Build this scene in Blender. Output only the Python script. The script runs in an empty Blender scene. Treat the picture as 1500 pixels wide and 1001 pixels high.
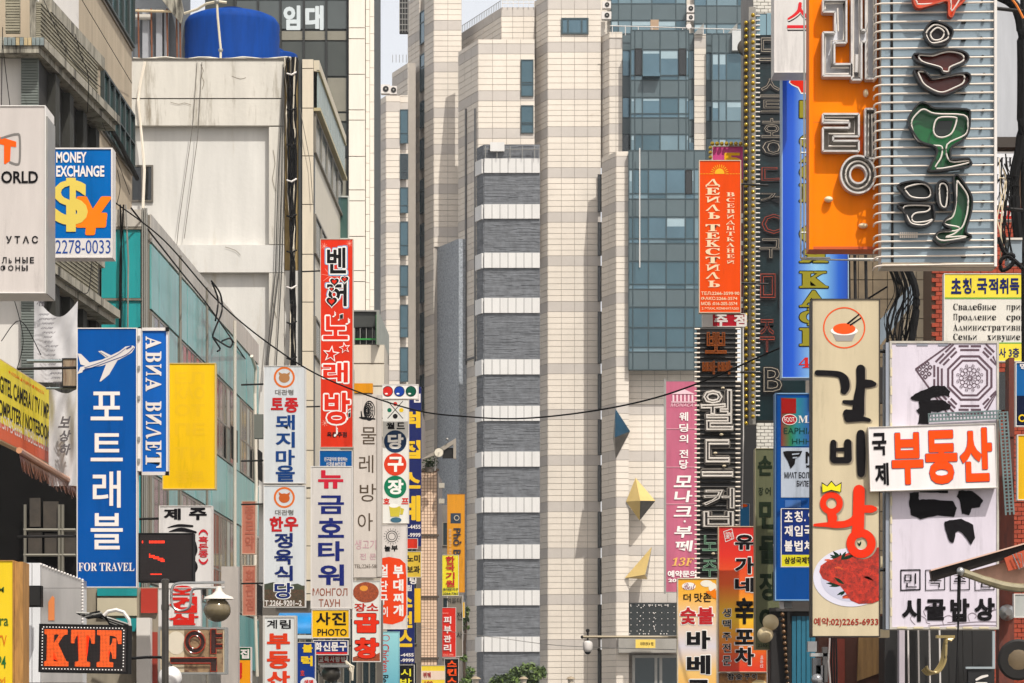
import bpy, math, random
from mathutils import Vector, Matrix
random.seed(7)
scene = bpy.context.scene
COL = scene.collection
# ------------------------------------------------------------------ camera, sky, sun, exposure
F, HOR, EYE = 4000.0, 1060.0, 1.6          # focal length and horizon row in photo pixels (1500 wide), eye height
cam = bpy.data.objects.new('camera', bpy.data.cameras.new('camera')); COL.objects.link(cam)
cam.location = (0, 0, EYE); cam.rotation_euler = (math.radians(90), 0, 0)
cam.data.sensor_width = 36; cam.data.lens = 36*F/1500
cam.data.shift_y = (HOR-500.5)/1500
cam.data.clip_start = 0.5; cam.data.clip_end = 5000
scene.camera = cam
SUN = Vector((0.33, -0.60, 1.0)).normalized()
world = bpy.data.worlds.new('World'); scene.world = world; world.use_nodes = True
wn = world.node_tree.nodes; wl = world.node_tree.links
sky = wn.new('ShaderNodeTexSky'); sky.sky_type = 'NISHITA'; sky.sun_disc = False
sky.sun_elevation = math.asin(SUN.z); sky.sun_rotation = math.atan2(SUN.x, SUN.y)
sky.air_density = 0.7; sky.dust_density = 6.0; sky.ozone_density = 0.6
haze = wn.new('ShaderNodeVectorMath'); haze.operation = 'ADD'      # thin even white summer haze over the clear sky
wl.new(sky.outputs[0], haze.inputs[0])
tc = wn.new('ShaderNodeTexCoord'); sx = wn.new('ShaderNodeSeparateXYZ'); wl.new(tc.outputs['Generated'], sx.inputs[0])
hr = wn.new('ShaderNodeMapRange'); wl.new(sx.outputs['Z'], hr.inputs['Value']); hr.interpolation_type = 'SMOOTHSTEP'      # haze is thickest towards the horizon
hr.inputs['From Min'].default_value = 0.12; hr.inputs['From Max'].default_value = 0.85; hr.inputs['To Min'].default_value = 10.5; hr.inputs['To Max'].default_value = 3.4
hv = wn.new('ShaderNodeVectorMath'); hv.operation = 'SCALE'; hv.inputs[0].default_value = (1.0, .985, .955); wl.new(hr.outputs[0], hv.inputs['Scale'])
wl.new(hv.outputs[0], haze.inputs[1])
wl.new(haze.outputs[0], wn['Background'].inputs[0]); wn['Background'].inputs[1].default_value = 0.08
sl = bpy.data.lights.new('sun', 'SUN'); sl.energy = 4.6; sl.angle = math.radians(0.5); sl.color = (1, .965, .905)
so = bpy.data.objects.new('sun', sl); COL.objects.link(so); so.rotation_euler = SUN.to_track_quat('Z', 'Y').to_euler()
scene.view_settings.view_transform = 'Standard'; scene.view_settings.look = 'None'
scene.view_settings.exposure = -0.08; scene.view_settings.gamma = 1
# ------------------------------------------------------------------ materials
def lin(c):
    return tuple((x/255/12.92 if x/255 <= .04045 else ((x/255+.055)/1.055)**2.4) for x in c)
MC = {}
def mat(rgb, rough=.55, metal=0., var=.08, scale=1.5, streak=0, bump=0., bscale=30, emit=0., spec=.5, name=None, dark=None, thr=.55):
    key = (rgb, rough, metal, var, scale, streak, bump, bscale, emit, spec, dark, thr)
    if key in MC: return MC[key]
    m = bpy.data.materials.new(name or 'paint'); m.use_nodes = True
    n = m.node_tree.nodes; l = m.node_tree.links; b = n['Principled BSDF']
    c = lin(rgb)
    b.inputs['Roughness'].default_value = rough; b.inputs['Metallic'].default_value = metal
    b.inputs['Specular IOR Level'].default_value = spec
    g = n.new('ShaderNodeNewGeometry'); mp = n.new('ShaderNodeMapping')
    mp.inputs['Scale'].default_value = (1, 1, .12 if streak else 1)
    l.new(g.outputs['Position'], mp.inputs['Vector'])
    no = n.new('ShaderNodeTexNoise'); no.inputs['Scale'].default_value = scale*(3 if streak else 1); no.inputs['Detail'].default_value = 6
    no.inputs['Roughness'].default_value = .65
    l.new(mp.outputs[0], no.inputs['Vector'])
    mr = n.new('ShaderNodeMapRange'); mr.inputs['From Min'].default_value = .3; mr.inputs['From Max'].default_value = .7
    mr.inputs['To Min'].default_value = 1-var; mr.inputs['To Max'].default_value = 1+var*.35
    l.new(no.outputs['Fac'], mr.inputs['Value'])
    vm = n.new('ShaderNodeVectorMath'); vm.operation = 'SCALE'; vm.inputs[0].default_value = c
    l.new(mr.outputs[0], vm.inputs['Scale'])
    out = vm.outputs[0]
    if dark:                                             # stains of a second colour, with a shape of their own
        n2 = n.new('ShaderNodeTexNoise'); n2.inputs['Scale'].default_value = scale*2.3; n2.inputs['Detail'].default_value = 8; n2.inputs['Roughness'].default_value = .75
        l.new(mp.outputs[0], n2.inputs['Vector'])
        r2 = n.new('ShaderNodeMapRange'); r2.inputs['From Min'].default_value = thr; r2.inputs['From Max'].default_value = thr+.16
        l.new(n2.outputs['Fac'], r2.inputs['Value'])
        mx = n.new('ShaderNodeMix'); mx.data_type = 'RGBA'; l.new(r2.outputs[0], mx.inputs['Factor'])
        l.new(out, mx.inputs['A']); mx.inputs['B'].default_value = lin(dark)+(1,); out = mx.outputs['Result']
    l.new(out, b.inputs['Base Color'])
    if emit: l.new(out, b.inputs['Emission Color']); b.inputs['Emission Strength'].default_value = emit
    if bump:
        n3 = n.new('ShaderNodeTexNoise'); n3.inputs['Scale'].default_value = bscale; n3.inputs['Detail'].default_value = 5
        l.new(g.outputs['Position'], n3.inputs['Vector'])
        bp = n.new('ShaderNodeBump'); bp.inputs['Strength'].default_value = bump; bp.inputs['Distance'].default_value = .03
        l.new(n3.outputs['Fac'], bp.inputs['Height']); l.new(bp.outputs[0], b.inputs['Normal'])
    MC[key] = m; return m
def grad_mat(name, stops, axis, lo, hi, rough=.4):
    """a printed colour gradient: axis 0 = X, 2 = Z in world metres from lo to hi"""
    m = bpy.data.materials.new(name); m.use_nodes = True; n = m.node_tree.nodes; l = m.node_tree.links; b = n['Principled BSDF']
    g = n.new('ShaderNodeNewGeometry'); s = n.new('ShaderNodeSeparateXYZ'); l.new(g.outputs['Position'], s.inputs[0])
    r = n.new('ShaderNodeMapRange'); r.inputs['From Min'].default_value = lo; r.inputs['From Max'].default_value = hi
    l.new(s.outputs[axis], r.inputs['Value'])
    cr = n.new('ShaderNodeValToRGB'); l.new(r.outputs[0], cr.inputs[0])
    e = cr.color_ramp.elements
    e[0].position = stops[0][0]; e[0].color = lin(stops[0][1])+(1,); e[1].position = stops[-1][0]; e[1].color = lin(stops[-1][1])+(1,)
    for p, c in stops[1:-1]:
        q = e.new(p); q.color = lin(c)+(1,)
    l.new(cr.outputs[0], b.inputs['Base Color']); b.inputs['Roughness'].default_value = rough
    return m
def S(rgb, **k):                                         # lit-box acrylic / vinyl face
    k.setdefault('dark', tuple(int(c*.84) for c in rgb)); k.setdefault('thr', .56)
    k.setdefault('rough', .45); k.setdefault('var', .12); k.setdefault('scale', 1.1); k.setdefault('streak', 1); k.setdefault('spec', .08); k.setdefault('bump', .25); k.setdefault('bscale', 1.6)
    return mat(rgb, name='sign_vinyl', **k)
def ink(rgb, **k): return mat(rgb, rough=.6, var=.06, spec=.06, name='print', **k)
WHITE = mat((214, 208, 202), streak=1, var=.12, name='white_paint')
GREYM = mat((150, 148, 142), rough=.4, metal=.3, var=.2, name='grey_metal')
DARKM = mat((34, 32, 30), rough=.6, var=.3, spec=.25, name='dark_metal')
BLACK = mat((12, 11, 11), rough=.7, var=.3, spec=.2, name='black_rubber')
STEEL = mat((170, 170, 168), rough=.3, metal=.8, var=.15, name='steel')
RUST = mat((120, 70, 40), rough=.8, var=.4, scale=8, name='rusty_metal', dark=(60, 36, 26))
TUBE = mat((225, 212, 196), rough=.25, var=.12, scale=5, name='neon_glass')
# ------------------------------------------------------------------ mesh builder
def P(x, y, D): return Vector(((x-750)/F*D, D, EYE+(HOR-y)/F*D))
class MB:
    def __init__(s): s.v = []; s.f = []
    def add(s, vs, fs):
        b = len(s.v); s.v += [tuple(v) for v in vs]; s.f += [tuple(i+b for i in f) for f in fs]; return s
    def box(s, x0, x1, y0, y1, z0, z1):
        return s.add([(x, y, z) for x in (x0, x1) for y in (y0, y1) for z in (z0, z1)],
                     [(0, 1, 3, 2), (4, 6, 7, 5), (0, 4, 5, 1), (2, 3, 7, 6), (0, 2, 6, 4), (1, 5, 7, 3)])
    def tube(s, pts, r, n=6, caps=True):
        pts = [Vector(p) for p in pts]; rings = []
        up = Vector((0, 0, 1))
        for i, p in enumerate(pts):
            t = (pts[min(i+1, len(pts)-1)]-pts[max(i-1, 0)])
            if t.length < 1e-9: t = Vector((0, 0, 1))
            t.normalize(); a = t.cross(up)
            if a.length < .05: a = t.cross(Vector((0, 1, 0)))
            a.normalize(); b = t.cross(a).normalized()
            rr = r[i] if isinstance(r, (list, tuple)) else r
            rings.append([p+a*math.cos(2*math.pi*k/n)*rr+b*math.sin(2*math.pi*k/n)*rr for k in range(n)])
        vs = [v for q in rings for v in q]; fs = []
        for i in range(len(pts)-1):
            for k in range(n): fs.append((i*n+k, i*n+(k+1) % n, (i+1)*n+(k+1) % n, (i+1)*n+k))
        if caps: fs.append(tuple(range(n))[::-1]); fs.append(tuple((len(pts)-1)*n+k for k in range(n)))
        return s.add(vs, fs)
    def lathe(s, c, prof, n=24, axis='Z'):
        c = Vector(c); vs = []; fs = []
        for (r, h) in prof:
            for k in range(n):
                a = 2*math.pi*k/n
                vs.append(c+Vector((r*math.cos(a), r*math.sin(a), h)) if axis == 'Z' else c+Vector((r*math.cos(a), h, r*math.sin(a))))
        for i in range(len(prof)-1):
            for k in range(n): fs.append((i*n+k, i*n+(k+1) % n, (i+1)*n+(k+1) % n, (i+1)*n+k))
        fs.append(tuple(range(n))); fs.append(tuple((len(prof)-1)*n+k for k in range(n)))
        return s.add(vs, fs)
    def ball(s, c, rx, ry=None, rz=None, n=12, m=8):
        ry = ry or rx; rz = rz or rx; vs = []; fs = []; c = Vector(c)
        for i in range(m+1):
            t = math.pi*i/m
            for k in range(n):
                a = 2*math.pi*k/n; vs.append(c+Vector((rx*math.sin(t)*math.cos(a), ry*math.sin(t)*math.sin(a), rz*math.cos(t))))
        for i in range(m):
            for k in range(n): fs.append((i*n+k, i*n+(k+1) % n, (i+1)*n+(k+1) % n, (i+1)*n+k))
        return s.add(vs, fs)
    def mesh(s, name, m, origin=(0, 0, 0), smooth=False):
        o = Vector(origin); me = bpy.data.meshes.new(name)
        me.from_pydata([(v[0]-o.x, v[1]-o.y, v[2]-o.z) for v in s.v], [], s.f)
        if m: me.materials.append(m)
        if smooth:
            for p in me.polygons: p.use_smooth = True
            me.set_sharp_from_angle(angle=.7)
        return me
    def build(s, name, m, parent=None, smooth=False, kind=None, label=None):
        if not s.v: return None
        org = Vector((0, 0, 0))
        q = parent
        while q is not None: org += q.location; q = q.parent
        o = bpy.data.objects.new(name, s.mesh(name, m, org, smooth)); COL.objects.link(o)
        if parent is not None: o.parent = parent
        if kind: o['kind'] = kind
        if label: o['label'] = label
        return o
def inst(src, parent, delta):
    o = src.copy(); COL.objects.link(o); o.parent = parent; o.location = src.location+Vector(delta); return o
def root(name, label, cat, loc, group=None):
    o = bpy.data.objects.new(name, None); COL.objects.link(o); o.location = loc; o.empty_display_size = .2
    o['label'] = label; o['category'] = cat
    if group: o['group'] = group
    return o
def struct(mb, name, m, parent=None, **k):
    o = mb.build(name, m, parent, **k); o['kind'] = 'structure'; return o
# ------------------------------------------------------------------ vertical planes standing in the place
class Pl:
    """a vertical plane through the point seen at column x0, D metres away; d = horizontal direction; tilt = roll in the plane"""
    def __init__(s, x0, D, d=(1, 0), tilt=0., cy=None):
        s.p = Vector(((x0-750)/F*D, D)); s.d = Vector(d).normalized(); s.tilt = 0
        n = Vector((s.d.y, -s.d.x))
        if n.dot(-s.p) < 0: n = -n
        s.n = n
        if tilt:
            s.c = s.uv(x0, cy); s.tilt = math.radians(tilt)
    def uv(s, x, y):
        r = Vector(((x-750)/F, 1)); t = (s.p.x*s.d.y-s.p.y*s.d.x)/(r.x*s.d.y-r.y*s.d.x)
        u = (r*t-s.p).dot(s.d); v = EYE+(HOR-y)/F*t
        return u, v
    def at(s, u, v, o=0.):
        if s.tilt:
            a, b = u-s.c[0], v-s.c[1]; c, q = math.cos(s.tilt), math.sin(s.tilt)
            u, v = s.c[0]+a*c-b*q, s.c[1]+a*q+b*c
        w = s.p+s.d*u+s.n*o; return Vector((w.x, w.y, v))
    def W(s, x, y, o=0.): u, v = s.uv(x, y); return s.at(u, v, o)
    def box(s, mb, u0, u1, v0, v1, o0, o1):
        return mb.add([s.at(u, v, o) for u in (u0, u1) for v in (v0, v1) for o in (o0, o1)],
                      [(0, 1, 3, 2), (4, 6, 7, 5), (0, 4, 5, 1), (2, 3, 7, 6), (0, 2, 6, 4), (1, 5, 7, 3)])
    def px(s, mb, x0, y0, x1, y1, o0, o1, ref=None):     # a box whose front covers these pixels (rows read at column ref)
        xr = x0 if ref is None else ref
        return s.box(mb, s.uv(x0, y0)[0], s.uv(x1, y0)[0], s.uv(xr, y1)[1], s.uv(xr, y0)[1], o0, o1)
    def poly(s, mb, pts, o0, o1):
        n = len(pts); a = [s.W(x, y, o1) for x, y in pts]; b = [s.W(x, y, o0) for x, y in pts]
        return mb.add(a+b, [tuple(range(n)), tuple(range(2*n-1, n-1, -1))]+[(i, (i+1) % n, n+(i+1) % n, n+i) for i in range(n)])
    def flat(s, mb, pts, o):
        return mb.add([s.W(x, y, o) for x, y in pts], [tuple(range(len(pts)))])
def vp(x, D, vx): return Pl(x, D, ((vx-750)/F, 1) if True else None)
def vpl(x, D, vx):                                       # faces whose lines run to a vanishing point left of the frame
    return Pl(x, D, (-(vx-750)/F, -1))
def ell(cx, cy, rx, ry=None, n=28, a0=0, a1=360):
    ry = ry or rx; full = abs(a1-a0) >= 360
    return [(cx+rx*math.cos(math.radians(a0+(a1-a0)*i/(n if full else n-1))), cy+ry*math.sin(math.radians(a0+(a1-a0)*i/(n if full else n-1)))) for i in range(n)]
def rect(x0, y0, x1, y1): return [(x0, y0), (x1, y0), (x1, y1), (x0, y1)]
def ring(mb, pl, cx, cy, r1, r0, o, ry=1., n=28):
    a = ell(cx, cy, r1, r1*ry, n); b = ell(cx, cy, r0, r0*ry, n)
    mb.add([pl.W(x, y, o) for x, y in a+b], [(i, (i+1) % n, n+(i+1) % n, n+i) for i in range(n)])
def crom(pts, k=5, closed=False):
    out = []; n = len(pts); g = lambda i: pts[i % n] if closed else pts[max(0, min(n-1, i))]
    for i in range(n if closed else n-1):
        p0, p1, p2, p3 = g(i-1), g(i), g(i+1), g(i+2)
        for j in range(k):
            t = j/k
            out.append(tuple(.5*((2*b)+(-a+c)*t+(2*a-5*b+4*c-d)*t*t+(-a+3*b-3*c+d)*t**3) for a, b, c, d in zip(p0, p1, p2, p3)))
    if not closed: out.append(tuple(pts[-1]))
    return out
def brush(mb, pl, pts, o, w=None, k=5, smooth=True, cap=True):
    """a flat painted stroke; pts (x, y[, width]) in photo pixels"""
    pts = [(p[0], p[1], p[2] if len(p) > 2 else w) for p in pts]
    if smooth and len(pts) > 2: pts = crom(pts, k)
    L, R = [], []
    n = len(pts)
    for i, p in enumerate(pts):
        q, r = pts[max(0, i-1)], pts[min(n-1, i+1)]
        dx, dy = r[0]-q[0], r[1]-q[1]; m = math.hypot(dx, dy) or 1
        nx, ny = -dy/m*p[2]/2, dx/m*p[2]/2
        L.append((p[0]+nx, p[1]+ny)); R.append((p[0]-nx, p[1]-ny))
    vs = L+R; fs = [(i, i+1, n+i+1, n+i) for i in range(n-1)]
    if cap:
        for (idx, other) in ((0, 1), (n-1, n-2)):
            c = pts[idx]; base = len(vs); r = c[2]/2
            a = math.atan2(c[1]-pts[other][1], c[0]-pts[other][0])
            arc = [(c[0]+r*math.cos(a+math.radians(t)), c[1]+r*math.sin(a+math.radians(t))) for t in range(-90, 91, 30)]
            vs += arc; fs.append(tuple(range(base, base+len(arc))))
    mb.add([pl.W(x, y, o) for x, y in vs], fs)
# ------------------------------------------------------------------ lettering
GC = {}
def glyph(s, bold):
    k = (s, bold)
    if k not in GC:
        c = bpy.data.curves.new('lettering', 'FONT'); c.body = s; c.offset = bold; c.resolution_u = 3; c.fill_mode = 'FRONT'
        o = bpy.data.objects.new('lettering', c); me = bpy.data.meshes.new_from_object(o)
        vs = [(v.co.x, v.co.y) for v in me.vertices]; fs = [tuple(p.vertices) for p in me.polygons]
        bpy.data.objects.remove(o); bpy.data.curves.remove(c); bpy.data.meshes.remove(me)
        xs = [v[0] for v in vs] or [0, 1]; ys = [v[1] for v in vs] or [0, 1]
        GC[k] = (vs, fs, min(xs), max(xs), min(ys), max(ys))
    return GC[k]
def text(mb, pl, s, x0, y0, x1, y1, o=.012, bold=.02, rot=0, flipx=False, flipy=False, shear=0., em=False):
    """fit the string into this rectangle; rot 90 = turned clockwise"""
    vs, fs, a0, a1, b0, b1 = glyph(s, min(bold, .026))
    if not vs: return
    if em: a0, a1, b0, b1 = 0, 1, -.12, .88
    w = (a1-a0) or 1; h = (b1-b0) or 1
    u0, v0 = pl.uv(x0, y1); u1 = pl.uv(x1, y1)[0]; v1 = pl.uv(x0, y0)[1]
    e = max(0., (bold-.026)*.65); w += 2*e; h += 2*e; n = 0
    for (ex, ey) in ([(0, 0)] if e == 0 else [(0, 0), (e, 0), (-e, 0), (0, e), (0, -e), (e*.7, e*.7), (-e*.7, e*.7), (e*.7, -e*.7), (-e*.7, -e*.7)]):
        out = []; oo = o+n*.00012; n += 1
        for (x, y) in vs:
            p, q = (x-a0+e+ex)/w, (y-b0+e+ey)/h
            if flipx: p = 1-p
            if flipy: q = 1-q
            if rot == 90: p, q = q, 1-p
            p += shear*(q-.5)
            out.append(pl.at(u0+(u1-u0)*p, v0+(v1-v0)*q, oo))
        mb.add(out, fs)
def col(mb, pl, s, x0, y0, x1, y1, o=.012, bold=.02, gap=.1):   # characters one above the other
    n = len(s); h = (y1-y0)/n
    for i, c in enumerate(s):
        if c != ' ': text(mb, pl, c, x0, y0+i*h+h*gap/2, x1, y0+(i+1)*h-h*gap/2, o, bold)
def glyph3(s, r):                                        # outline of the glyph as a bent tube
    k = (s, r, 3)
    if k not in GC:
        c = bpy.data.curves.new('neon', 'FONT'); c.body = s; c.resolution_u = 2; c.fill_mode = 'NONE'; c.bevel_depth = r; c.bevel_resolution = 1
        o = bpy.data.objects.new('neon', c); me = bpy.data.meshes.new_from_object(o)
        vs = [tuple(v.co) for v in me.vertices]; fs = [tuple(p.vertices) for p in me.polygons]
        bpy.data.objects.remove(o); bpy.data.curves.remove(c); bpy.data.meshes.remove(me)
        GC[k] = (vs, fs, min(v[0] for v in vs), max(v[0] for v in vs), min(v[1] for v in vs), max(v[1] for v in vs))
    return GC[k]
def neontext(mb, pl, s, x0, y0, x1, y1, o=.08, r=.012):
    vs, fs, a0, a1, b0, b1 = glyph3(s, r)
    u0, v0 = pl.uv(x0, y1); u1 = pl.uv(x1, y1)[0]; v1 = pl.uv(x0, y0)[1]; k = (u1-u0)/(a1-a0)
    mb.add([pl.at(u0+(u1-u0)*(x-a0)/(a1-a0), v0+(v1-v0)*(y-b0)/(b1-b0), o+z*k) for x, y, z in vs], fs)
def serif(s):                                            # serif capitals from the mathematical alphabet
    out = ''
    for c in s:
        if 'A' <= c <= 'Z': out += chr(0x1D400+ord(c)-65)
        elif 'a' <= c <= 'z': out += chr(0x1D41A+ord(c)-97)
        elif '0' <= c <= '9': out += chr(0x1D7CE+ord(c)-48)
        else: out += c
    return out
def cyr(mb, pl, c, x0, y0, x1, y1, o=.012, rot=0, bold=.0, sans=False):
    """one serif Cyrillic capital in a box, from mirrored Latin and Greek serif capitals or strokes; rot 90 = turned clockwise"""
    serif = (lambda t: t) if sans else globals()['serif']
    same = dict(zip('АВЕКМНОРСТХЗЛ', 'ABEKMHOPCTX3Λ'))
    def sub(a, b, c2, d):                                # sub-rectangle, in letter space (0..1, y up)
        if rot == 90: return x0+(x1-x0)*b, y0+(y1-y0)*a, x0+(x1-x0)*d, y0+(y1-y0)*c2
        return x0+(x1-x0)*a, y1-(y1-y0)*d, x0+(x1-x0)*c2, y1-(y1-y0)*b
    def R(a, b, c2, d):
        q = sub(a, b, c2, d); pl.flat(mb, rect(*q), o+.0006)
    if c == 'И': text(mb, pl, serif('N'), *sub(0, 0, 1, 1), o, bold, rot, flipx=True)
    elif c == 'Й': text(mb, pl, serif('N'), *sub(0, 0, 1, .8), o, bold, rot, flipx=True); R(.3, .86, .7, .95)
    elif c == 'Л': text(mb, pl, 'Л' if sans else '\U0001D6B2', *sub(0, 0, 1, 1), o, bold, rot)
    elif c == 'Д': text(mb, pl, '\U0001D6B2', *sub(.05, .15, .95, 1), o, bold, rot); R(0, .08, 1, .17); R(0, -.1, .1, .09); R(.9, -.1, 1, .09)
    elif c == 'Ь': text(mb, pl, serif('P'), *sub(0, 0, 1, 1), o, bold, rot, flipy=True)
    elif c == 'Ы': text(mb, pl, serif('P'), *sub(0, 0, .65, 1), o, bold, rot, flipy=True); text(mb, pl, serif('I'), *sub(.75, 0, 1, 1), o, bold, rot)
    elif c == 'Ш':
        for t in (0, .42, .84): R(t, 0, t+.16, 1)
        R(0, 0, 1, .12)
    elif c == 'Ж': text(mb, pl, serif('X'), *sub(0, 0, 1, 1), o, bold, rot); R(.43, 0, .57, 1)
    elif c == 'Я': text(mb, pl, serif('R'), *sub(0, 0, 1, 1), o, bold, rot, flipx=True)
    elif c == 'П': text(mb, pl, '\U0001D6B7', *sub(0, 0, 1, 1), o, bold, rot)
    elif c == 'Г': text(mb, pl, '\U0001D6AA', *sub(0, 0, 1, 1), o, bold, rot)
    elif c in same and c != 'Л': text(mb, pl, serif(same[c]) if same[c] != 'Λ' else 'Λ', *sub(0, 0, 1, 1), o, bold, rot)
def cyrline(mb, pl, s, x, y, cell, h, o=.012):          # typewriter-like line with upper and lower case
    for i, c in enumerate(s):
        if c == ' ': continue
        a, b = x+i*cell+.5, x+(i+1)*cell-.3; xh = y+h*.27
        if c.isupper(): cyr(mb, pl, c, a-.3, y, b, y+h, o)
        elif c in 'аеос': text(mb, pl, serif('aeoc'['аеос'.index(c)]), a, xh, b, y+h, o, 0)
        elif c in 'ру': text(mb, pl, serif('py'['ру'.index(c)]), a, xh, b, y+h*1.25, o, 0)
        elif c == 'б': text(mb, pl, serif('6'), a, y, b, y+h, o, 0)
        else: cyr(mb, pl, c.upper(), a, xh, b, y+h, o)
def cyrcol(mb, pl, s, x0, y0, x1, y1, gap=.14, **k):
    n = len(s); h = (y1-y0)/n
    for i, c in enumerate(s):
        if c != ' ': cyr(mb, pl, c, x0, y0+i*h+h*gap/2, x1, y0+(i+1)*h-h*gap/2, **k)
# ------------------------------------------------------------------ signboards
GRP_L = 'projecting signboards along the left of the street'
GRP_R = 'projecting signboards along the right of the street'
class Sign:
    def __init__(s, name, label, pl, x0, y0, x1, y1, face, side=WHITE, depth=.25, frame=2., framemat=None, group=None, cat='sign', arm=None, pts=None):
        s.pl = pl; s.b = (x0, y0, x1, y1); cx = (x0+x1)/2
        s.r = root(name, label, cat, pl.W(cx, y1), group)
        mb = MB(); pl.px(mb, x0, y0, x1, y1, -depth, 0, ref=cx); mb.build('cabinet', side, s.r)
        mb = MB(); pl.px(mb, x0+frame*.8, y0+frame*.8, x1-frame*.8, y1-frame*.8, .001, .005, ref=cx); mb.build('face_panel', face, s.r)
        if frame:
            t = frame; mb = MB()
            for q in ((x0, y0, x1, y0+t), (x0, y1-t, x1, y1), (x0, y0+t, x0+t, y1-t), (x1-t, y0+t, x1, y1-t)): pl.px(mb, *q, .0005, .018, ref=cx)
            mb.build('frame', framemat or side, s.r)
        if arm:                                          # two wall brackets that reach back to the facade
            for f in (.15, .8):
                y = y0+(y1-y0)*f; mb = MB(); e = pl.W(x0 if arm < 0 else x1, y, -depth/2)
                mb.tube([e, e+Vector((arm, .15, 0))], .025, 6); mb.build('bracket', DARKM, s.r)
    def L(s, m, fn, name='lettering', **k):
        mb = MB(); fn(mb, s.pl); return mb.build(name, m, s.r, **k)
    def t(s, m, *items, o=.012, bold=.03, name='lettering', **k):     # several strings, one colour, one part each line
        for it in items:
            mb = MB(); text(mb, s.pl, it[0], *it[1:5], o=o, bold=bold, **k); mb.build(name, m, s.r)
    def c(s, m, st, x0, y0, x1, y1, o=.012, bold=.03, gap=.1, name='lettering'):
        mb = MB(); col(mb, s.pl, st, x0, y0, x1, y1, o, bold, gap); mb.build(name, m, s.r)
    def g(s, m, *polys, o=.008, name='emblem'):
        mb = MB()
        s.k = getattr(s, 'k', 0)+1
        for i, p in enumerate(polys): s.pl.flat(mb, p, o+i*.0003+s.k*.0007)
        mb.build(name, m, s.r)
# ================================================================== SETTING: ground, road, pavements
ASPH = mat((62, 60, 58), rough=.9, var=.25, scale=.6, bump=.3, name='asphalt')
mb = MB(); mb.add([(-900, -300, 0), (900, -300, 0), (900, 1600, 0), (-900, 1600, 0)], [(0, 1, 2, 3)]); struct(mb, 'ground', mat((120, 116, 110), rough=.9, name='ground'))
mb = MB(); mb.add([(-6.5, -60, .004), (5.5, -60, .004), (5.5, 175, .004), (-6.5, 175, .004)], [(0, 1, 2, 3)]); struct(mb, 'road', ASPH)
PAV = mat((140, 134, 126), rough=.85, var=.2, scale=2, name='paving')
mb = MB(); mb.box(-8.4, -6.5, -60, 175, 0, .13); struct(mb, 'pavement', PAV)
mb = MB(); mb.box(5.5, 8.6, -60, 175, 0, .13); struct(mb, 'pavement', PAV)
def kerbline(x):
    mb = MB(); mb.box(x-.07, x+.07, -60, 175, 0.002, .15); struct(mb, 'kerb', mat((165, 162, 156), rough=.8, name='kerb_stone'))
kerbline(-6.5); kerbline(5.5)
# ================================================================== materials of the buildings
CREAM = mat((220, 210, 196), rough=.6, var=.12, scale=.35, dark=(196, 182, 164), thr=.62, name='cream_granite')
BAND = mat((192, 184, 175), rough=.6, var=.10, scale=.5, name='band_granite')
JOINT = mat((168, 160, 150), rough=.9, name='joint_mortar')
SLATE = mat((116, 119, 123), rough=.75, var=.35, scale=2.2, bump=.2, name='split_slate')
WPAN = mat((208, 206, 202), rough=.4, var=.08, streak=1, scale=.6, name='white_panel')
GFRAME = mat((58, 74, 78), rough=.4, metal=.3, var=.1, name='green_frame')
SPAN = mat((84, 99, 103), rough=.35, metal=.1, var=.12, scale=.4, name='spandrel')
def glassmat(rgb, met=.55, rough=.12): return mat(rgb, rough=rough, metal=met, var=.22, scale=.25, name='window_glass', spec=.8)
GL1 = glassmat((92, 120, 132)); GL1b = glassmat((116, 140, 148), .5, .25); GL2 = glassmat((70, 98, 108), .4); GL3 = glassmat((36, 50, 54), .2); GLD = glassmat((22, 26, 26), .1)
# ================================================================== THE CREAM OFFICE TOWER, 200 m away
DT = 198.0
def zT(y, D=DT): return EYE+(HOR-y)/F*D
BANDY = [0-66, -1+0, 62, 131, 186, 246, 311, 375, 442, 533, 600, 667, 735, 803, 871, 937, 1004]
BH = 15
tower = root('office_tower', 'tall stepped office tower clad in cream granite at the end of the street', 'tower', P(790, HOR, DT))
npan = [0]
def stone(pl, x0, x1, ytop, ybot=1040, cw=.95, first=True, lim=40, off=0., m=CREAM):
    """granite cladding: every panel has its own edges; the tall band panels are single parts, the small ones one joined part"""
    u0, u1 = pl.uv(x0, 500)[0], pl.uv(x1, 500)[0]
    xr = x1 if pl.d.y < -.5 else x0
    top = pl.uv(xr, ytop)[1]; bot = pl.uv(xr, ybot)[1]
    back = MB(); pl.box(back, u0, u1, bot, top, off-.6, off); back.build('wall', JOINT, tower)
    n = max(1, round((u1-u0)/cw)); w = (u1-u0)/n; small = MB()
    zs = []
    for i, y in enumerate(BANDY):
        a, b = zT(y), zT(y+BH); zs.append((b, a, 'band'))
        if i+1 < len(BANDY):
            nxt = zT(BANDY[i+1]); k = max(1, round((b-nxt)/.43)); h = (b-nxt)/k
            for j in range(k): zs.append((b-(j+1)*h, b-j*h, 'small'))
    k = 0
    for (a, b, kind) in zs:
        a, b = max(a, bot), min(b, top)
        if b-a < .08: continue
        for i in range(n):
            e = random.uniform(0, .012)
            q = (u0+i*w+(.014 if i else 0), u0+(i+1)*w-(.014 if i < n-1 else 0), a+.016, b-.016, off+.002, off+.035+e)
            if kind == 'band' and k < lim and npan[0] < 296:
                mb = MB(); pl.box(mb, *q); mb.build('stone_panel', BAND, tower); k += 1; npan[0] += 1
            elif kind == 'band': pl.box(bandrest, *q)
            else: pl.box(small, *q)
    small.build('stone_cladding', m, tower, kind='stuff')
bandrest = MB()
def fr(x, D): return Pl(x, D)
VL = -900.
def dl(D, xn, xf): return D*(xn-VL)/(xf-VL)              # depth at the far end of a left-hand face
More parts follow.
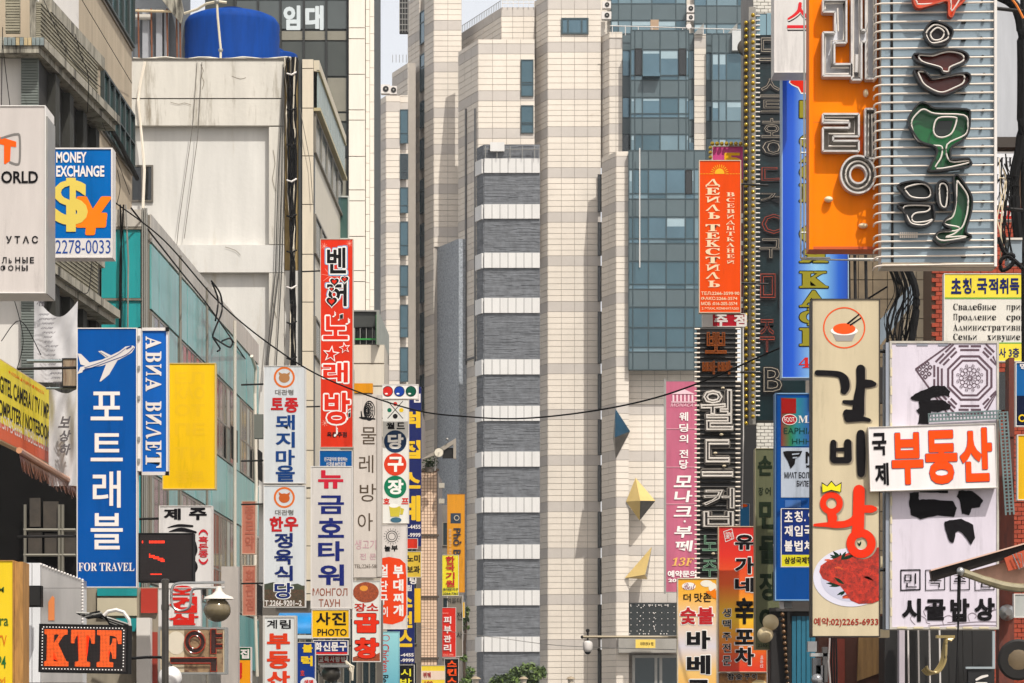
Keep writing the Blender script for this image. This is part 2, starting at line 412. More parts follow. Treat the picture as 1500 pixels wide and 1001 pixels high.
def win(pl, x0, y0, x1, y1, m, fm=GFRAME, parent=None, off=.10, bars=(), hb=(), ref=None, name='window'):
    parent = parent or tower; t = (pl.uv(x1, 500)[0]-pl.uv(x0, 500)[0])*.05+.02
    xr = x0 if ref is None else ref
    u0, u1 = pl.uv(x0, 500)[0], pl.uv(x1, 500)[0]; v1, v0 = pl.uv(xr, y0)[1], pl.uv(xr, y1)[1]
    mb = MB()
    for q in ((u0, u0+t, v0, v1), (u1-t, u1, v0, v1), (u0+t, u1-t, v0, v0+t), (u0+t, u1-t, v1-t, v1)): pl.box(mb, *q, off-.05, off+.03)
    for b in bars: pl.box(mb, u0+(u1-u0)*b-t/2, u0+(u1-u0)*b+t/2, v0+t, v1-t, off-.05, off+.025)
    for b in hb: pl.box(mb, u0+t, u1-t, v1+(v0-v1)*b-t/2, v1+(v0-v1)*b+t/2, off-.05, off+.02)
    f = mb.build(name, fm, parent)
    mb = MB(); pl.box(mb, u0+t, u1-t, v0+t, v1-t, off-.048, off-.02); mb.build('pane', m, f)
    return f
# low left block
p = fr(566, 202); stone(p, 566, 586, 140, lim=14)
stone(Pl(586, 202.3), 586, 598, 140, cw=.7, lim=14)
stone(vpl(566, 202, VL), 548.5, 566, 140, lim=0)
for (a, b) in ((161, 211), (226, 263), (275, 313), (325, 375), (389, 434), (447, 495), (509, 560), (574, 625), (640, 690)): win(p, 586, a, 598, b, GL2 if a % 2 else GL3, hb=(.7,), off=.1)
# second block: grey side with a glazed slot, front behind
pl2 = vpl(636, 204, VL); stone(pl2, 598, 615, -10, lim=14); stone(pl2, 622.5, 636, -10, lim=14); stone(Pl(636, 204), 636, 676, -10, 362, cw=.9, lim=24)
mb = MB(); pl2.px(mb, 615, -10, 622.5, 1040, -.4, -.15); mb.build('wall', JOINT, tower)
for i, (a, b) in enumerate([(BANDY[j]+BH, BANDY[j+1]) for j in range(1, 15)]): win(pl2, 615.2, a, 622.3, b, GL1 if i < 7 else GL2, off=0, ref=622, hb=(.35,))
mb = MB(); pl2b = vpl(598, 206, VL); pl2b.px(mb, 575, 92, 598, 1040, -.6, 0, ref=598); mb.build('wall', JOINT, tower); stone(vpl(598, 205.9, VL), 575, 598, 92, lim=0)
mb = MB()
for i in range(5): mb.tube([pl2b.W(577+i*5, 92, .1), pl2b.W(577+i*5, 92, .1)+Vector((0, 0, .6))], .02, 4)
mb.build('railing', GREYM, tower)
mb = MB(); q = Pl(585, 204.5); q.px(mb, 585, -12, 598, 48, -.5, 0); mb.build('service_balcony', DARKM, tower)
mb = MB()
for i in range(7): q.px(mb, 585, -4+i*8, 598, -3+i*8, .02, .06)
for i in range(4): q.px(mb, 585+i*4, -10, 585.8+i*4, 48, .06, .1)
mb.build('balcony_grille', GREYM, tower)
# slate lower wing (side face running back)
SLB = mat((168, 174, 180), rough=.8, var=.55, scale=7, dark=(96, 106, 116), thr=.5, bump=.6, bscale=9, name='blue_slate')
psl = vpl(673, 200.2, -1030.); mb = MB(); psl.px(mb, 636, 350, 672, 1040, -2.5, 0, ref=672); mb.build('slate_wing', SLB, tower)
# the notch-topped block
pl3 = vpl(735, 200, VL); stone(pl3, 672, 735, 11, 60+25, lim=0, cw=1.6)
stone(Pl(735, 200), 735, 783, 11, 100, lim=9)
p3 = Pl(701, 198.5); stone(p3, 701, 783, 58, 380, cw=.92, lim=30)
pl4 = vpl(701, 198.5, VL); stone(pl4, 672, 701, 58, lim=28, cw=1.5)
mb = MB()
for x in (683.5, 697): pl4.px(mb, x, 160, x+1.3, 535, .03, .14, ref=x)
pl4.px(mb, 674, 530, 698, 533, .03, .14); mb.build('wall_trim', mat((92, 92, 92), name='dark_trim'), tower)
mb = MB()
for i in range(26):
    a = pl3.W(671+i*2.5, 11, .05); a.z = pl3.uv(735, 11)[1]; mb.tube([a, a+Vector((0, 0, .5))], .018, 4)
a = pl3.W(671, 11, .05); b = pl3.W(735, 11, .05); a.z = b.z = pl3.uv(735, 11)[1]+.5; mb.tube([a, b], .025, 4); mb.build('railing', GREYM, tower)
mb = MB(); q = Pl(735, 199.9)
for i in range(7): q.px(mb, 736+i*7.7, 0, 736.8+i*7.7, 11, 0, .04)
q.px(mb, 735, 0, 783, 1.2, 0, .05); q.px(mb, 735, 5, 783, 5.8, 0, .05); mb.build('railing', WHITE, tower)
for (a, b) in ((88, 142), (155, 196)): win(p3, 763, a, 781.5, b, GL2, hb=(.62, .68), off=.12)
# main shaft
pl5 = vpl(803, DT, VL); stone(pl5, 783, 803, -10, lim=16, cw=1.4)
p5 = Pl(803, DT); stone(p5, 803, 880, -10, cw=.95, lim=60)
win(p5, 822, 27, 862, 51, GL1, bars=(.25, .75), off=.12)
# slot windows and the flanking fins
ps = Pl(875.5, DT-.1)
for (a, b) in ((256, 311), (326, 375), (390, 442), (457, 533), (548, 600), (615, 667), (682, 735), (750, 803), (818, 871), (886, 937), (952, 1010)): win(ps, 875.5, a, 882, b, GLD, off=.1, fm=DARKM)
pl6 = vpl(893, 197, VL); stone(pl6, 879.5, 893, 47, 240, lim=5)
p6 = Pl(893, 197); stone(p6, 893, 911.5, 47, 240, lim=8, cw=.5)
pl7 = vpl(903, 194, VL); stone(pl7, 882, 903, 222, lim=14, cw=1.2)
p7 = Pl(903, 194); stone(p7, 903, 921, 222, lim=28, cw=.9)
# lower right wall under the glass
p8 = Pl(921, 195); stone(p8, 921, 1035, 541, 884, cw=.95, lim=50); stone(Pl(921, 195.2), 921, 1035, 884, 1040, lim=0, m=mat((196, 186, 176), var=.1, name='grey_granite'))
bandrest.build('band_cladding', BAND, tower, kind='stuff')
# ---- glass fronts
def glass(pl, xs, rows, parent, off=.0, gl=(GL1, GL1, GL1b, GL1b, GL2)):
    u = [pl.uv(x, 500)[0] for x in xs]
    mb = MB()
    yy = [rows[0][0]]+[r[1] for r in rows]
    zt, zb = pl.uv(xs[0], yy[0])[1], pl.uv(xs[0], yy[-1])[1]
    pl.box(mb, u[0], u[-1], zb, zt, off-.5, off); mb.build('wall', GFRAME, parent)
    mb = MB()
    for x in u: pl.box(mb, x-.035, x+.035, zb, zt, off+.01, off+.10)
    for y in yy:
        z = pl.uv(xs[0], y)[1]; pl.box(mb, u[0]+.04, u[-1]-.04, z-.035, z+.035, off+.01, off+.095)
    mb.build('mullions', GFRAME, parent)
    for i in range(len(u)-1):
        for (y0, y1, kind) in rows:
            z1, z0 = pl.uv(xs[0], y0)[1]-.04, pl.uv(xs[0], y1)[1]+.04; mb = MB()
            if kind == 's': pl.box(mb, u[i]+.04, u[i+1]-.04, z0, z1, off+.02, off+.07); mb.build('spandrel_panel', SPAN, parent)
            else:
                e = random.uniform(-.01, .01)
                pl.box(mb, u[i]+.04, u[i+1]-.04, z0, z1, off+.002, off+.03)
                g = random.choice(gl) if kind == 'w' else (GL3 if kind == 'o' else GL2)
                pn = mb.build('pane', g, parent)
                if kind == 'w' and y1-y0 > 20 and random.random() < .4:          # roller blinds drawn part of the way
                    mb = MB(); pl.box(mb, u[i]+.06, u[i+1]-.06, z1-(z1-z0)*random.uniform(.12, .5), z1-.01, off+.0305, off+.034); mb.build('blind', mat((150, 172, 180), rough=.5, var=.1, name='blind_behind_glass'), pn)
pg1 = Pl(924, 195.6)
glass(Pl(911.5, 197.2), (911.5, 924), ((50, 74, 's'), (74, 112, 'w'), (112, 143, 's'), (143, 173, 'w'), (173, 197, 's'), (197, 224, 'o')), tower)
glass(Pl(1008, 197.2), (1008, 1017), ((50, 74, 's'), (74, 116, 'w'), (116, 146, 's'), (146, 176, 'w'), (176, 200, 's'), (200, 224, 'w')), tower)
glass(pg1, (924, 930, 941, 967, 994, 1005, 1009), ((45, 73, 's'), (73, 111, 'w'), (111, 118, 'w'), (118, 143, 's'), (143, 167, 'w'), (167, 173, 'w'), (173, 197, 's'), (197, 222, 'w')), tower)
for (a, b) in ((930, 940), (994, 1005)):                 # the open casements of the top row
    win(pg1, a, 72, b, 111, GLD, off=.16, fm=DARKM)
mb = MB(); pg1.px(mb, 941, 110, 966, 115, .12, .7); mb.build('open_sash', GL1, tower)
p9 = Pl(1017, 196.8); stone(p9, 1017, 1034, 50, 224, lim=10, cw=.85)
glass(Pl(1034, 197.2), (1034, 1043), ((50, 78, 's'), (78, 118, 'w'), (118, 148, 's'), (148, 178, 'w'), (178, 203, 's'), (203, 330, 'w')), tower)
glass(Pl(1043, 196), (1043, 1053, 1064, 1095, 1125), ((50, 78, 's'), (78, 118, 'w'), (118, 148, 's'), (148, 178, 'w'), (178, 203, 's'), (203, 230, 'w'), (230, 330, 's')), tower)
glass(Pl(921, 193.6), (921, 927, 950, 976, 1004, 1017, 1034), ((221, 248, 's'), (248, 284, 'w'), (284, 292, 'w'), (292, 318, 's'), (318, 350, 'w'), (350, 357, 'w'), (357, 383, 's'), (383, 417, 'd'), (417, 424, 'w'), (424, 450, 's'), (450, 480, 'd'), (480, 509, 'd'), (509, 516, 'w'), (516, 542, 's')), tower)
win(Pl(921, 193.6), 1004, 250, 1014, 285, GLD, off=.12, fm=DARKM)
mb = MB(); q = Pl(937, 193); mb.tube([q.W(937, 217), q.W(937, 392)], .045, 5); mb.build('flag_pole', WHITE, tower)
# roof railing and boxes in front of the upper storeys
mb = MB(); q = Pl(893, 196.5)
mb.tube([q.W(893, 38), q.W(1100, 44)], .035, 4); 
for x in (897, 916, 935, 955, 1000, 1030, 1060, 1090): mb.tube([q.W(x, 38+(x-893)*.03), q.W(x, 52)], .03, 4)
mb.build('railing', WHITE, tower)
mb = MB(); q.px(mb, 953, 29, 965, 44, -.5, 0); mb.build('roof_box', mat((168, 140, 112), name='tan_metal'), tower)
for (x, dx) in ((1031, 15), (1080, 15)):
    mb = MB(); q.poly(mb, [(x, 50), (x-dx, 50), (x, 34)], -.1, 0); mb.build('roof_screen', GREYM, tower)
mb = MB(); q.px(mb, 1071, 50, 1093, 79, .6, 1.); mb.build('roof_screen', mat((190, 192, 190), name='grey_board'), tower)
# ---- upper tower behind
back = root('office_building', 'dark teal glass office building rising behind the cream tower', 'building', P(1000, HOR, 230))
glass(Pl(895, 226), (895, 906, 925, 955, 990, 1005), ((-60, -12, 's'), (-12, 6, 'w'), (6, 30, 's'), (30, 60, 'w'), (60, 90, 's')), back)
glass(Pl(1017, 226), (1017, 1035, 1050, 1080, 1097, 1130), ((-60, -12, 's'), (-12, 9, 'w'), (9, 35, 's'), (35, 60, 'w'), (60, 90, 's')), back)
mb = MB(); Pl(1005, 226.5).px(mb, 1005, -60, 1017, 90, -1, .1); Pl(880, 226.5).px(mb, 880, -60, 895, 90, -1, .1); mb.build('wall', CREAM, back)
def acunit(pl, x, y, w, h, label, group='air conditioners on the towers', parent=None):
    r = root('air_conditioner', label, 'air conditioner', pl.W(x+w/2, y+h), group)
    mb = MB(); pl.px(mb, x, y, x+w, y+h, -.6, 0); mb.build('casing', WHITE, r)
    c = pl.W(x+w*.55, y+h*.5, .015); rr = h*.33/F*pl.p.y
    mb = MB(); mb.lathe(c, [(rr, .0), (rr, -.02)], 16, 'Y'); mb.build('fan_grille', DARKM, r)
    mb = MB(); mb.lathe(c+Vector((0, -.03, 0)), [(rr*.3, .0), (rr*.3, -.02)], 10, 'Y'); mb.build('fan_hub', GREYM, r)
    return r
q = Pl(882, 225)
acunit(q, 882.5, 2, 12.5, 10, 'small white air conditioner, upper of two beside the tower shaft'); acunit(q, 881.5, 17, 14, 11, 'small white air conditioner, lower of two beside the tower shaft')
acunit(q, 1006, 7, 11, 11, 'small white air conditioner, upper of two between dark glass bays'); acunit(q, 1006, 21, 11, 9, 'small white air conditioner, lower of two between dark glass bays')
q = Pl(560, 203)
acunit(q, 558, 124, 13, 13, 'rooftop air conditioner with two fans on the low left block'); acunit(q, 571, 126, 10, 12, 'boxy white air conditioner at the right end of the low left roof')
r = root('satellite_dish', 'tiny white round dish on the tower roof railing', 'dish', q.W(1009, 44)); mb = MB(); mb.lathe(Pl(1009, 196).W(1009, 38.5), [(.02, .12), (.12, .08), (.2, 0), (.22, 0)], 14, 'Y'); mb.build('reflector', WHITE, r); mb = MB(); mb.tube([Pl(1009, 196.3).W(1009, 38.5), Pl(1009, 196.3).W(1009, 47)], .03, 5); mb.build('mast', GREYM, r)
# ---- striped stair tower
stair = root('stair_tower', 'grey slate stair tower with white bands in front of the cream tower', 'tower', P(750, HOR, 190))
p1 = Pl(709, 190.); p2 = vpl(709, 190., VL)
WB = [(233, 254), (300, 321), (371, 393), (437, 459), (527, 549), (595, 617), (662, 684), (729, 751), (798, 819), (865, 887), (933, 955)]
mb = MB(); p1.px(mb, 709, 212, 791, 1045, -1.2, 0); mb.build('wall', mat((70, 70, 72), var=.2, name='slate_core'), stair)
mb = MB(); p2.px(mb, 699, 212, 709, 1045, -1.2, 0, ref=709); mb.build('wall', mat((70, 70, 72), var=.2, name='slate_core'), stair)
edges = [212]+[y for b in WB for y in b]+[1045]
sl1 = MB(); 
for i in range(0, len(edges), 2):
    y0, y1 = edges[i], edges[i+1]; n = max(2, int((y1-y0)/1.35))
    for k in range(n):
        za, zb = zT(y0+(y1-y0)*k/n, 190), zT(y0+(y1-y0)*(k+1)/n, 190)
        for (pp, ua, ub, seg) in ((p1, p1.uv(709, 0)[0]+.02, p1.uv(791, 0)[0], 5), (p2, p2.uv(699, 0)[0], p2.uv(709, 0)[0], 2)):
            cuts = sorted([ua, ub]+[random.uniform(ua, ub) for _ in range(seg)])
            for j in range(len(cuts)-1): pp.box(sl1, cuts[j], cuts[j+1], zb, za-random.uniform(.004, .02), .001, random.uniform(.02, .06))
sl1.build('slate_strips', SLATE, stair, kind='stuff')
for (a, b) in WB:
    z1, z0 = zT(a, 190), zT(b, 190); u0, u1 = p1.uv(709, 0)[0], p1.uv(791, 0)[0]; w = (u1-u0)/7
    for i in range(7):
        mb = MB(); p1.box(mb, u0+i*w+.015, u0+(i+1)*w-.015, z0, z1, .01, .16); mb.build('band_panel', WPAN, stair)
    mb = MB(); p2.px(mb, 699, a, 708.7, b, .01, .16, ref=709); mb.build('band_panel', WPAN, stair)
mb = MB(); q = Pl(709, 189.7)
for x in (711, 728, 747, 765, 783, 790): mb.tube([q.W(x, 214), q.W(x, 232)], .03, 4)
mb.tube([q.W(709, 219), q.W(791, 219)], .03, 4); mb.build('railing', GREYM, stair)
mb = MB(); q.px(mb, 718, 209, 739, 222, -.2, .1); mb.build('roof_board', WPAN, stair)
# ---- mirror pyramids on the wall
GOLD = mat((216, 186, 116), rough=.4, metal=.25, var=.15, scale=.6, name='gold_mirror'); BLUEM = mat((36, 78, 100), rough=.15, metal=.7, var=.4, scale=.7, name='blue_mirror'); GREYMIR = mat((96, 92, 86), rough=.15, metal=.5, var=.5, scale=1.2, name='grey_mirror')
q = Pl(920, 193.9)
def pyramid(label, pts, apex, ah, faces):
    r = root('mirror_pyramid', label, 'wall sculpture', q.W(apex[0], max(p[1] for p in pts)), 'mirrored pyramids on the cream wall')
    b = [q.W(x, y, .02) for x, y in pts]; a = q.W(*apex, ah)
    for i, m in enumerate(faces):
        j = (i+1) % len(pts); mb = MB(); mb.add([b[i], b[j], a], [(0, 1, 2)]); mb.build('facet', m, r)
    mb = MB(); mb.add([q.W(x, y, .01) for x, y in pts], [tuple(range(len(pts)))]); mb.build('back_plate', DARKM, r)
pyramid('dark blue and silver mirrored pyramid, highest of the three on the cream wall', [(901.5, 599), (923, 632), (902, 672), (898, 642)], (900, 643), .9, [BLUEM, GREYMIR, GREYMIR, BLUEM])
pyramid('gold mirrored pyramid with a rippled silver underside, middle of the three', [(931, 700), (960, 734), (937, 763), (917, 735)], (937, 735), .8, [GOLD, GREYMIR, GOLD, GOLD])
pyramid('gold mirrored pyramid with a steep dark edge, lowest of the three', [(955, 801), (948, 849), (915, 847)], (944, 843), 1.1, [GREYMIR, GOLD, GOLD])
# ---- dark board, ledge, window at the foot
q = Pl(920, 194.4); r = root('light_board', 'black panel dotted with small lamps low on the cream wall', 'panel', q.W(955, 932))
mb = MB(); q.px(mb, 920, 884, 1000, 932, .0, .25); mb.build('board', mat((44, 48, 48), rough=.3, name='black_board'), r)
mb = MB()
for i in range(8):
    for j in range(5): mb.ball(q.W(924+i*9, 889+j*9, .28), .035, n=6, m=4)
for i in range(36):
    y = random.choice([887, 929, random.uniform(890, 925)]); x = random.uniform(922, 985) if y in (887, 929) else random.choice([938, 957])+random.uniform(-1.5, 1.5); mb.ball(q.W(x, y, .28), .05, n=5, m=3)
mb.build('lamps', WHITE, r, kind='stuff')
mb = MB(); q.px(mb, 905, 932, 1010, 957, .0, 1.4); mb.build('entrance_canopy', mat((150, 146, 138), var=.15, name='canopy_stone'), tower)
win(Pl(920, 194.4), 926, 960, 998, 1012, GL3, off=.2, bars=(.48, .58), fm=GREYM)
r = root('banner', 'small yellow notice with tiny writing under the camera arm', 'banner', P(946, 950, 192)); qq = Pl(946, 192.5)
mb = MB(); qq.px(mb, 931, 937, 960, 949.5, 0, .03); mb.build('cloth', S((226, 196, 96)), r); mb = MB(); text(mb, qq, '축 예약 문의 ★ 개업', 938, 940.5, 957, 946, .04, .03); mb.build('lettering', ink((90, 70, 30)), r)
# ================================================================== trees
def tree(name, label, x, ytop, D, wpx, hpx, n=1500, group=None):
    rnd = random.Random(int(x)); s = D/F; base = P(x, ytop, D); base.z = 0; top = P(x, ytop, D).z
    r = root(name, label, 'tree', base, group); H = top; R = wpx/2*s; h = hpx*s
    tr = MB(); tr.tube([base, base+Vector((.05, 0, H*.35)), base+Vector((.0, .1, H*.75))], [.14, .10, .05], 7); trunk = tr.build('trunk', mat((78, 62, 48), rough=.9, var=.4, name='bark'), r)
    cc = Vector((base.x, base.y, H-h/2)); cl = []
    for i in range(14):
        a = rnd.uniform(0, 6.28); t = rnd.uniform(.25, .9); c = cc+Vector((math.cos(a)*R*t*.8, math.sin(a)*R*t*.8, rnd.uniform(-.42, .36)*h)); cl.append((c, rnd.uniform(.28, .5)*R))
        lm = MB(); lm.tube([base+Vector((0, .05, H*rnd.uniform(.3, .6))), (base+Vector((0, 0, H*.6))+c)/2, c], [.05, .03, .012], 5); lm.build('limb', mat((78, 62, 48), rough=.9, var=.4, name='bark'), r)
    for gi, colr in enumerate(((78, 98, 44), (104, 126, 58), (54, 72, 34))):
        lf = MB()
        for i in range(n//3):
            c, q = rnd.choice(cl); v = Vector((rnd.gauss(0, 1), rnd.gauss(0, 1), rnd.gauss(0, .8))); v = c+v.normalized()*q*rnd.uniform(.55, 1.1)
            a = Vector((rnd.uniform(-1, 1), rnd.uniform(-1, 1), rnd.uniform(-1, 1))).normalized(); b = a.cross(Vector((rnd.uniform(-1, 1), rnd.uniform(-1, 1), rnd.uniform(-.3, 1)))).normalized(); z = rnd.uniform(.06, .13)*max(1, D/110)
            lf.add([v-a*z, v+b*z*.5, v+a*z, v-b*z*.5], [(0, 1, 2, 3)])
        lf.build('crown', mat(colr, rough=.6, var=.3, scale=2, name='leaf'), r, kind='stuff')
tree('street_tree', 'round green tree top, largest one in front of the slate stair tower', 777, 974, 165, 62, 60, 5200, 'street trees at the end of the street')
tree('street_tree', 'low green tree top left of the larger tree, below the white bands', 742, 990, 160, 50, 50, 2400, 'street trees at the end of the street')
tree('street_tree', 'thin green branches poking out behind the red skin care sign', 683, 948, 150, 26, 90, 900, 'street trees at the end of the street')
tree('street_tree', 'sparse green sprig beside the small orange sign over the road', 680, 884, 156, 16, 40, 260, 'street trees at the end of the street')
# park lamps whose tops show along the lower edge
for (x, w, lb) in ((697, 16, 'flat capped street lamp top left of the slate stair tower'), (767, 14, 'flat capped street lamp top in front of the tree'), (836, 14, 'flat capped street lamp top right of the tree')):
    q = Pl(x, 140); r = root('street_lamp', lb, 'street lamp', Vector((q.p.x, 140, 0)), 'flat capped street lamps'); y = 991
    mb = MB(); mb.lathe(q.W(x, y+4), [(w*.5*.035, 0), (w*.3*.035, .1), (.02, .14)], 12); mb.build('cap', mat((150, 134, 110), name='lamp_cap'), r)
    mb = MB(); mb.lathe(q.W(x, y+16), [(.12, 0), (.16, .4)], 10); mb.build('lantern', mat((190, 180, 160), name='lamp_glass'), r)
    mb = MB(); b = q.W(x, y+16); mb.tube([Vector((b.x, b.y, 0)), b], .06, 8); mb.build('pole', DARKM, r)
# ================================================================== LEFT SIDE BUILDINGS
CONC = mat((202, 197, 186), rough=.85, var=.13, scale=.6, streak=1, dark=(126, 116, 98), thr=.56, bump=.2, bscale=6, name='stained_concrete')
CONC2 = mat((206, 203, 196), rough=.85, var=.16, scale=.5, streak=1, dark=(178, 168, 148), thr=.56, bump=.15, bscale=8, name='painted_concrete')
OLDC = mat((168, 162, 146), rough=.9, var=.35, scale=1.2, streak=1, dark=(46, 42, 34), thr=.48, bump=.3, name='weathered_concrete')
RIB = mat((150, 144, 124), rough=.9, var=.3, scale=1.5, dark=(66, 62, 50), thr=.52, name='ribbed_tile')
DKW = mat((40, 36, 30), rough=.8, var=.4, scale=1.5, dark=(24, 22, 20), thr=.5, name='dark_wall')  # wall colour lowered to carry the deep shade of the narrow street
# --- A: the shophouse with concrete balcony slabs
A = root('slab_building', 'old shophouse with concrete balcony slabs and ribbed tile columns at the left edge', 'building', P(40, HOR, 54))
po = vp(65, 52, 1025); pw = vp(57, 52.5, 800)
u_far = po.uv(176, 500)[0]
mb = MB(); wl_ = pw.uv(57, 0)[0]
mb.box(-13, pw.W(57, 0).x, 52.5, 52.9, 0, 14.4); mb.build('front_wall', mat((205, 200, 192), var=.1, streak=1, name='plaster'), A)
mb = MB(); pw.box(mb, 0, 6.6, 0, 14.5, -3, 0); mb.build('side_wall', DKW, A)
for i, (zt) in enumerate((14.66, 10.49, 6.3)):
    mb = MB(); o0 = po.at(0, zt); o1 = po.at(u_far, zt)
    i0 = pw.at(0, zt); i1 = pw.at(6.7, zt); 
    # slab with a nose
    for (za, zb, ex) in ((zt-.17, zt, 0.), (zt-.30, zt-.172, -.1)):
        pts = [Vector((-10.4, 51.95, 0)), Vector((o0.x+ex, 51.95, 0)), Vector((o1.x+ex, o1.y, 0)), Vector((i1.x-.1, o1.y, 0)), Vector((i0.x-.3, 52.4, 0)), Vector((-10.4, 52.4, 0))]
        mb.add([p+Vector((0, 0, za)) for p in pts]+[p+Vector((0, 0, zb)) for p in pts], [(5, 4, 3, 2, 1, 0), (6, 7, 8, 9, 10, 11)]+[(k, (k+1) % 6, 6+(k+1) % 6, 6+k) for k in range(6)])
    mb.build('balcony_slab', OLDC, A)
    # ribbed parapet over it
    uf = po.uv(148, 500)[0]
    mb = MB()
    for k in range(17): po.box(mb, -.02+.002*k, uf, zt+.04*k+.008, zt+.04*(k+1)-.004, -.16, -.06-(.015 if k % 2 else 0))
    mb.build('tile_ribs', RIB, A, kind='stuff')
    mb = MB(); po.box(mb, -.02, uf+.01, zt+.002, zt+.74, -.28, -.161); po.box(mb, .8, uf+.6, zt+.70, zt+.95, -.3, -.05); mb.build('parapet', OLDC, A)
    # glazed tile edging on the near end
    for k in range(10):
        mb = MB(); q = Pl(10, 51.94); q.box(mb, q.uv(6+k*5.9, 0)[0], q.uv(11+k*5.9, 0)[0], zt-.165, zt-.02, 0, .03); mb.build('edge_tile', mat((122, 132, 130) if k not in (3, 5, 6) else (180, 160, 120), rough=.3, var=.3, scale=9, name='glazed_tile'), A)
# ribbed columns on the front and dark columns down the side
q = Pl(30, 52.45)
for (xa, xb, ya, yb, m) in ((9, 30, -60, 50, RIB), (32, 57, 66, 700, mat((112, 118, 112), rough=.9, var=.25, name='grey_rib'))):
    c_ = MB(); q.px(c_, xa, ya, xb, yb, 0, .06); c_.build('column', m, A)
    rb = MB()
    for k in range(int((yb-ya)/4)): q.px(rb, xa, ya+k*4, xb, ya+2.8+k*4, .061, .09)
    rb.build('column_ribs', m, A, kind='stuff')
for k, u in enumerate((.9, 2.5, 4.1, 5.7)):
    mb = MB(); pw.box(mb, u, u+.45, 0, 14.3, .001, .16); mb.build('column', mat((52, 51, 45), rough=.9, var=.3, name='dark_column'), A)
    for z in (12.6, 8.4, 4.2): 
        f = MB(); pw.box(f, u+.5, u+1.1, z-1.3, z+1.2, .001, .05); w_ = f.build('window', mat((96, 84, 64), var=.3, name='brown_frame'), A)
        f = MB(); pw.box(f, u+.55, u+1.05, z-1.2, z+1.1, .051, .06); f.build('pane', GLD, w_)
# --- B: beige office block with green glass
B = root('glass_band_building', 'beige office block with dark green window bands behind the balcony slabs', 'building', P(150, HOR, 62))
pb = vp(112, 59, 780); uB = pb.uv(193, 500)[0]; u0B = pb.uv(45, 500)[0]
mb = MB(); pb.box(mb, u0B, uB, 0, 30, -2.5, 0); mb.build('wall', mat((180, 164, 140), rough=.85, var=.22, streak=1, scale=.9, dark=(130, 112, 90), thr=.62, name='beige_wall'), B)
mb = MB(); pb.box(mb, u0B, pb.uv(112, 0)[0], 15.4, 26, .001, .05); mb.build('white_panel', mat((226, 220, 212), var=.05, name='white_wall'), B)
mb = MB()
for z in (16.58, 15.1, 18.16): pb.box(mb, pb.uv(112, 0)[0], uB, z-.03, z+.03, .001, .04)
mb.build('string_course', mat((120, 108, 92), name='joint'), B)
for (za, zb, xa) in ((18.2, 21.5, 140), (15.12, 16.55, 147), (9, 10.5, 147)):
    ua = pb.uv(xa, 0)[0]; n = 6; w = (uB-ua)/n
    for i in range(n):
        f = MB(); a, b = ua+i*w, ua+(i+1)*w
        for q4 in ((a, a+.06, za, zb), (b-.06, b, za, zb), (a+.06, b-.06, za, za+.06), (a+.06, b-.06, zb-.06, zb), (a+.06, b-.06, (za+zb)/2-.02, (za+zb)/2+.02)): pb.box(f, *q4, .0, .09)
        w_ = f.build('window', mat((34, 44, 42), name='dark_green_frame'), B)
        f = MB(); pb.box(f, a+.06, b-.06, za+.06, zb-.06, .002, .04); f.build('pane', glassmat((26, 74, 72), .35, .1), w_)
mb = MB(); mb.tube([pb.W(148, 176, .12), pb.W(166, 214, .18), pb.W(192, 262, .15)], .06, 6); mb.build('drain_pipe', BLACK, B)
# --- C: teal panelled building
C_ = root('teal_building', 'low building faced with weathered teal panels and steel windows on the left', 'building', P(260, HOR, 72))
TEAL = mat((30, 148, 150), rough=.35, var=.2, streak=1, scale=.8, dark=(14, 96, 104), thr=.6, name='teal_panel')
TEALS = mat((96, 160, 158), rough=.3, var=.22, streak=1, scale=1.3, dark=(96, 128, 118), thr=.56, name='faded_teal_panel')
CFR = mat((128, 122, 110), rough=.5, metal=.2, var=.25, streak=1, name='aluminium_frame')
CAPM = mat((178, 172, 162), rough=.6, var=.25, streak=1, scale=1.2, name='cap_sheet')
pf = Pl(180, 62); pc = vp(215, 62, 836); uC = pc.uv(377, 500)[0]
zc = lambda y: EYE+(HOR-y)/F*62
mb = MB(); pf.px(mb, 148, 308, 213, 1059, -.4, 0); mb.build('front_wall', CFR, C_)
mb = MB(); pc.box(mb, .4, uC, 0, zc(310), -3, -.005); mb.build('side_wall', CFR, C_)
mb = MB(); pf.px(mb, 148, 308, 208, 333, .001, .08); mb.build('front_cap', CAPM, C_)
for y0, y1 in ((336, 437), (440, 560), (563, 690), (693, 800), (803, 930)):
    for (a, b) in ((149, 180), (181, 206)):
        mb = MB(); pf.px(mb, a, y0, b, y1, .001, .03); mb.build('front_panel', TEAL, C_)
for y in (334, 438):
    mb = MB(); pf.px(mb, 148, y, 208, y+3, .031, .07); mb.build('front_rail', CFR, C_)
mb = MB()
for x in (208.5, 211.5, 214): pf.px(mb, x, 306, x+2, 1059, .001, .10)
mb.build('corner_post', mat((150, 148, 140), metal=.4, rough=.4, name='post'), C_)
nP = 14; wP = uC/nP
zl = [(12.62, zc(309), CAPM, 'cap_panel'), (11.08, 12.55, TEALS, 'teal_panel'), (7.35, 8.86, TEALS, 'teal_panel'), (3.2, 4.75, TEALS, 'teal_panel')]
for i in range(nP):
    for (a, b, m, nm) in zl:
        mb = MB(); pc.box(mb, .42 if i == 0 else i*wP+.02, (i+1)*wP-.02, a, b, .001, .035+random.uniform(0, .012)); mb.build(nm, m, C_)
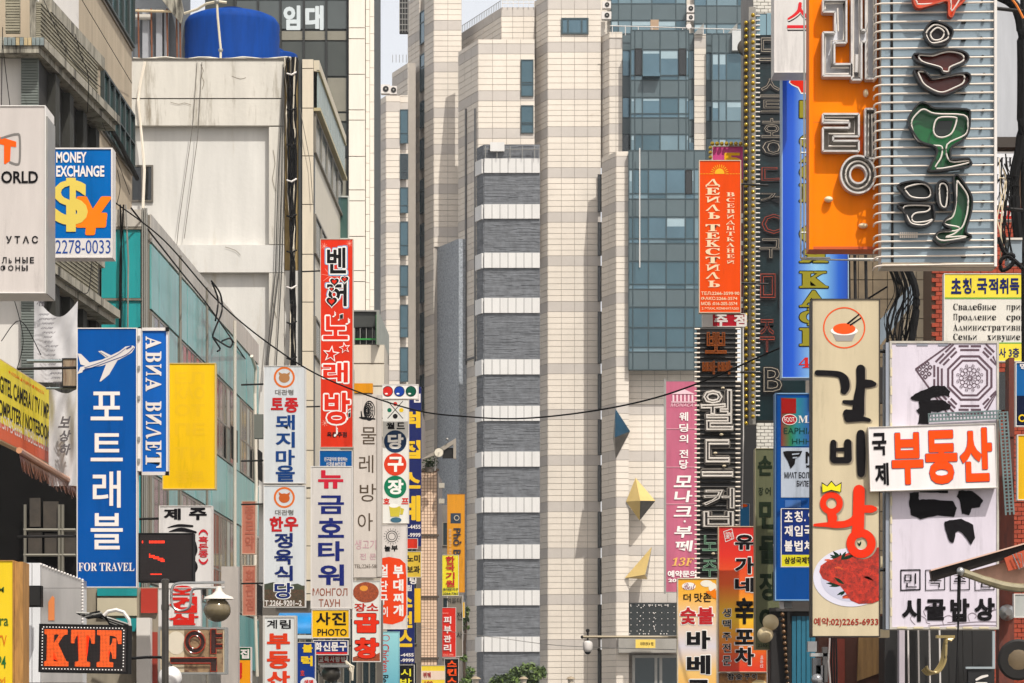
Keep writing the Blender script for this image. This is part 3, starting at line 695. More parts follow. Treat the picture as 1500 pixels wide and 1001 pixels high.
for (za, zb) in ((8.9, 11.02), (4.8, 7.3)):
    for i in range(nP):
        a, b = i*wP+.04, (i+1)*wP-.04; f = MB(); mid = (a+b)/2
        if i % 4 == 2:
            pc.box(f, a, b, za, zb, .001, .03); f.build('teal_panel', TEALS, C_); continue
        if i == 0: a = .45
        t = .05
        for q4 in ((a, a+t, za, zb), (b-t, b, za, zb), (mid-t/2, mid+t/2, za, zb), (a+t, b-t, za, za+t), (a+t, b-t, zb-t, zb), (a+t, b-t, za+.95, za+1.0)): pc.box(f, *q4, .0, .05)
        w_ = f.build('window', CFR, C_)
        f = MB(); pc.box(f, a+t, mid-.03, za+t, zb-t, .002, .04); f.build('pane', GL3 if i % 3 else glassmat((150, 160, 150), .1, .3), w_)
        f = MB(); pc.box(f, mid+.03, b-t, za+t, zb-t, .002, .04); f.build('pane', GLD, w_)
        if i % 4 == 1:
            f = MB()
            for k in range(9): u = a+.1+k*(b-a-.2)/8; f.tube([pc.at(u, za+.1, .16), pc.at(u, za+1.0, .16)], .014, 4)
            for z in (za+.12, za+.55, za+1.0): f.tube([pc.at(a+.05, z, .16), pc.at(b-.05, z, .16)], .014, 4)
            f.build('window_guard', DARKM, w_)
for x in (252, 292, 333.5):
    mb = MB(); u = pc.uv(x, 0)[0]; mb.tube([pc.at(u, 12.9, .2), pc.at(u, 9, .2), pc.at(u, 1, .2)], .05 if x > 330 else .035, 7); mb.build('drain_pipe', mat((190, 182, 168), name='pale_pipe') if x > 330 else CFR, C_)
    for z in (11.0, 9.1, 7.2, 5.0): pass
mb = MB(); u = pc.uv(361, 0)[0]; mb.tube([pc.at(u-.8, 12.4, .25), pc.at(u-.2, 12.1, .3), pc.at(u, 11.4, .25), pc.at(u+.1, 8.6, .28), pc.at(u-.1, 5.5, .25), pc.at(u+.15, 3, .3)], .05, 7); mb.build('white_hose', mat((216, 206, 190), name='white_hose'), C_)
# --- D: the white concrete building
Dn = 90.0
D_ = root('concrete_building', 'stained white concrete building with blank recessed wall panels under the blue tank', 'building', P(320, HOR, Dn))
pd = Pl(320, Dn); 
mb = MB(); pd.px(mb, 150, 88, 437, 1059, -5, -.28); mb.build('wall', CONC2, D_)
mb = MB(); pd.px(mb, 150, 88, 416, 144, -.27, .02); mb.build('parapet', CONC, D_)
mb = MB(); pd.px(mb, 150, 145.5, 416, 184, -.27, 0); mb.build('beam', CONC, D_)
mb = MB(); pd.px(mb, 212, 359, 416, 399, -.27, -.01); mb.build('beam', CONC2, D_)
mb = MB(); pd.px(mb, 150, 700, 416, 740, -.27, 0); mb.build('beam', CONC2, D_)
mb = MB(); pd.px(mb, 394, 186, 416, 358, -.26, -.002); pd.px(mb, 394, 400, 416, 699, -.26, -.002); mb.build('pilaster', CONC, D_)
mb = MB(); pd.px(mb, 150, 86, 437, 88.5, -.5, .05); mb.build('coping', mat((90, 84, 74), var=.4, scale=4, name='dirty_coping'), D_)
win(pd, 190, 240, 223, 294, GLD, fm=mat((96, 90, 80), name='steel_frame'), parent=D_, off=-.24, bars=(.5,))
mb = MB(); pd.px(mb, 416.5, 90, 437, 395, -.25, -.12); mb.build('cable_recess', mat((158, 134, 84), rough=.9, var=.3, scale=2, name='ochre_render'), D_)
mb = MB(); pd.px(mb, 416.5, 396, 437, 1059, -.25, -.10); mb.build('cable_recess', CONC2, D_)
JY = [87, 101, 159, 229, 300, 373, 443, 515, 587, 660, 730, 800, 870, 940, 1059]
for a, b in zip(JY[:-1], JY[1:]):
    mb = MB(); pd.px(mb, 443, a+.7, 459, b-.6, -.3, .05); mb.build('pillar_panel', mat((206, 194, 172), rough=.6, var=.12, streak=1, name='beige_panel'), D_)
mb = MB(); pd.px(mb, 437, 87, 459.5, 1059, -.6, -.05); mb.build('pillar_core', mat((60, 62, 60), name='pillar_core'), D_)
pds = vp(459.5, Dn, 813); uD = pds.uv(500, 500)[0]; zd = lambda y: EYE+(HOR-y)/F*Dn
mb = MB(); pds.box(mb, 0.65, uD, 0, zd(102), -.35, -.02); mb.build('side_wall', mat((196, 188, 170), var=.12, streak=1, name='side_wall'), D_)
mb = MB(); pds.box(mb, 0.05, uD, zd(104), zd(88), -.02, .18); mb.build('side_coping', mat((190, 180, 158), name='coping'), D_)
SHG = mat((150, 166, 162), rough=.25, metal=.2, var=.25, scale=2, streak=1, name='frosted_glass')
for i in range(9):
    a = .1+i*(uD-.1)/9; mb = MB(); pds.box(mb, a+.03, a+(uD-.1)/9-.03, zd(157), zd(105), .10, .14); mb.build('sunshade_panel', SHG, D_)
mb = MB(); pds.box(mb, .05, uD, zd(162), zd(157.5), -.02, .22); pds.box(mb, .05, uD, zd(104.5), zd(102), .08, .2); mb.build('sunshade_rail', mat((170, 158, 120), name='rail'), D_)
for k, (za, zb) in enumerate(((zd(222), zd(164)), (zd(370), zd(312)), (zd(520), zd(462)))):
    for i in range(5):
        a = .15+i*(uD-.2)/5; f = MB(); b = a+(uD-.2)/5-.06; t = .07
        for q4 in ((a, a+t, za, zb), (b-t, b, za, zb), (a+t, b-t, za, za+t), (a+t, b-t, zb-t, zb)): pds.box(f, *q4, 0, .07)
        w_ = f.build('window', CFR, D_); f = MB(); pds.box(f, a+t, b-t, za+t, zb-t, .002, .03); f.build('pane', GL2, w_)
pdf = Pl(500, 101.5)
for (a, b) in ((288, 352),): win(pdf, 485, a, 512, b, glassmat((70, 104, 96), .3, .2), fm=mat((190, 190, 182), name='alu'), parent=D_, off=.1)
mb = MB(); pdf.px(mb, 480, 540, 518, 1059, -.5, 0); mb.build('lower_wall', mat((120, 112, 98), var=.3, name='lower_wall'), D_)
mb = MB(); mb.tube([pd.W(213, 92, .1), pd.W(205, 130, .12), pd.W(203, 150, .12), pd.W(208, 200, .1), pd.W(212, 250, .1), pd.W(209, 330, .1)], .05, 6); mb.build('white_hose', mat((225, 214, 196), name='white_hose'), D_)
# bundle of black cables in the recess
rb = random.Random(3)
bund = root('cable_bundle', 'thick bundle of black cables running down the pale concrete pilaster', 'cables', pd.W(427, 560))
for i in range(16):
    x = 418+i*1.1; pts = []
    for k in range(18):
        y = 86+k*28; sp = 1 if k < 2 else .75 if k < 8 else .45
        pts.append(pd.W(428+(x-427)*sp*(1 if k else 1.1)+rb.uniform(-1.2, 1.2)+(1.5 if k > 8 else 0), y, .05+rb.uniform(0, .2)))
    mb = MB(); mb.tube(pts, rb.choice([.018, .024, .034]), 5); mb.build('cable', BLACK if i % 6 else mat((200, 190, 170), name='pale_cable'), bund)
for i in range(9):
    mb = MB(); y = 110+i*52; mb.tube([pd.W(421, y, .2), pd.W(428, y+3, .3), pd.W(435, y-2, .2)], .03, 5); mb.build('cable_tie', BLACK if i % 3 else WHITE, bund)
for i, (xa, xb, yb) in enumerate(((404, 388, 560), (409, 392, 540), (413, 400, 620))):
    mb = MB(); mb.tube([pd.W(416, 100, .1), pd.W(xa+4, 260, .15), pd.W(xa, 400, .15), pd.W(xb, yb, .15)], .022, 5); mb.build('cable', mat((70, 68, 64), name='grey_cable'), bund)
crk = MB()
for pts in ([(294, 95), (298, 104), (295, 112), (299, 120), (296, 131)], [(250, 150), (262, 153), (270, 151), (280, 154)], [(340, 112), (352, 116), (360, 114)], [(232, 380), (246, 384), (262, 381), (280, 386)], [(330, 362), (345, 367), (352, 374)], [(400, 220), (403, 240), (399, 262), (404, 280)], [(402, 420), (399, 440), (405, 466)]):
    brush(crk, Pl(320, Dn-.025), pts, .001, .7, k=2)
crk.build('crack', mat((110, 98, 80), rough=.9, name='crack'), D_, kind='stuff')
for pts in ([(289, 92, .06), (283, 180, .05), (262, 330, .04), (248, 470, .04)], [(296, 92, .06), (290, 200, .05), (270, 350, .04)], [(440, 160, .2), (455, 240, .2), (459, 300, .2)]):
    mb = MB(); mb.tube([pd.W(x, y, o_) for x, y, o_ in pts], .012, 5); mb.build('wire', mat((104, 98, 88), name='thin_wire'), D_)
tw = root('facade_wires', 'thin dark wires slung along the beige and concrete facades at the upper left', 'cables', P(150, 100, 57))
for pts in ([(117, -5, 58.5), (150, 50, 61), (193, 122, 66.5)], [(4, 40, 51.6), (3, 80, 51.6), (2, 158, 51.6)], [(4, 66, 51.6), (9, 110, 51.6), (15, 158, 51.6)], [(110, 50, 51.5), (118, 80, 53), (129, 112, 54), (128, 165, 54.5)], [(64, 0, 51.4), (90, 60, 51.4), (112, 96, 53), (150, 130, 56)], [(96, 418, 51), (112, 425, 53), (129, 428, 54), (134, 386, 55)], [(2, 500, 46), (30, 470, 46), (60, 520, 46)], [(20, 436, 50), (34, 500, 50), (18, 560, 50)], [(150, 180, 57), (170, 230, 60), (190, 285, 62)], [(172, 250, 60), (176, 275, 61), (171, 300, 61.5)]):
    mb = MB(); mb.tube([Vector(p) for p in crom([tuple(P(*p)) for p in pts], 5)], .008, 5); mb.build('wire', BLACK, tw)
# rooftop shed with rusty rods left of the tank
sh = root('rooftop_shed', 'open rooftop shed with rusty rods and pipes left of the blue tank', 'shed', P(235, 86, 93)); q = Pl(235, 93)
mb = MB(); q.px(mb, 186, -30, 276, 87, -.6, -.3); mb.build('back_wall', mat((92, 96, 100), var=.3, scale=2, name='shed_wall'), sh)
mb = MB(); q.poly(mb, [(222, -20), (262, -20), (271, 20), (268, 40), (250, 18)], .2, .4); mb.build('roof_edge', OLDC, sh)
for x, w in ((208, 10), (228, 9), (240, 6)):
    mb = MB(); q.px(mb, x, 12, x+w, 86, -.28, -.1); mb.build('post', mat((150, 152, 156), var=.2, name='post_paint'), sh)
for x in (203, 222, 245, 259, 264):
    mb = MB(); mb.tube([q.W(x, 14, .1), q.W(x+1, 88, .1)], .03, 6); mb.build('rusty_rod', RUST, sh)
mb = MB(); mb.tube([q.W(186, 18.5, .25), q.W(270, 20, .25)], .045, 7); mb.build('pipe', mat((196, 176, 140), name='yellowed_pipe'), sh)
mb = MB(); q.px(mb, 193, 22, 222, 28, -.1, .1); mb.build('shelf', CONC, sh)
# water tanks
BLUE = mat((4, 60, 136), rough=.7, spec=.12, var=.25, scale=1.5, streak=1, name='blue_plastic')
def tank(label, cx, D, rpx, ytop, ybase):
    s = D/F; R = rpx*s; c = P(cx, ybase, D+R); c = Vector(((cx-750)/F*(D+R), D+R, P(cx, ybase, D).z)); h = (ybase-ytop)*s
    r = root('water_tank', label, 'water tank', c, 'blue rooftop water tanks')
    pr = [(R*.98, 0)]
    for k in range(1, 9): pr += [(R*(.985 if k % 2 else 1.0), h*.78*k/8)]
    pr += [(R*.985, h*.84), (R*.93, h*.91), (R*.8, h*.96), (R*.5, h*1.02), (R*.25, h*1.04)]
    mb = MB(); mb.lathe(c, pr, 48); mb.build('body', BLUE, r, smooth=True)
    mb = MB(); mb.lathe(c+Vector((0, 0, h*1.04)), [(R*.26, 0), (R*.28, .1), (R*.1, .16)], 24); mb.build('lid', BLUE, r)
    return r
tk = tank('large blue plastic water tank on the concrete roof', 340, 92, 71, 4, 90)
q = Pl(320, 91.5); mb = MB(); mb.tube([q.W(270, 20), q.W(290, 16, .2), q.W(305, 10, .4), q.W(321, 8, .5), q.W(334, 9, .45)], .045, 7); mb.build('inlet_pipe', mat((206, 196, 172), name='pale_pipe2'), tk)
mb = MB(); mb.tube([q.W(320, 6, .5), q.W(321, 30, .45), q.W(325, 75, .4), q.W(325, 90, .4)], .04, 7); mb.build('drop_pipe', mat((206, 196, 172), name='pale_pipe2'), tk)
mb = MB(); mb.ball(q.W(320, 8, .5), .09); mb.ball(q.W(325, 78, .4), .08); mb.build('valve', GREYM, tk)
tank('small blue water tank peeping out behind the large one', 408, 96, 28, 72, 90)
mb = MB(); mb.tube([P(195+i*16, 85.5+1.6*math.sin(i*1.7), 90.25) for i in range(16)], .03, 5); mb.tube([P(195+i*16, 86.5+1.2*math.sin(i*2.3+1), 90.15) for i in range(16)], .02, 5); mb.build('roof_edge_cable', mat((196, 190, 176), name='roof_cable'), D_)
# --- E: dark glass building with the rental notice
E_ = root('dark_glass_building', 'dark glass office block with large rental letters and a white stone edge', 'building', P(450, HOR, 120)); pe = Pl(450, 120)
mb = MB(); pe.px(mb, 300, -60, 548, 1059, -6, -.1); mb.build('wall', mat((44, 48, 46), name='dark_core'), E_)
DKG = mat((66, 70, 66), rough=.3, metal=.1, var=.15, name='dark_panel'); LTG = mat((128, 124, 110), rough=.4, var=.12, name='beige_spandrel')
xs = [345, 378, 411, 445, 478, 509]
for i in range(5):
    for (a, b, m, nm) in ((-60, -2, GL3, 'pane'), (1, 42, glassmat((84, 90, 88), .3, .2), 'pane'), (45.5, 58.5, LTG, 'spandrel_panel'), (61, 111, DKG, 'dark_panel'), (114, 163, LTG, 'spandrel_panel'), (166, 177, LTG, 'spandrel_panel'), (180, 229, DKG, 'dark_panel'), (232, 290, LTG, 'spandrel_panel')):
        mb = MB(); pe.px(mb, xs[i]+1.6, a, xs[i+1]-1.6, b, -.09, -.04); mb.build(nm, m, E_)
mb = MB()
for x in xs: pe.px(mb, x-1.4, -60, x+1.4, 300, -.095, .04)
mb.build('mullions', mat((30, 32, 30), name='mullion'), E_)
WST = mat((226, 218, 204), rough=.5, var=.07, streak=1, name='white_stone')
mb = MB(); pe.px(mb, 535.2, -60, 547.8, 540, -.0999, -.02); mb.build('stone_backing', mat((150, 142, 128), name='stone_backing'), E_)
JE = [-60, -8, 43, 59, 111, 163, 178, 231, 280, 296, 348, 398, 414, 466, 520]
for a, b in zip(JE[:-1], JE[1:]):
    mb = MB(); pe.px(mb, 511.5, a+.6, 535, b-.6, -.09, .25); mb.build('stone_panel', WST, E_)
for k in range(24):
    a = -60+k*25+(k % 3)*4; mb = MB(); pe.px(mb, 536, -60+k*25, 541.5, -60+k*25+24.4, -.019, .08); mb.build('stone_panel', WST, E_)
    mb = MB(); pe.px(mb, 542, -50+k*25, 548, -50+k*25+24.4, -.019, .02); mb.build('stone_panel', WST, E_)
nt = mat((196, 204, 206), rough=.5, name='notice_film')
for ch, x0, x1 in (('임', 415, 440), ('대', 447, 474)):
    mb = MB(); text(mb, pe, ch, x0, 8, x1, 44, -.03, .06); mb.build('notice_lettering', nt, E_)
# --- F: the balcony block under it
F_ = root('balcony_block', 'narrow beige block with a dark balcony window and green frame below the white stone edge', 'building', P(540, HOR, 112)); pf_ = Pl(540, 112)
mb = MB(); pf_.px(mb, 440, 505, 563, 1059, -3, -.05); mb.build('wall', mat((176, 166, 150), var=.2, name='wall'), F_)
for a, b in ((506, 532), (534, 565), (567, 600), (602, 640)):
    mb = MB(); pf_.px(mb, 517, a, 562.5, b, -.045, .04); mb.build('wall_panel', mat((204, 194, 176), var=.1, streak=1, name='beige_panel2'), F_)
mb = MB(); pf_.px(mb, 518, 457, 553, 504, -.8, -.4); mb.build('dark_room', GLD, F_)
mb = MB(); pf_.px(mb, 518, 456, 554, 479, -.39, .0); mb.build('blind', mat((52, 54, 50), var=.2, name='blind'), F_)
mb = MB()
for x in (519, 527, 536, 545): pf_.px(mb, x, 480, x+1, 504, -.1, -.05)
pf_.px(mb, 518, 455, 556, 457, -.4, .1); mb.build('window_bars', GREYM, F_)
GRN = mat((40, 150, 60), rough=.4, name='green_paint')
mb = MB(); pf_.px(mb, 550.5, 462, 552.5, 504, -.04, .02); pf_.px(mb, 520, 496, 550, 498, -.04, .02); mb.build('green_frame', GRN, F_)
pfs = vp(555, 111.5, 813); mb = MB(); pfs.px(mb, 555, 456, 570, 505, -.1, 0); mb.build('side_screen', mat((132, 136, 126), var=.2, name='side_screen'), F_)
mb = MB(); pfs.px(mb, 563, 506, 570, 640, -.4, 0); mb.build('side_wall', mat((160, 150, 136), name='side_wall2'), F_)
# --- tile column building and fillers deep in the street
T_ = root('tile_column', 'narrow pink tiled pillar block between the signs of the left side', 'building', P(630, HOR, 118)); pt = Pl(630, 118)
mb = MB(); pt.px(mb, 617, 690, 640, 1059, -2, 0); mb.build('core', mat((150, 110, 90), name='tile_grout'), T_)
TL = mat((226, 196, 168), rough=.35, var=.12, scale=4, name='pink_tile'); tl = MB()
for j in range(70):
    for i in range(5):
        y = 692+j*4.8
        if y > 1040: continue
        pt.px(tl, 617.3+i*4.6, y, 621.1+i*4.6, y+4.1, .001, .03)
tl.build('wall_tiles', TL, T_, kind='stuff')
for y in (690, 786, 876, 966):
    mb = MB(); pt.px(mb, 616, y-3, 643, y, -.1, .10); mb.build('ledge', mat((80, 66, 54), name='ledge'), T_)
pts_ = vp(641, 118, 813); mb = MB(); pts_.px(mb, 641, 692, 648, 1059, -.3, 0); mb.build('side_wall', mat((92, 84, 78), var=.3, name='tile_side'), T_)
K_ = root('far_shop_row', 'row of shop fronts in shade deep along the left of the street', 'building', P(600, HOR, 125)); pk = Pl(600, 126)
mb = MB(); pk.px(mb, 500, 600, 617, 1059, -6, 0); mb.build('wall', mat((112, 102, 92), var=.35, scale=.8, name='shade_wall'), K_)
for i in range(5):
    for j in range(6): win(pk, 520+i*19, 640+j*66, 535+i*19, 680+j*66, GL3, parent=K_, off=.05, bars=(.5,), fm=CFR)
K2 = root('far_shop_row', 'low dark shop fronts behind the orange noodle sign', 'building', P(660, HOR, 152)); pk = Pl(660, 156)
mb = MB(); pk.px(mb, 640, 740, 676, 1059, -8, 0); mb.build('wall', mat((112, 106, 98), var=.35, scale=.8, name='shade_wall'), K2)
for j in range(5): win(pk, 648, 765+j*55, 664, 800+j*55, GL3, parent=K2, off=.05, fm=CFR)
# lower mass behind the bottom-left signs
L_ = root('shop_row', 'shaded shop row with shutters and dark windows behind the lower left signs', 'building', P(400, HOR, 96)); pk = Pl(400, 89.0)
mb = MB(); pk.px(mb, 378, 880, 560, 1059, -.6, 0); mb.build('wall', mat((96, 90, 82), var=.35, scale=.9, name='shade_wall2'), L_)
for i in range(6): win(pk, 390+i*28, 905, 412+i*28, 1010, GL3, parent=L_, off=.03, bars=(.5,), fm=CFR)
# ================================================================== LEFT SIDE SIGNS
NAVY = ink((28, 34, 66)); INKK = ink((22, 20, 22)); RED = ink((196, 38, 30)); INKB = ink((30, 56, 120)); INKW = ink((222, 214, 208)); BROWN = ink((84, 70, 56))
YEL = ink((226, 190, 40)); GREEN = ink((20, 104, 72)); ORG = ink((232, 92, 24)); GREYI = ink((120, 116, 112))
SW = S((206, 202, 198)); SBL = S((0, 76, 150)); SYE = S((230, 192, 24))
def edge_lit(s, x0, y0, x1, y1): pass
# telecom shop
s = Sign('shop_sign', 'big pale grey phone shop light box with orange T emblem at the left edge', Pl(0, 33.6), -60, 155, 67, 430, S((196, 188, 182)), side=mat((224, 220, 214), streak=1, name='side_paint'), depth=.62, frame=1.2, group=GRP_L, arm=-1)
s.g(ORG, [(-6, 204), (1, 201), (24, 208), (24, 216), (16, 215), (15, 236), (8, 241), (6, 240), (6, 213), (-6, 210)])
def f(mb, pl):
    brush(mb, pl, [(2, 203), (14, 199), (24, 197), (29, 201), (29, 236), (24, 241), (15, 238)], .010, 3.0, k=4)
s.L(GREYI, f, 'emblem')
s.t(INKK, ('ORLD', 2, 251, 56, 269), ('У Т А С', 9, 346, 56, 357), bold=.025)
for ch, x0, y0, x1, y1 in (('Л', 3, 377, 10, 386), ('Ь', 13, 379, 17.5, 386), ('Н', 22.5, 377, 30, 386), ('Ы', 33, 377, 41, 386), ('Е', 44, 377, 50, 386), ('О', 12, 389, 20, 397), ('Н', 23, 389, 29.5, 397), ('Ы', 32, 389, 41, 397)):
    mb = MB(); cyr(mb, s.pl, ch, x0, y0, x1, y1, .012, bold=.02, sans=True); mb.build('letter', INKK, s.r)
s.t(INKK, ('Φ', 1, 388.5, 9.5, 397.5), bold=.01)
s.t(INKK, ('W', -19, 251, -1, 269), bold=.025)
mb = MB(); s.pl.px(mb, 67.2, 170, 69, 430, -.6, -.02); mb.build('side_seam', GREYM, s.r)
# money exchange
s = Sign('money_exchange_sign', 'blue money exchange sign with yellow dollar and orange yen symbols', Pl(122, 36), 77.5, 217, 165, 378, S((0, 96, 168)), depth=.28, frame=2, group=GRP_L, arm=-.8)
s.t(INKW, ('MONEY', 82.5, 223, 127, 239), ('EXCHANGE', 82.5, 243, 153, 259.5), bold=.035)
mb = MB(); s.pl.px(mb, 79, 349.5, 163.5, 376.5, .006, .009, ref=122); mb.build('number_panel', SW, s.r)
s.t(ink((36, 70, 140)), ('2278-0033', 81.5, 352, 162, 372), bold=.0)
s.t(ink((214, 190, 88)), ('$', 79, 261, 129, 340), bold=.035, o=.016); s.t(ink((240, 122, 22)), ('¥', 109, 288, 161, 345), bold=.07, shear=.12)
# blue travel agency
s = Sign('travel_agency_sign', 'tall blue travel agency sign with white airplane and Korean letters', Pl(156, 44), 112.5, 480.5, 201, 861, SBL, depth=.22, frame=1.4, group=GRP_L, arm=-1)
mb = MB(); s.pl.px(mb, 201.3, 481, 206, 690, -.2, -.02); mb.build('side_frame', WHITE, s.r)
mb = MB()
for y in (492, 536, 580, 640, 672): s.pl.px(mb, 202, y, 205, y+6, -.018, .01)
mb.build('bolt', GREYM, s.r)
PLW = ink((206, 200, 196))
s.g(PLW, [(125, 540), (128, 532), (150, 527), (175, 515), (184, 508), (195, 506.5), (198, 509), (193, 517), (175, 527), (150, 536)], [(114, 518), (119, 519), (132, 532), (127, 537), (118, 534)], [(113.5, 548), (118, 538), (128, 536), (120, 546)], [(157, 530), (173, 527), (160, 549), (148, 559), (146, 559)], [(144, 515), (149, 514), (163, 521), (155, 524)])
def f(mb, pl):
    brush(mb, pl, [(122, 543), (140, 537), (165, 528), (185, 520), (196, 510)], .013, 1.0); brush(mb, pl, [(124, 539), (145, 532), (170, 521), (184, 511)], .0134, .7)
    brush(mb, pl, [(186, 511), (192, 508)], .0138, 2.2); brush(mb, pl, [(147, 516), (158, 523)], .0142, .6)
s.L(INKB, f, 'emblem')
for ch, a, b, c2, d in (('포', 133, 574, 180, 616), ('트', 133, 635, 180, 676), ('래', 136, 690, 177, 744), ('블', 133, 752, 180, 805)): s.t(INKW, (ch, a, b, c2, d), bold=.012)
s.t(INKW, (serif('FOR TRAVEL'), 115, 824.5, 197, 837), bold=.0)
# airline tickets
s = Sign('ticket_sign', 'narrow blue sign with white Cyrillic letters running downwards beside the travel sign', Pl(225, 45), 206.5, 482, 246, 695, S((18, 92, 176)), depth=.2, frame=2.4, framemat=mat((206, 208, 214), name='alu_frame'), group=GRP_L, arm=-.6)
mb = MB(); s.pl.px(mb, 203, 480.5, 247, 485, -.03, .03); s.pl.px(mb, 203, 691.5, 247, 696.5, -.03, .03); mb.build('end_cap', WHITE, s.r)
mb = MB()
for (x, y) in ((203, 480), (243, 480), (203, 691), (243, 691)): s.pl.px(mb, x, y, x+5, y+6, .031, .05)
mb.build('corner_clip', BLACK, s.r, kind='stuff')
ys = [(493, 512, 'А'), (515, 531, 'В'), (533.5, 551, 'И'), (553.5, 573.5, 'А'), (588, 603, 'В'), (605.5, 623, 'И'), (625, 643, 'Л'), (645.5, 660.5, 'Е'), (663, 685.5, 'Т')]
for a, b, ch in ys:
    mb = MB(); cyr(mb, s.pl, ch, 213.5, a, 236.5, b, .014, rot=90, bold=.012); mb.build('letter', INKW, s.r)
# blank yellow
s = Sign('blank_sign', 'plain bright yellow sign with only faint ghosts of writing', Pl(277, 47.5), 238, 532, 316, 717, S((226, 182, 20), var=.14), side=mat((200, 176, 110), name='yellow_side'), depth=.22, frame=1.2, group=GRP_L, arm=-.6)
gh = mat((221, 177, 20), rough=.45, var=.12, scale=1.1, streak=1, spec=.2, name='ghost_print')
for i, y in enumerate((545, 567, 592, 620, 655, 690)): s.t(gh, (['ЕЛ', 'КАО', 'ОТ', 'ПЕ', 'ТИ', '종로'][i], 256, y, 300, y+18), bold=.03, o=.0062)
# camera shop board on the facade
pcs = vp(0, 43, 853); s = Sign('camera_shop_sign', 'yellow camera, TV and computer shop board with an orange strip on the left facade', pcs, -20, 511, 79, 640, S((226, 200, 36)), side=mat((190, 160, 120), name='board_side'), depth=.1, frame=0, group=None)
bpy.data.objects.remove(s.r.children[1]); bpy.data.objects.remove(s.r.children[0])
u0, u1 = pcs.uv(-20, 0)[0], pcs.uv(79, 0)[0]; vt = pcs.uv(79, 575)[1]; vb = pcs.uv(79, 684)[1]; vm = pcs.uv(79, 660)[1]
mb = MB(); pcs.box(mb, u0, u1, vb, vt, -.12, 0); mb.build('board', mat((200, 170, 130), name='board_side'), s.r)
mb = MB(); pcs.box(mb, u0, u1-.02, vm, vt-.02, .001, .006); mb.build('face_panel', S((224, 204, 40)), s.r)
mb = MB(); pcs.box(mb, u0, u1-.02, vb+.02, vm-.003, .001, .006); mb.build('orange_strip', S((206, 88, 48)), s.r)
def ft(st, a, b, z0, z1, m, bold=.02):
    mb = MB(); vs, fs, a0, a1, b0, b1 = glyph(st, bold); mb.add([pcs.at(a+(b-a)*(x-a0)/(a1-a0), z0+(z1-z0)*(y-b0)/(b1-b0), .010) for x, y in vs], fs); mb.build('lettering', m, s.r)
H_ = vt-vm; ub0 = pcs.uv(0, 0)[0]
ft('DIGITEL CAMERA / TV / MP3', ub0-.4, u1-.35, vm+H_*.47, vm+H_*.74, INKK); ft('COMPUTER / NOTEBOOK', ub0-.4, u1-.35, vm+H_*.10, vm+H_*.36, INKK)
ft('★ KODAK ▲ FUJIFILM ● MINOLTA', ub0+.6, u1-.9, vm+H_*.83, vm+H_*.91, ORG, .0); ft('1.57745-6556  MOBILE.CO.KR', ub0, u1-.5, vb+.2, vb+.42, INKW, .0)
# copper fringe awning beneath it
aw = root('awning', 'fringed copper coloured awning edge below the yellow camera board', 'awning', pcs.at(0, vb-.5)); COP = mat((150, 84, 48), rough=.4, metal=.3, var=.4, scale=9, name='copper_cloth')
pa = vp(0, 42.6, 800)
mb = MB(); mb.tube([pa.W(-10, 660, .4), pa.W(86, 715, .4)], .05, 8); mb.build('rail', mat((210, 150, 110), rough=.3, metal=.5, name='copper_rail'), aw)
for i in range(46):
    x = -8+i*2.05; y = 664+(x+10)*.573; mb = MB(); h = random.uniform(19, 27)-(x*.05); a = pa.W(x, y, .38); b_ = pa.W(x+2, y+1.2, .38); z = h/F*44
    mb.add([a, b_, b_+Vector((.04, -.05*math.sin(i*2.1), -z)), a+Vector((.06, .05*math.sin(i*2.1), -z))], [(0, 1, 2, 3)]); mb.build('fringe', COP, aw)
# crumpled banners
def banner(name, label, pl, x0, y0, x1, y1, sag, m, marks=None, amp=.12, nx=22, ny=30):
    r = root(name, label, 'banner', pl.W((x0+x1)/2, y1)); vs = []; fs = []
    for j in range(ny+1):
        for i in range(nx+1):
            fx, fy = i/nx, j/ny; y = y0+(y1-y0)*fy+sag*math.sin(fx*math.pi*.9)*(1-fy)
            vs.append(pl.W(x0+(x1-x0)*fx, y, amp*(math.sin(fx*7+fy*3)+.5*math.sin(fx*11-fy*6)+.35*math.sin(fy*9+fx*17+2*math.sin(fy*5)))))
    for j in range(ny):
        for i in range(nx): fs.append((j*(nx+1)+i, j*(nx+1)+i+1, (j+1)*(nx+1)+i+1, (j+1)*(nx+1)+i))
    mb = MB(); mb.add(vs, fs); mb.build('cloth', m, r, smooth=True)
    if marks: mb = MB(); marks(mb, pl); mb.build('lettering', mat((90, 86, 90), name='faded_print'), r, kind='stuff')
    return r
def mk(mb, pl):
    rr = random.Random(5)
    for i in range(16):
        y = 462+i*5.4+(i*1.2); x = 60+i*1.3; n = 3+i % 3
        text(mb, pl, ''.join(rr.choice('가나다라마바사아자차카타파하') for _ in range(n)), x, y, x+rr.uniform(10, 24), y+3.6, .22, .03, shear=.25)
    text(mb, pl, '개업', 57, 440, 68, 452, .22, .05)
BNW = mat((186, 184, 184), rough=.6, var=.2, scale=2, name='banner_cloth')
banner('banner', 'sagging white banner with faded black writing tied to the slab building', Pl(82, 47), 50, 430, 114, 560, 34, BNW, mk, amp=.035)
def mk2(mb, pl):
    for (c, y) in (('보', 612), ('상', 632), ('하', 652)): text(mb, pl, c, 90, y, 106, y+17, .2, .04, shear=.3)
banner('banner', 'crumpled grey white banner hanging behind the blue travel sign', Pl(95, 46.4), 72, 566, 114, 712, 10, BNW, mk2, amp=.05)
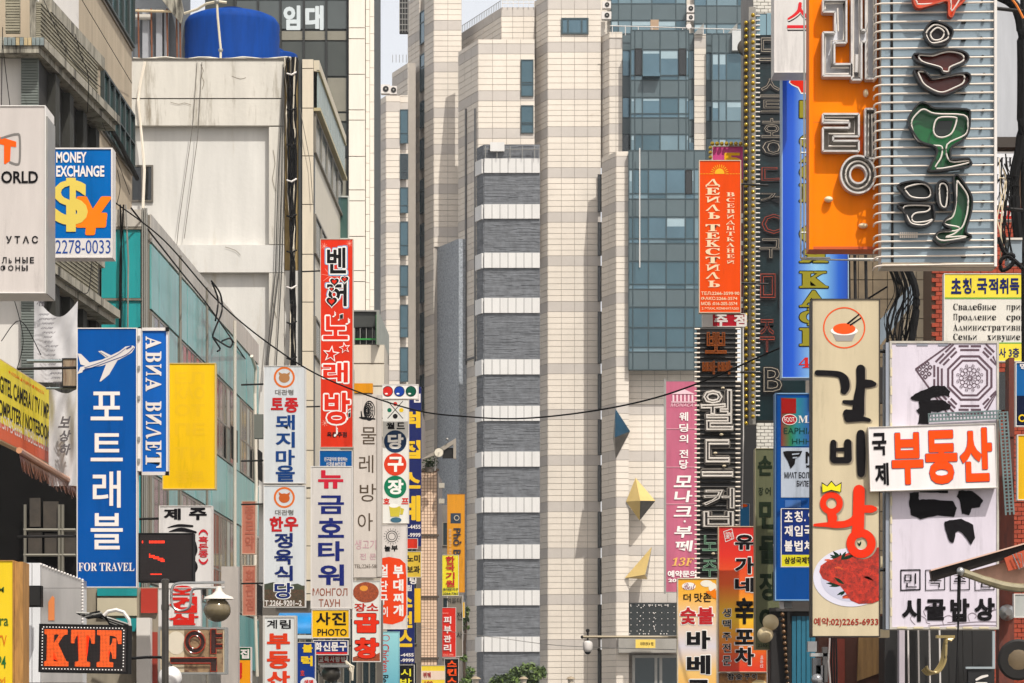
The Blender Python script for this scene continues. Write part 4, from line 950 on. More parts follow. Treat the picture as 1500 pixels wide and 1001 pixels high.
# bracket box with rust between
s = Sign('metal_box', 'rust streaked metal box on a bar left of the airplane sign', Pl(102, 45), 91, 525, 113, 567, mat((150, 132, 108), rough=.7, var=.5, scale=5, streak=1, dark=(96, 50, 26), thr=.5, name='rusty_sheet'), side=DARKM, depth=.3, frame=1.5, cat='metal box')
mb = MB(); mb.tube([s.pl.W(38, 528, -.1), s.pl.W(112, 528, -.1)], .03, 6); mb.tube([s.pl.W(66, 568, -.1), s.pl.W(112, 568, -.1)], .02, 6); mb.build('bracket', mat((120, 130, 130), metal=.5, name='bar'), s.r)
# --- black LED board
s = Sign('led_board', 'black scrolling LED board showing a few red strokes beside the travel sign', Pl(245, 43), 203, 781, 283, 853, mat((16, 14, 14), rough=.7, name='led_face'), side=BLACK, depth=.3, frame=2, cat='LED sign', group=None)
LED = mat((255, 52, 20), emit=1.2, name='lit_led'); OFF = mat((34, 22, 20), name='dark_led')
mb = MB(); mo = MB()
for i in range(36):
    for j in range(32):
        x, y = 206+i*2.1, 784+j*2.1; on = (abs(x-229) < 11 and abs(y-794) < 2) or (abs(x-229) < 11 and abs(y-(817+(x-229)*.35)) < 2.6) or (abs(x-228) < 8 and abs(y-841) < 1.2) or (abs(x-208.5) < 1 and abs(y-794) < 2)
        s.pl.px(mb if on else mo, x, y, x+1.5, y+1.5, .006, .012)
mb.build('lit_led', LED, s.r, kind='stuff'); mo.build('led_grid', OFF, s.r, kind='stuff')
# Jeju restaurant
s = Sign('restaurant_sign', 'white sign with black brush writing and red letters behind the black LED board', Pl(272, 52), 233, 741, 311, 862, SW, frame=1, group=GRP_L, arm=-.6)
mb = MB(); s.pl.px(mb, 232, 862, 294, 918, -.25, 0); mb.build('lower_panel', SW, s.r)
s.t(INKK, ('제', 240, 745, 265, 762), ('주', 277, 744, 303, 762), bold=.05)
def f(mb, pl):
    brush(mb, pl, [(246, 773, 1), (262, 770, 4), (282, 771, 3)], .012); brush(mb, pl, [(248, 779, 1), (266, 776, 6), (287, 780, 3)], .0128)
    brush(mb, pl, [(283, 795, 8), (285, 806, 9), (283, 815, 6)], .0136); brush(mb, pl, [(282, 822, 7), (286, 831, 8), (281, 842, 5)], .0144)
s.L(INKK, f)
s.c(ink((186, 40, 48)), '︵흑돈종︶', 291, 775, 305, 828, bold=.03)
s.t(RED, ('오', 250, 858, 285, 872), ('겹', 248, 874, 289, 898), ('살', 247, 899, 291, 916), bold=.06)
# KTF LED
pk = Pl(123, 38, tilt=-1., cy=950); s = Sign('led_board', 'black LED board showing big orange letters KTF with white border dots', pk, 57, 915, 188, 986, mat((40, 32, 32), rough=.7, name='led_face2'), side=BLACK, depth=.35, frame=3, framemat=BLACK, cat='LED sign')
ktf = mat((255, 100, 30), rough=.5, emit=.45, var=.2, scale=14, name='lit_orange')
s.t(ktf, (serif('K'), 65, 923, 101, 977), (serif('T'), 104, 923, 139, 977), (serif('F'), 142, 923, 178, 977), bold=.045)
mb = MB()
for i in range(26): 
    for y in (919, 980): pk.px(mb, 63+i*4.6, y, 64.4+i*4.6, y+1.4, .012, .02)
for i in range(13):
    for x in (61.5, 180.5): pk.px(mb, x, 922+i*4.4, x+1.4, 923.4+i*4.4, .012, .02)
mb.build('border_lights', mat((240, 236, 230), emit=.4, name='white_led'), s.r, kind='stuff')
mb = MB(); ledp = MB()
for i in range(57):
    x = 64+i*2.05; pk.px(ledp, x, 922, x+.3, 978, .013, .0145)
for j in range(28):
    y = 922.5+j*2.0; pk.px(ledp, 64, y, 179.5, y+.3, .0146, .0155)
ledp.build('led_louvres', BLACK, s.r, kind='stuff')
# folded-in chrome box behind KTF
s = Sign('light_box', 'brushed metal light box with a slanted top above the orange LED letters', Pl(90, 42), 60, 862, 121, 1000, mat((178, 174, 170), rough=.3, metal=.5, var=.2, streak=1, name='brushed_metal'), side=mat((205, 204, 202), name='white_sheet'), depth=.4, frame=0, cat='light box', group=GRP_L)
mb = MB(); s.pl.poly(mb, [(60, 861.5), (121, 861.5), (121, 850), (60, 827)], -.4, .0); mb.build('slanted_top', mat((178, 174, 170), rough=.3, metal=.5, var=.2, streak=1, name='brushed_metal'), s.r)
mb = MB(); s.pl.px(mb, 36, 825, 47, 1000, -.5, .05); s.pl.px(mb, 47.8, 825, 59.5, 1000, -.5, .03); mb.build('side_panel', mat((206, 206, 206), streak=1, name='white_sheet'), s.r)
def f(mb, pl): pl.poly(mb, [(71, 909), (71, 882), (77, 873), (80, 876), (80, 909)], .001, .02)
s.L(mat((206, 120, 60), name='orange_mark'), f, 'emblem')
mb = MB()
for k in range(15): t = k/14; c = s.pl.W(60+61*t, 827+23*t, .01); mb.ball(c, .02, n=6, m=4)
for k in range(14): mb.ball(s.pl.W(121, 852+k*4.6, .01), .02, n=6, m=4)
mb.build('edge_bulbs', WHITE, s.r, kind='stuff')
r = root('loudspeaker', 'small black loudspeaker box on the white side of the metal light box', 'loudspeaker', P(49, 889, 41.4)); q = Pl(49, 41.4)
mb = MB(); q.px(mb, 39, 858, 60, 889, -.2, 0); mb.build('cabinet', BLACK, r); mb = MB(); q.px(mb, 40.5, 860, 58.5, 887, .001, .02); mb.build('grille', DARKM, r)
# yellow board at the very left
s = Sign('shop_sign', 'yellow board with green and red letters cut off by the left edge', Pl(8, 36), -70, 821, 20, 1060, S((222, 190, 40)), side=mat((180, 130, 60), rough=.8, var=.4, scale=4, name='ply_edge'), depth=.5, frame=1.2, group=None, arm=-.8)
s.t(ink((60, 90, 40)), ('AM', -12, 860, 6, 868), ('ra', 0, 906, 12.5, 917), bold=.01); s.t(ink((200, 110, 30)), ('TV', -4, 931, 10, 947), ('vi', 0, 992, 8, 1001), bold=.01); s.t(ink((40, 100, 50)), ('P4', -4, 961, 9, 979), bold=.02)
mb = MB(); s.pl.px(mb, 20.5, 823, 33, 1060, -.5, -.03); mb.build('ply_side', mat((176, 128, 66), rough=.8, var=.45, scale=5, streak=1, dark=(110, 74, 40), thr=.55, name='plywood'), s.r)
# shop front between, its wall painted near-black for the shade inside
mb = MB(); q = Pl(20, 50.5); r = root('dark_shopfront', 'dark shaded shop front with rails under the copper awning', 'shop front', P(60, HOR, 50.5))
mb.box(-13, q.W(112, 0).x, 50.6, 51.4, 0, 7.05); mb.build('dark_wall', mat((16, 14, 12), var=.4, spec=.1, name='interior_shade'), r)
mb = MB()
for y in (777, 814): mb.tube([q.W(36, y, .1), q.W(112, y, .1)], .03, 6)
for x in (38, 88, 93): mb.tube([q.W(x, 740, .1), q.W(x, 900, .1)], .03, 6)
mb.build('rail_frame', mat((120, 116, 104), metal=.4, name='dull_rail'), r)
for (x0, x1, y0, y1) in ((42, 62, 780, 812), (66, 84, 782, 812), (95, 111, 775, 815), (44, 60, 730, 772), (64, 86, 735, 774)):
    mb = MB(); q.px(mb, x0, y0, x1, y1, .001, .05); mb.build('interior_panel', mat((62, 54, 44), var=.5, scale=5, name='dusty_panel'), r)
for (a, b, c2, d) in ((144, 863, 175, 870), (148, 872, 200, 895), (160, 898, 204, 910)): 
    s = None
cl = root('shop_facade', 'cream and teal shop facade strips below the travel sign', 'shop front', P(170, HOR, 54)); q = Pl(170, 54)
mb = MB(); q.px(mb, 122, 860, 232, 1059, -.6, -.1); mb.build('wall', mat((150, 140, 122), var=.3, streak=1, name='cream_grubby'), cl)
for (x0, x1, y0, y1, m) in ((142, 200, 862, 873, TEAL), (142, 200, 876, 902, mat((196, 186, 160), name='cream_strip')), (170, 200, 906, 925, TEAL), (206, 230, 862, 898, mat((176, 48, 30), name='red_strip')), (203, 230, 926, 1059, mat((150, 50, 34), name='red_strip2'))):
    mb = MB(); q.px(mb, x0, y0, x1, y1, -.099, -.03); mb.build('fascia_panel', m, cl)
mb = MB(); q.px(mb, 203, 906, 223, 1059, .0, .3); mb.build('white_post', mat((222, 216, 208), name='white_post'), cl)
mb = MB(); mb.tube([P(152, 902, 40.5), P(158, 896, 40.5), P(170, 893.5, 40.5), P(181, 897, 40.5), P(189, 908, 40.5), P(191, 925, 40.5), P(189, 942, 40.5)], .028, 7)
r = root('hose', 'curved white tube looping over the corner of the KTF board', 'tube', P(189, 942, 40.5)); mb.build('tube', WHITE, r)
r = root('wire_clutter', 'tangle of black wires above the KTF board', 'cables', P(150, 905, 41))
for k in range(9):
    mb = MB(); mb.tube([P(112+k*2, 898+k, 41), P(130+k*3, 899+3*math.sin(k), 41), P(160, 906+k, 41.1), P(188, 915+k*1.2, 41.2)], .018, 5); mb.build('cable', BLACK if k % 3 else GREYM, r)
# --- street lamps with globes
STL = mat((84, 80, 74), rough=.35, metal=.7, var=.3, name='steel_pole')
r = root('street_lamp', 'steel lamp post with hooked arm and smoky globe under a white dish', 'street lamp', Vector((P(242, 900, 40).x, 40, 0)), 'globe lamps on steel posts'); q = Pl(242, 40)
mb = MB(); b = q.W(242, 853); mb.tube([Vector((b.x, 40, 0)), b], .052, 12); mb.build('pole', STL, r, smooth=True)
mb = MB(); mb.lathe(q.W(242, 890), [(.06, -.04), (.06, .04)], 12); mb.lathe(b, [(.06, -.02), (.06, .03), (.03, .05)], 12); mb.build('collar', STL, r)
mb = MB()
mb.tube([q.W(*p) for p in crom([(329, 853.5), (290, 854), (262, 854.5), (253, 860), (251, 875), (253, 888), (260, 894), (270, 894), (278, 888), (280, 870), (284, 863), (300, 861.5), (329, 861)], 4)], .02, 7); mb.build('hook_arm', STEEL, r, smooth=True)
mb = MB(); c = q.W(320.5, 878); mb.lathe(c, [(.225, .0), (.20, .035), (.1, .07), (.05, .12), (.04, .19)], 24); mb.build('dish_shade', mat((206, 200, 190), rough=.4, name='shade_paint'), r, smooth=True)
mb = MB(); mb.ball(q.W(318.5, 893.5), .20, .20, .18, 24, 16); mb.build('globe', mat((120, 108, 84), rough=.15, metal=.2, var=.2, name='smoky_globe'), r, smooth=True)
r = root('street_lamp', 'white globe lamp on a low post right of the KTF board', 'street lamp', Vector((P(249, 990, 41).x, 41, 0)), 'globe lamps on steel posts'); q = Pl(249, 41)
mb = MB(); mb.ball(q.W(249, 993), .18, .18, .18, 24, 16); mb.build('globe', mat((222, 218, 214), rough=.2, name='white_globe'), r, smooth=True)
mb = MB(); mb.lathe(q.W(246, 980), [(.10, .0), (.07, .05), (.03, .09)], 14); mb.build('cap', STL, r)
mb = MB(); mb.tube([q.W(188, 965), q.W(215, 963), q.W(236, 963), q.W(243, 970), q.W(245, 978)], .022, 7); mb.build('arm', BLACK, r)
mb = MB(); b = q.W(249, 1008); mb.tube([Vector((b.x, 41, 0)), b], .05, 10); mb.build('pole', STL, r)
# --- neon pharmacy sign
s = Sign('pharmacy_sign', 'cream neon pharmacy light box with one large Korean character', Pl(289, 46), 232, 919, 332, 988, mat((196, 180, 150), rough=.4, var=.3, scale=2, name='cream_box'), side=mat((150, 150, 146), rough=.4, metal=.4, name='box_metal'), depth=.3, frame=3, group=GRP_L)
mb = MB(); s.pl.px(mb, 270, 922, 327, 985, .006, .009); mb.build('amber_back', mat((150, 122, 88), var=.5, scale=3, dark=(86, 56, 38), thr=.5, name='amber_back'), s.r)
for x_, w_ in ((250, 22), ): s.g(mat((206, 196, 176), name='pale_glow_plate'), ell(258, 942, 14, 17), ell(258, 942, 7, 9))
NEOR = mat((150, 48, 24), rough=.2, name='amber_neon')
def neon(s, pts, r=.012, m=NEOR, closed=False, off=.05, name='neon_tube', k=4):
    pp = crom(pts, k, closed); 
    if closed: pp.append(pp[0])
    mb = MB(); mb.tube([s.pl.W(x, y, off) for x, y in pp], r, 6); return mb.build(name, m, s.r, smooth=True)
DKB = mat((52, 24, 18), rough=.4, var=.3, name='letter_dark_brown')
mb = MB(); ring(mb, s.pl, 286, 941, 15, 8, .02, 1.1); mb.build('letter_plate', DKB, s.r)
mb = MB(); s.pl.flat(mb, rect(309, 922, 317, 958), .021); s.pl.flat(mb, rect(317, 929, 326, 935), .0215); s.pl.flat(mb, rect(317, 944, 326, 950), .022); mb.build('letter_plate', DKB, s.r, kind='stuff')
mb = MB(); s.pl.flat(mb, rect(250, 964, 318, 972), .0225); s.pl.flat(mb, rect(309, 972, 318, 984), .023); mb.build('letter_plate', DKB, s.r, kind='stuff')
neon(s, ell(286, 941, 15, 16.5, 16), closed=True); neon(s, ell(286, 941, 8.5, 9.5, 16), closed=True, r=.009)
neon(s, [(309, 922), (309, 958), (317, 958), (317, 950), (326, 950), (326, 944), (317, 944), (317, 935), (326, 935), (326, 929), (317, 929), (317, 922)], closed=True, k=1)
neon(s, [(250, 964), (318, 964), (318, 984), (309, 984), (309, 972), (250, 972)], closed=True, k=1)
# green / orange sign
s = Sign('restaurant_sign', 'small orange sign with green heading and red letter at the lower left', Pl(350, 58), 333, 948, 368, 1040, S((230, 150, 24)), frame=1, group=GRP_L)
mb = MB(); s.pl.px(mb, 334, 949, 367, 967, .0055, .009, ref=350); mb.build('green_heading', S((16, 84, 52)), s.r); s.t(INKW, ('회', 335, 951, 348, 965), ('집', 352, 951, 365, 965), bold=.04, o=.014); s.t(RED, ('생', 336, 971, 355, 996), bold=.05)
# salmon boards fixed to the teal building
q = vp(352, 80, 836)
for (x0, y0, x1, y1, lb) in ((354, 734, 364, 812, 'faded salmon board, upper one on the teal building side'), (355, 828, 364, 902, 'faded salmon board, lower one on the teal building side'), ):
    s = Sign('wall_board', lb, Pl(360, 77), x0, y0, x1+11, y1, S((184, 116, 96), var=.2), side=mat((196, 170, 150), name='salmon_side'), frame=1, cat='board', group='salmon boards on the teal building'); s.c(ink((170, 96, 78)), '종로약' if y0 < 800 else '회관점', x0+5, y0+6, x1+8, y1-6)
r = root('meter_box', 'small grey box between the teal building and the pig village sign', 'metal box', P(379, 642, 76)); mb = MB(); Pl(379, 76).px(mb, 372, 607, 385, 642, -.3, 0); mb.build('box', mat((104, 106, 98), name='box_grey'), r); mb = MB(); Pl(379, 76).px(mb, 385, 607, 387, 642, -.3, -.02); mb.build('box_edge', DARKM, r)
r = root('pale_duct', 'pale grey vertical duct beside the white hose low on the left', 'duct', P(330, HOR, 56)); mb = MB(); Pl(330, 56).px(mb, 324, 830, 349, 1059, -.3, 0); mb.build('duct', mat((176, 168, 160), var=.2, streak=1, name='duct_paint'), r)
WHI_ = ink((226, 224, 220))
# --- pig village / beef restaurant
for (y0, y1, lb, nm) in ((536, 708.5, 'white restaurant sign with orange ring emblem and red and navy letters, upper of two', 0), (711, 890, 'white butcher restaurant sign with landscape photo along its foot, lower of two', 1)):
    s = Sign('restaurant_sign', lb, Pl(418, 70), 386, y0, 447.5, y1, S((204, 206, 208)), depth=.3, frame=1, group=GRP_L, arm=-.6)
    cy_ = 553 if nm == 0 else 729
    mb = MB(); ring(mb, s.pl, 416.5, cy_, 15.5, 12.5, .008); mb.build('emblem', ink((214, 108, 44)), s.r)
    mb = MB(); s.pl.flat(mb, ell(416.5, cy_+1, 8, 7), .008); s.pl.flat(mb, [(409, cy_-3), (408, cy_-8), (414, cy_-5)], .0084); s.pl.flat(mb, [(420, cy_-5), (425, cy_-8), (424, cy_-3)], .0088); mb.build('emblem', ink((170, 120, 76)) if nm == 0 else ink((190, 92, 40)), s.r)
    s.t(GREYI, ('대관령', 403, cy_+18, 430, cy_+26), bold=.02)
    if nm == 0:
        s.t(ink((186, 36, 40)), ('토', 397, 583, 415, 601), ('종', 417, 583, 437, 605), bold=.05)
        for ch, a, b in (('돼', 608, 630), ('지', 633, 656), ('마', 659, 682), ('을', 682, 706)): s.t(ink((24, 62, 120)), (ch, 404, a, 432, b), bold=.03)
    else:
        gm = MB(); s.pl.px(gm, 387, 858, 446.7, 889, .0055, .0075, ref=418); gm.build('photo_print', mat((70, 62, 40), var=.6, scale=14, dark=(124, 60, 44), thr=.5, name='field_print'), s.r)
        gm = MB(); s.pl.poly(gm, [(387, 864), (387, 856), (400, 853), (418, 858), (436, 855), (446.7, 860), (446.7, 864)], .0076, .0085); gm.build('photo_print', mat((60, 66, 46), var=.4, scale=10, name='hill_print'), s.r)
        s.t(ink((186, 36, 40)), ('한', 395, 757, 415, 779), ('우', 416, 757, 437, 779), bold=.05)
        s.t(WHI_, ('당', 400.5, 852.5, 430.5, 878.5), bold=.09, o=.0125)
        for ch, a, b in (('정', 781, 803), ('육', 805, 827), ('식', 829, 851), ('당', 854, 877)): s.t(ink((24, 40, 100)), (ch, 402, a, 429, b), bold=.03, o=.016)
        s.t(INKW, ('T.2266-9201~2', 388, 879.5, 442, 888), bold=.02)
# --- Gyerim realty
s = Sign('realty_sign', 'white realty sign with small navy heading and large red letters cut off by the frame', Pl(408, 60), 385, 902, 434, 1058, S((212, 214, 212)), side=mat((190, 186, 178), name='box_side'), depth=.35, frame=3, group=GRP_L)
s.t(INKK, ('계', 391, 908, 406, 921), ('림', 410, 908, 426, 921), bold=.02)
for ch, a, b in (('부', 928, 951), ('동', 954, 980), ('산', 983, 1007)): s.t(ink((212, 60, 28)), (ch, 391, a, 425, b), bold=.055)
# --- red karaoke
s = Sign('karaoke_sign', 'tall red karaoke sign with outlined letters, hearts and stars', Pl(493, 86), 469, 350, 517.5, 656, S((212, 50, 24)), side=mat((190, 176, 160), name='karaoke_side'), depth=.3, frame=1, group=GRP_L, arm=-.6)
BLI = ink((110, 160, 196)); WHI = ink((232, 228, 222)); REDI = ink((214, 44, 22))
for ch, x0, y0, x1, y1 in (('벤', 478, 362, 508, 402), ('허', 478, 410, 509, 450)):
    s.t(BLI, (ch, x0-2.5, y0-2.5, x1+2.5, y1+2.5), bold=.10, o=.009); s.t(WHI, (ch, x0-1, y0-1, x1+1, y1+1), bold=.085, o=.0115); s.t(INKK, (ch, x0+1, y0+1, x1-1, y1-1), bold=.03, o=.014)
def heart(cx, cy, r): return [(cx+r*.0625*16*math.sin(t)**3, cy-r*.0625*(13*math.cos(t)-5*math.cos(2*t)-2*math.cos(3*t)-math.cos(4*t))) for t in [i*2*math.pi/20 for i in range(20)]]
for (cx, cy, r) in ((490, 413, 6.5), (505, 409.5, 5.5), (486, 424, 3.6), (486, 442, 8)):
    s.g(WHI, heart(cx, cy, r+1.6), o=.0155); s.g(INKK, heart(cx, cy, r), o=.0165); s.g(REDI, heart(cx-.3, cy, r*.55), o=.0175)
for ch, x0, y0, x1, y1 in (('노', 472, 462, 511, 499), ('래', 472, 530, 511, 562), ('방', 474, 574, 514, 623)):
    s.t(WHI, (ch, x0-1, y0-1, x1+1, y1+1), bold=.085, o=.010); s.t(REDI, (ch, x0+1.4, y0+1.4, x1-1.4, y1-1.4), bold=.03, o=.0125)
def star(cx, cy, r, a=0): return [(cx+(r if i % 2 == 0 else r*.42)*math.sin(math.radians(36*i+a)), cy-(r if i % 2 == 0 else r*.42)*math.cos(math.radians(36*i+a))) for i in range(10)]
for (cx, cy, r, a) in ((485, 519, 13, 8), (505, 510, 9, -10)): s.g(WHI, star(cx, cy, r, a), o=.0145); s.g(REDI, star(cx, cy+.3, r*.72, a), o=.0155)
s.t(WHI, ('♪', 487, 456, 493, 465), ('♫', 495, 459, 503, 470), ('♪', 506, 466, 514, 476), bold=.0, o=.016); s.t(WHI, ('♪', 489, 624, 496, 640), ('♬', 508, 598, 514, 616), bold=.0, o=.016)
s.t(INKK, ('옥음주점', 479, 633, 508, 641), bold=.03)
def f(mb, pl):
    for (cx, cy, r) in ((484, 404, 13), (475, 361, 5), (512, 357, 5), (476, 620, 5)):
        for a in (0, 45, 90, 135): brush(mb, pl, [(cx-r*math.cos(math.radians(a+8)), cy-r*math.sin(math.radians(a+8))), (cx+r*math.cos(math.radians(a+8)), cy+r*math.sin(math.radians(a+8)))], .0062+a*.00001, .45, smooth=False, cap=False)
s.L(ink((236, 170, 150)), f, 'sparkle')
s = Sign('small_sign', 'small blue sign with two lines of white writing under the karaoke sign', Pl(492, 80), 468, 660, 516, 686, S((0, 84, 150)), frame=.6, group=GRP_L)
s.t(INKW, ('친구같이와 함께하는', 475, 670, 509, 676), ('신개념 88전문점', 478, 677, 506, 683), bold=.02)
# --- Kumho tower
s = Sign('hotel_sign', 'tall pale sign with red first letter, navy letters and brown Mongolian words', Pl(486, 76), 455, 683, 516.5, 892, S((208, 200, 194)), depth=.3, frame=1.4, group=GRP_L, arm=-.6)
s.t(ink((200, 36, 56)), ('뉴', 466, 689, 503, 716), bold=.045)
for ch, a, b in (('금', 726, 753), ('호', 759, 788), ('타', 793, 822), ('워', 827, 858)): s.t(ink((30, 40, 110)), (ch, 466, a, 504, b), bold=.03)
s.t(ink((150, 84, 60)), ('МОНГОЛ', 458, 862, 509, 873), ('ТАУН', 467, 878, 498, 889), bold=.01)
# --- watermill
s = Sign('restaurant_sign', 'pale beige sign with a dark waterwheel drawing and thin brown letters', Pl(540, 90), 518, 578, 559, 846, S((206, 196, 186)), side=mat((170, 160, 150), name='beige_side'), depth=.4, frame=0, group=GRP_L)
mb = MB(); s.pl.px(mb, 519, 562, 546, 576, -.3, .05); mb.build('orange_cap', S((212, 140, 20)), s.r)
mb = MB(); s.pl.px(mb, 552.5, 579, 559, 845, .006, .05, ref=540); mb.build('edge_fold', S((188, 180, 172)), s.r)
mb = MB()
for k in range(4): ring(mb, s.pl, 541-k*.8, 602, 8.5-k*1.8, 7.4-k*1.8, .008+k*.0004, 1.75)
for a in range(0, 180, 30): brush(mb, s.pl, [(540-7*math.cos(math.radians(a)), 602-13*math.sin(math.radians(a))), (540+7*math.cos(math.radians(a)), 602+13*math.sin(math.radians(a)))], .0095+a*.000004, 1.1, smooth=False)
brush(mb, s.pl, [(527, 612, 2), (534, 613, 4), (549, 614, 2)], .0105); brush(mb, s.pl, [(529, 603, 1.5), (530, 612, 2.5)], .011); mb.build('emblem', INKK, s.r)
for ch, x0, y0, x1, y1 in (('물', 529, 626, 551, 651), ('레', 526, 667, 547, 693), ('방', 527, 709, 551, 735), ('아', 524, 752, 546, 778)): s.t(BROWN, (ch, x0, y0, x1, y1), bold=.0)
s.t(ink((196, 150, 160)), ('생고기', 520, 791, 551, 805), ('전 문', 527, 811, 551, 820), bold=.0); s.t(BROWN, ('TEL:2265-5885', 519, 827, 557, 832.5), bold=.0)
# --- billiards
s = Sign('billiards_sign', 'white billiards sign with round navy, red and green letter discs', Pl(580, 100), 560.5, 585, 599, 767, S((218, 216, 210)), frame=.8, group=GRP_L, arm=-.5)
s.g(ink((206, 52, 40)), ell(579, 592, 3, n=14)); s.g(ink((20, 110, 84)), ell(570.5, 601, 3.2, n=14)); s.g(YEL, ell(588, 601, 3.2, n=14)); s.g(INKK, ell(579, 610, 3.6, n=14))
def f(mb, pl): brush(mb, pl, [(568, 588), (590, 613)], .008, 1, smooth=False); brush(mb, pl, [(590, 588), (568, 613)], .0084, 1, smooth=False)
s.L(INKK, f, 'emblem')
s.t(INKK, ('월', 566, 619, 578, 629), ('드', 581, 619, 593, 629), bold=.05)
for ch, cy, colr in (('당', 647, (28, 52, 84)), ('구', 680.5, (206, 58, 30)), ('장', 713.5, (12, 112, 78))):
    s.g(ink(colr), ell(579, cy, 16.5, 16.5)); s.t(WHI, (ch, 568, cy-11, 591, cy+11), bold=.05, o=.014)
s.t(ink((200, 50, 40)), ('호', 561.5, 730, 571, 739), ('프', 588, 730, 599, 739), bold=.05)
s.g(ink((196, 180, 60)), [(570, 742), (587, 742), (585, 757), (572, 757)], [(587, 744), (592, 746), (590, 754), (586, 754)]); s.g(WHI, ell(577, 741, 7, 3)); s.g(ink((60, 100, 120)), ell(580, 762, 8, 4))
s = Sign('ball_sign', 'white box with three glossy red, blue and green balls above the billiards sign', Pl(586, 99), 560, 563, 613, 584.5, S((226, 222, 218)), frame=1, group=GRP_L)
for cx, colr in ((568, (200, 40, 34)), (585, (20, 60, 150)), (602, (10, 80, 60))): 
    s.g(ink(colr), ell(cx, 573.5, 7.3)); s.g(WHI, ell(cx-2, 577, 2.2, 1.2))
    mb = MB(); ring(mb, s.pl, cx, 573.5, 7.8, 7.0, .013); mb.build('emblem', INKK, s.r)
# --- navy billiards strip
NV = S((32, 40, 92))
s = Sign('tall_sign', 'tall navy sign with cropped yellow letters behind the billiards sign', Pl(608, 108), 596, 567, 617, 800, NV, side=NV, frame=0, group=GRP_L)
s.t(INKW, ('님', 605, 577, 616, 590), bold=.05)
for ch, y0, y1 in (('럭', 602, 627), ('접', 645, 672), ('스', 692, 716), ('네', 726, 764)): s.t(ink((222, 180, 40)), (ch, 586, y0, 616, y1), bold=.06)
s.t(INKW, ('-4455', 598, 769, 616, 775), ('-9999', 598, 781, 616, 787), bold=.02)
s = Sign('small_sign', 'little mustard sign with two rows of dark letters right of the army stew sign', Pl(606, 103), 590, 808, 617, 846, S((204, 172, 60)), frame=.5, group=GRP_L); s.t(INKK, ('노미', 596, 813, 615, 824), ('보과', 596, 829, 615, 840), bold=.04)
s = Sign('small_sign', 'little red grille sign under the navy strip', Pl(606, 104), 596, 789, 612, 804, S((200, 50, 30)), frame=.5, group=GRP_L)
s = Sign('tall_sign', 'lower navy sign with yellow letters and phone number behind the stew sign', Pl(590, 106), 567, 853, 607, 972, NV, side=NV, frame=0, group=GRP_L)
s.t(INKW, ('팅', 600, 845, 610, 856), ('림', 596, 857, 603, 866), ('-4455', 587, 957, 606, 962), ('-9999', 587, 965, 606, 970), bold=.03, o=.014)
for ch, y0, y1 in (('스', 868, 890), ('런', 896, 920), ('스', 923, 948)): s.t(ink((222, 180, 40)), (ch, 584, y0, 604, y1), bold=.06)
mb = MB(); s.pl.px(mb, 602, 862, 616, 912, -.2, -.05); mb.build('yellow_back', S((222, 176, 30)), s.r)
s = Sign('neon_board', 'black board with yellow neon characters at the foot of the navy sign', Pl(597, 104), 584, 974, 607, 1040, S((24, 24, 26)), frame=.6, group=GRP_L); s.t(ink((220, 210, 50)), ('시', 587, 980, 602, 991), ('방', 586, 994, 603, 1006), bold=.02)
# --- army stew
s = Sign('restaurant_sign', 'white army stew sign with a big orange disc and round black drawing', Pl(577, 93), 557.5, 769, 596.5, 922, S((214, 206, 200)), frame=1, group=GRP_L)
mb = MB(); ring(mb, s.pl, 574, 786, 8.5, 7.4, .008); ring(mb, s.pl, 574, 786, 5.5, 4.6, .0084)
for a in range(0, 360, 20): brush(mb, s.pl, [(574+9.5*math.cos(math.radians(a)), 786+9.5*math.sin(math.radians(a))), (574+12*math.cos(math.radians(a)), 786+12*math.sin(math.radians(a)))], .009, .6, smooth=False, cap=False)
mb.build('emblem', INKK, s.r)
s.t(INKK, ('놀', 563, 799, 572, 808), ('부', 573, 799, 583, 808), bold=.04)
s.g(ink((226, 66, 22)), [(558.5, 818), (570, 816), (586, 819), (594, 826), (595.5, 850), (595.5, 900), (590, 910), (575, 915), (558.5, 913)])
for ch, y0, y1 in (('부', 828, 847), ('대', 849, 866), ('찌', 869, 884), ('개', 886, 903)): s.t(WHI, (ch, 576, y0, 591, y1), bold=.05, o=.014)
for ch, y0, y1 in (('얼', 827, 846), ('단', 851, 867), ('구', 871, 886), ('이', 889, 904)): s.t(WHI, (ch, 556 if ch != '이' else 560, y0, 568, y1), bold=.03, o=.014)
# --- photo / stationery
s = Sign('photo_sign', 'yellow photo shop sign with Korean letters and the word PHOTO', Pl(484, 70), 456.5, 893, 512, 935, S((224, 174, 26)), frame=1, group=GRP_L)
s.t(INKK, ('사', 463, 897, 484, 916), ('진', 486, 897, 507, 916), bold=.03); s.t(INKK, ('PHOTO', 465, 921.5, 508, 931.5), bold=.02)
s = Sign('stationery_sign', 'small navy stationery sign with white letters under the photo sign', Pl(484, 69.5), 458.5, 938, 510, 959.5, S((30, 48, 112)), frame=1, group=GRP_L)
for i, ch in enumerate('화신문구'): s.t(INKW, (ch, 461+i*12, 941, 472+i*12, 954), bold=.05)
mb = MB(); s.pl.px(mb, 459.5, 955.5, 509, 958.8, .006, .010, ref=484); mb.build('red_line', RED, s.r)
s = Sign('stationery_sign', 'tattered maroon strip with white letters just below the stationery sign', Pl(484, 69.8), 466, 960.5, 508, 972, S((150, 40, 34)), frame=.5, group=GRP_L)
for i, ch in enumerate('교육사랑방'): s.t(INKW, (ch, 467+i*8.1, 962, 474+i*8.1, 970), bold=.05)
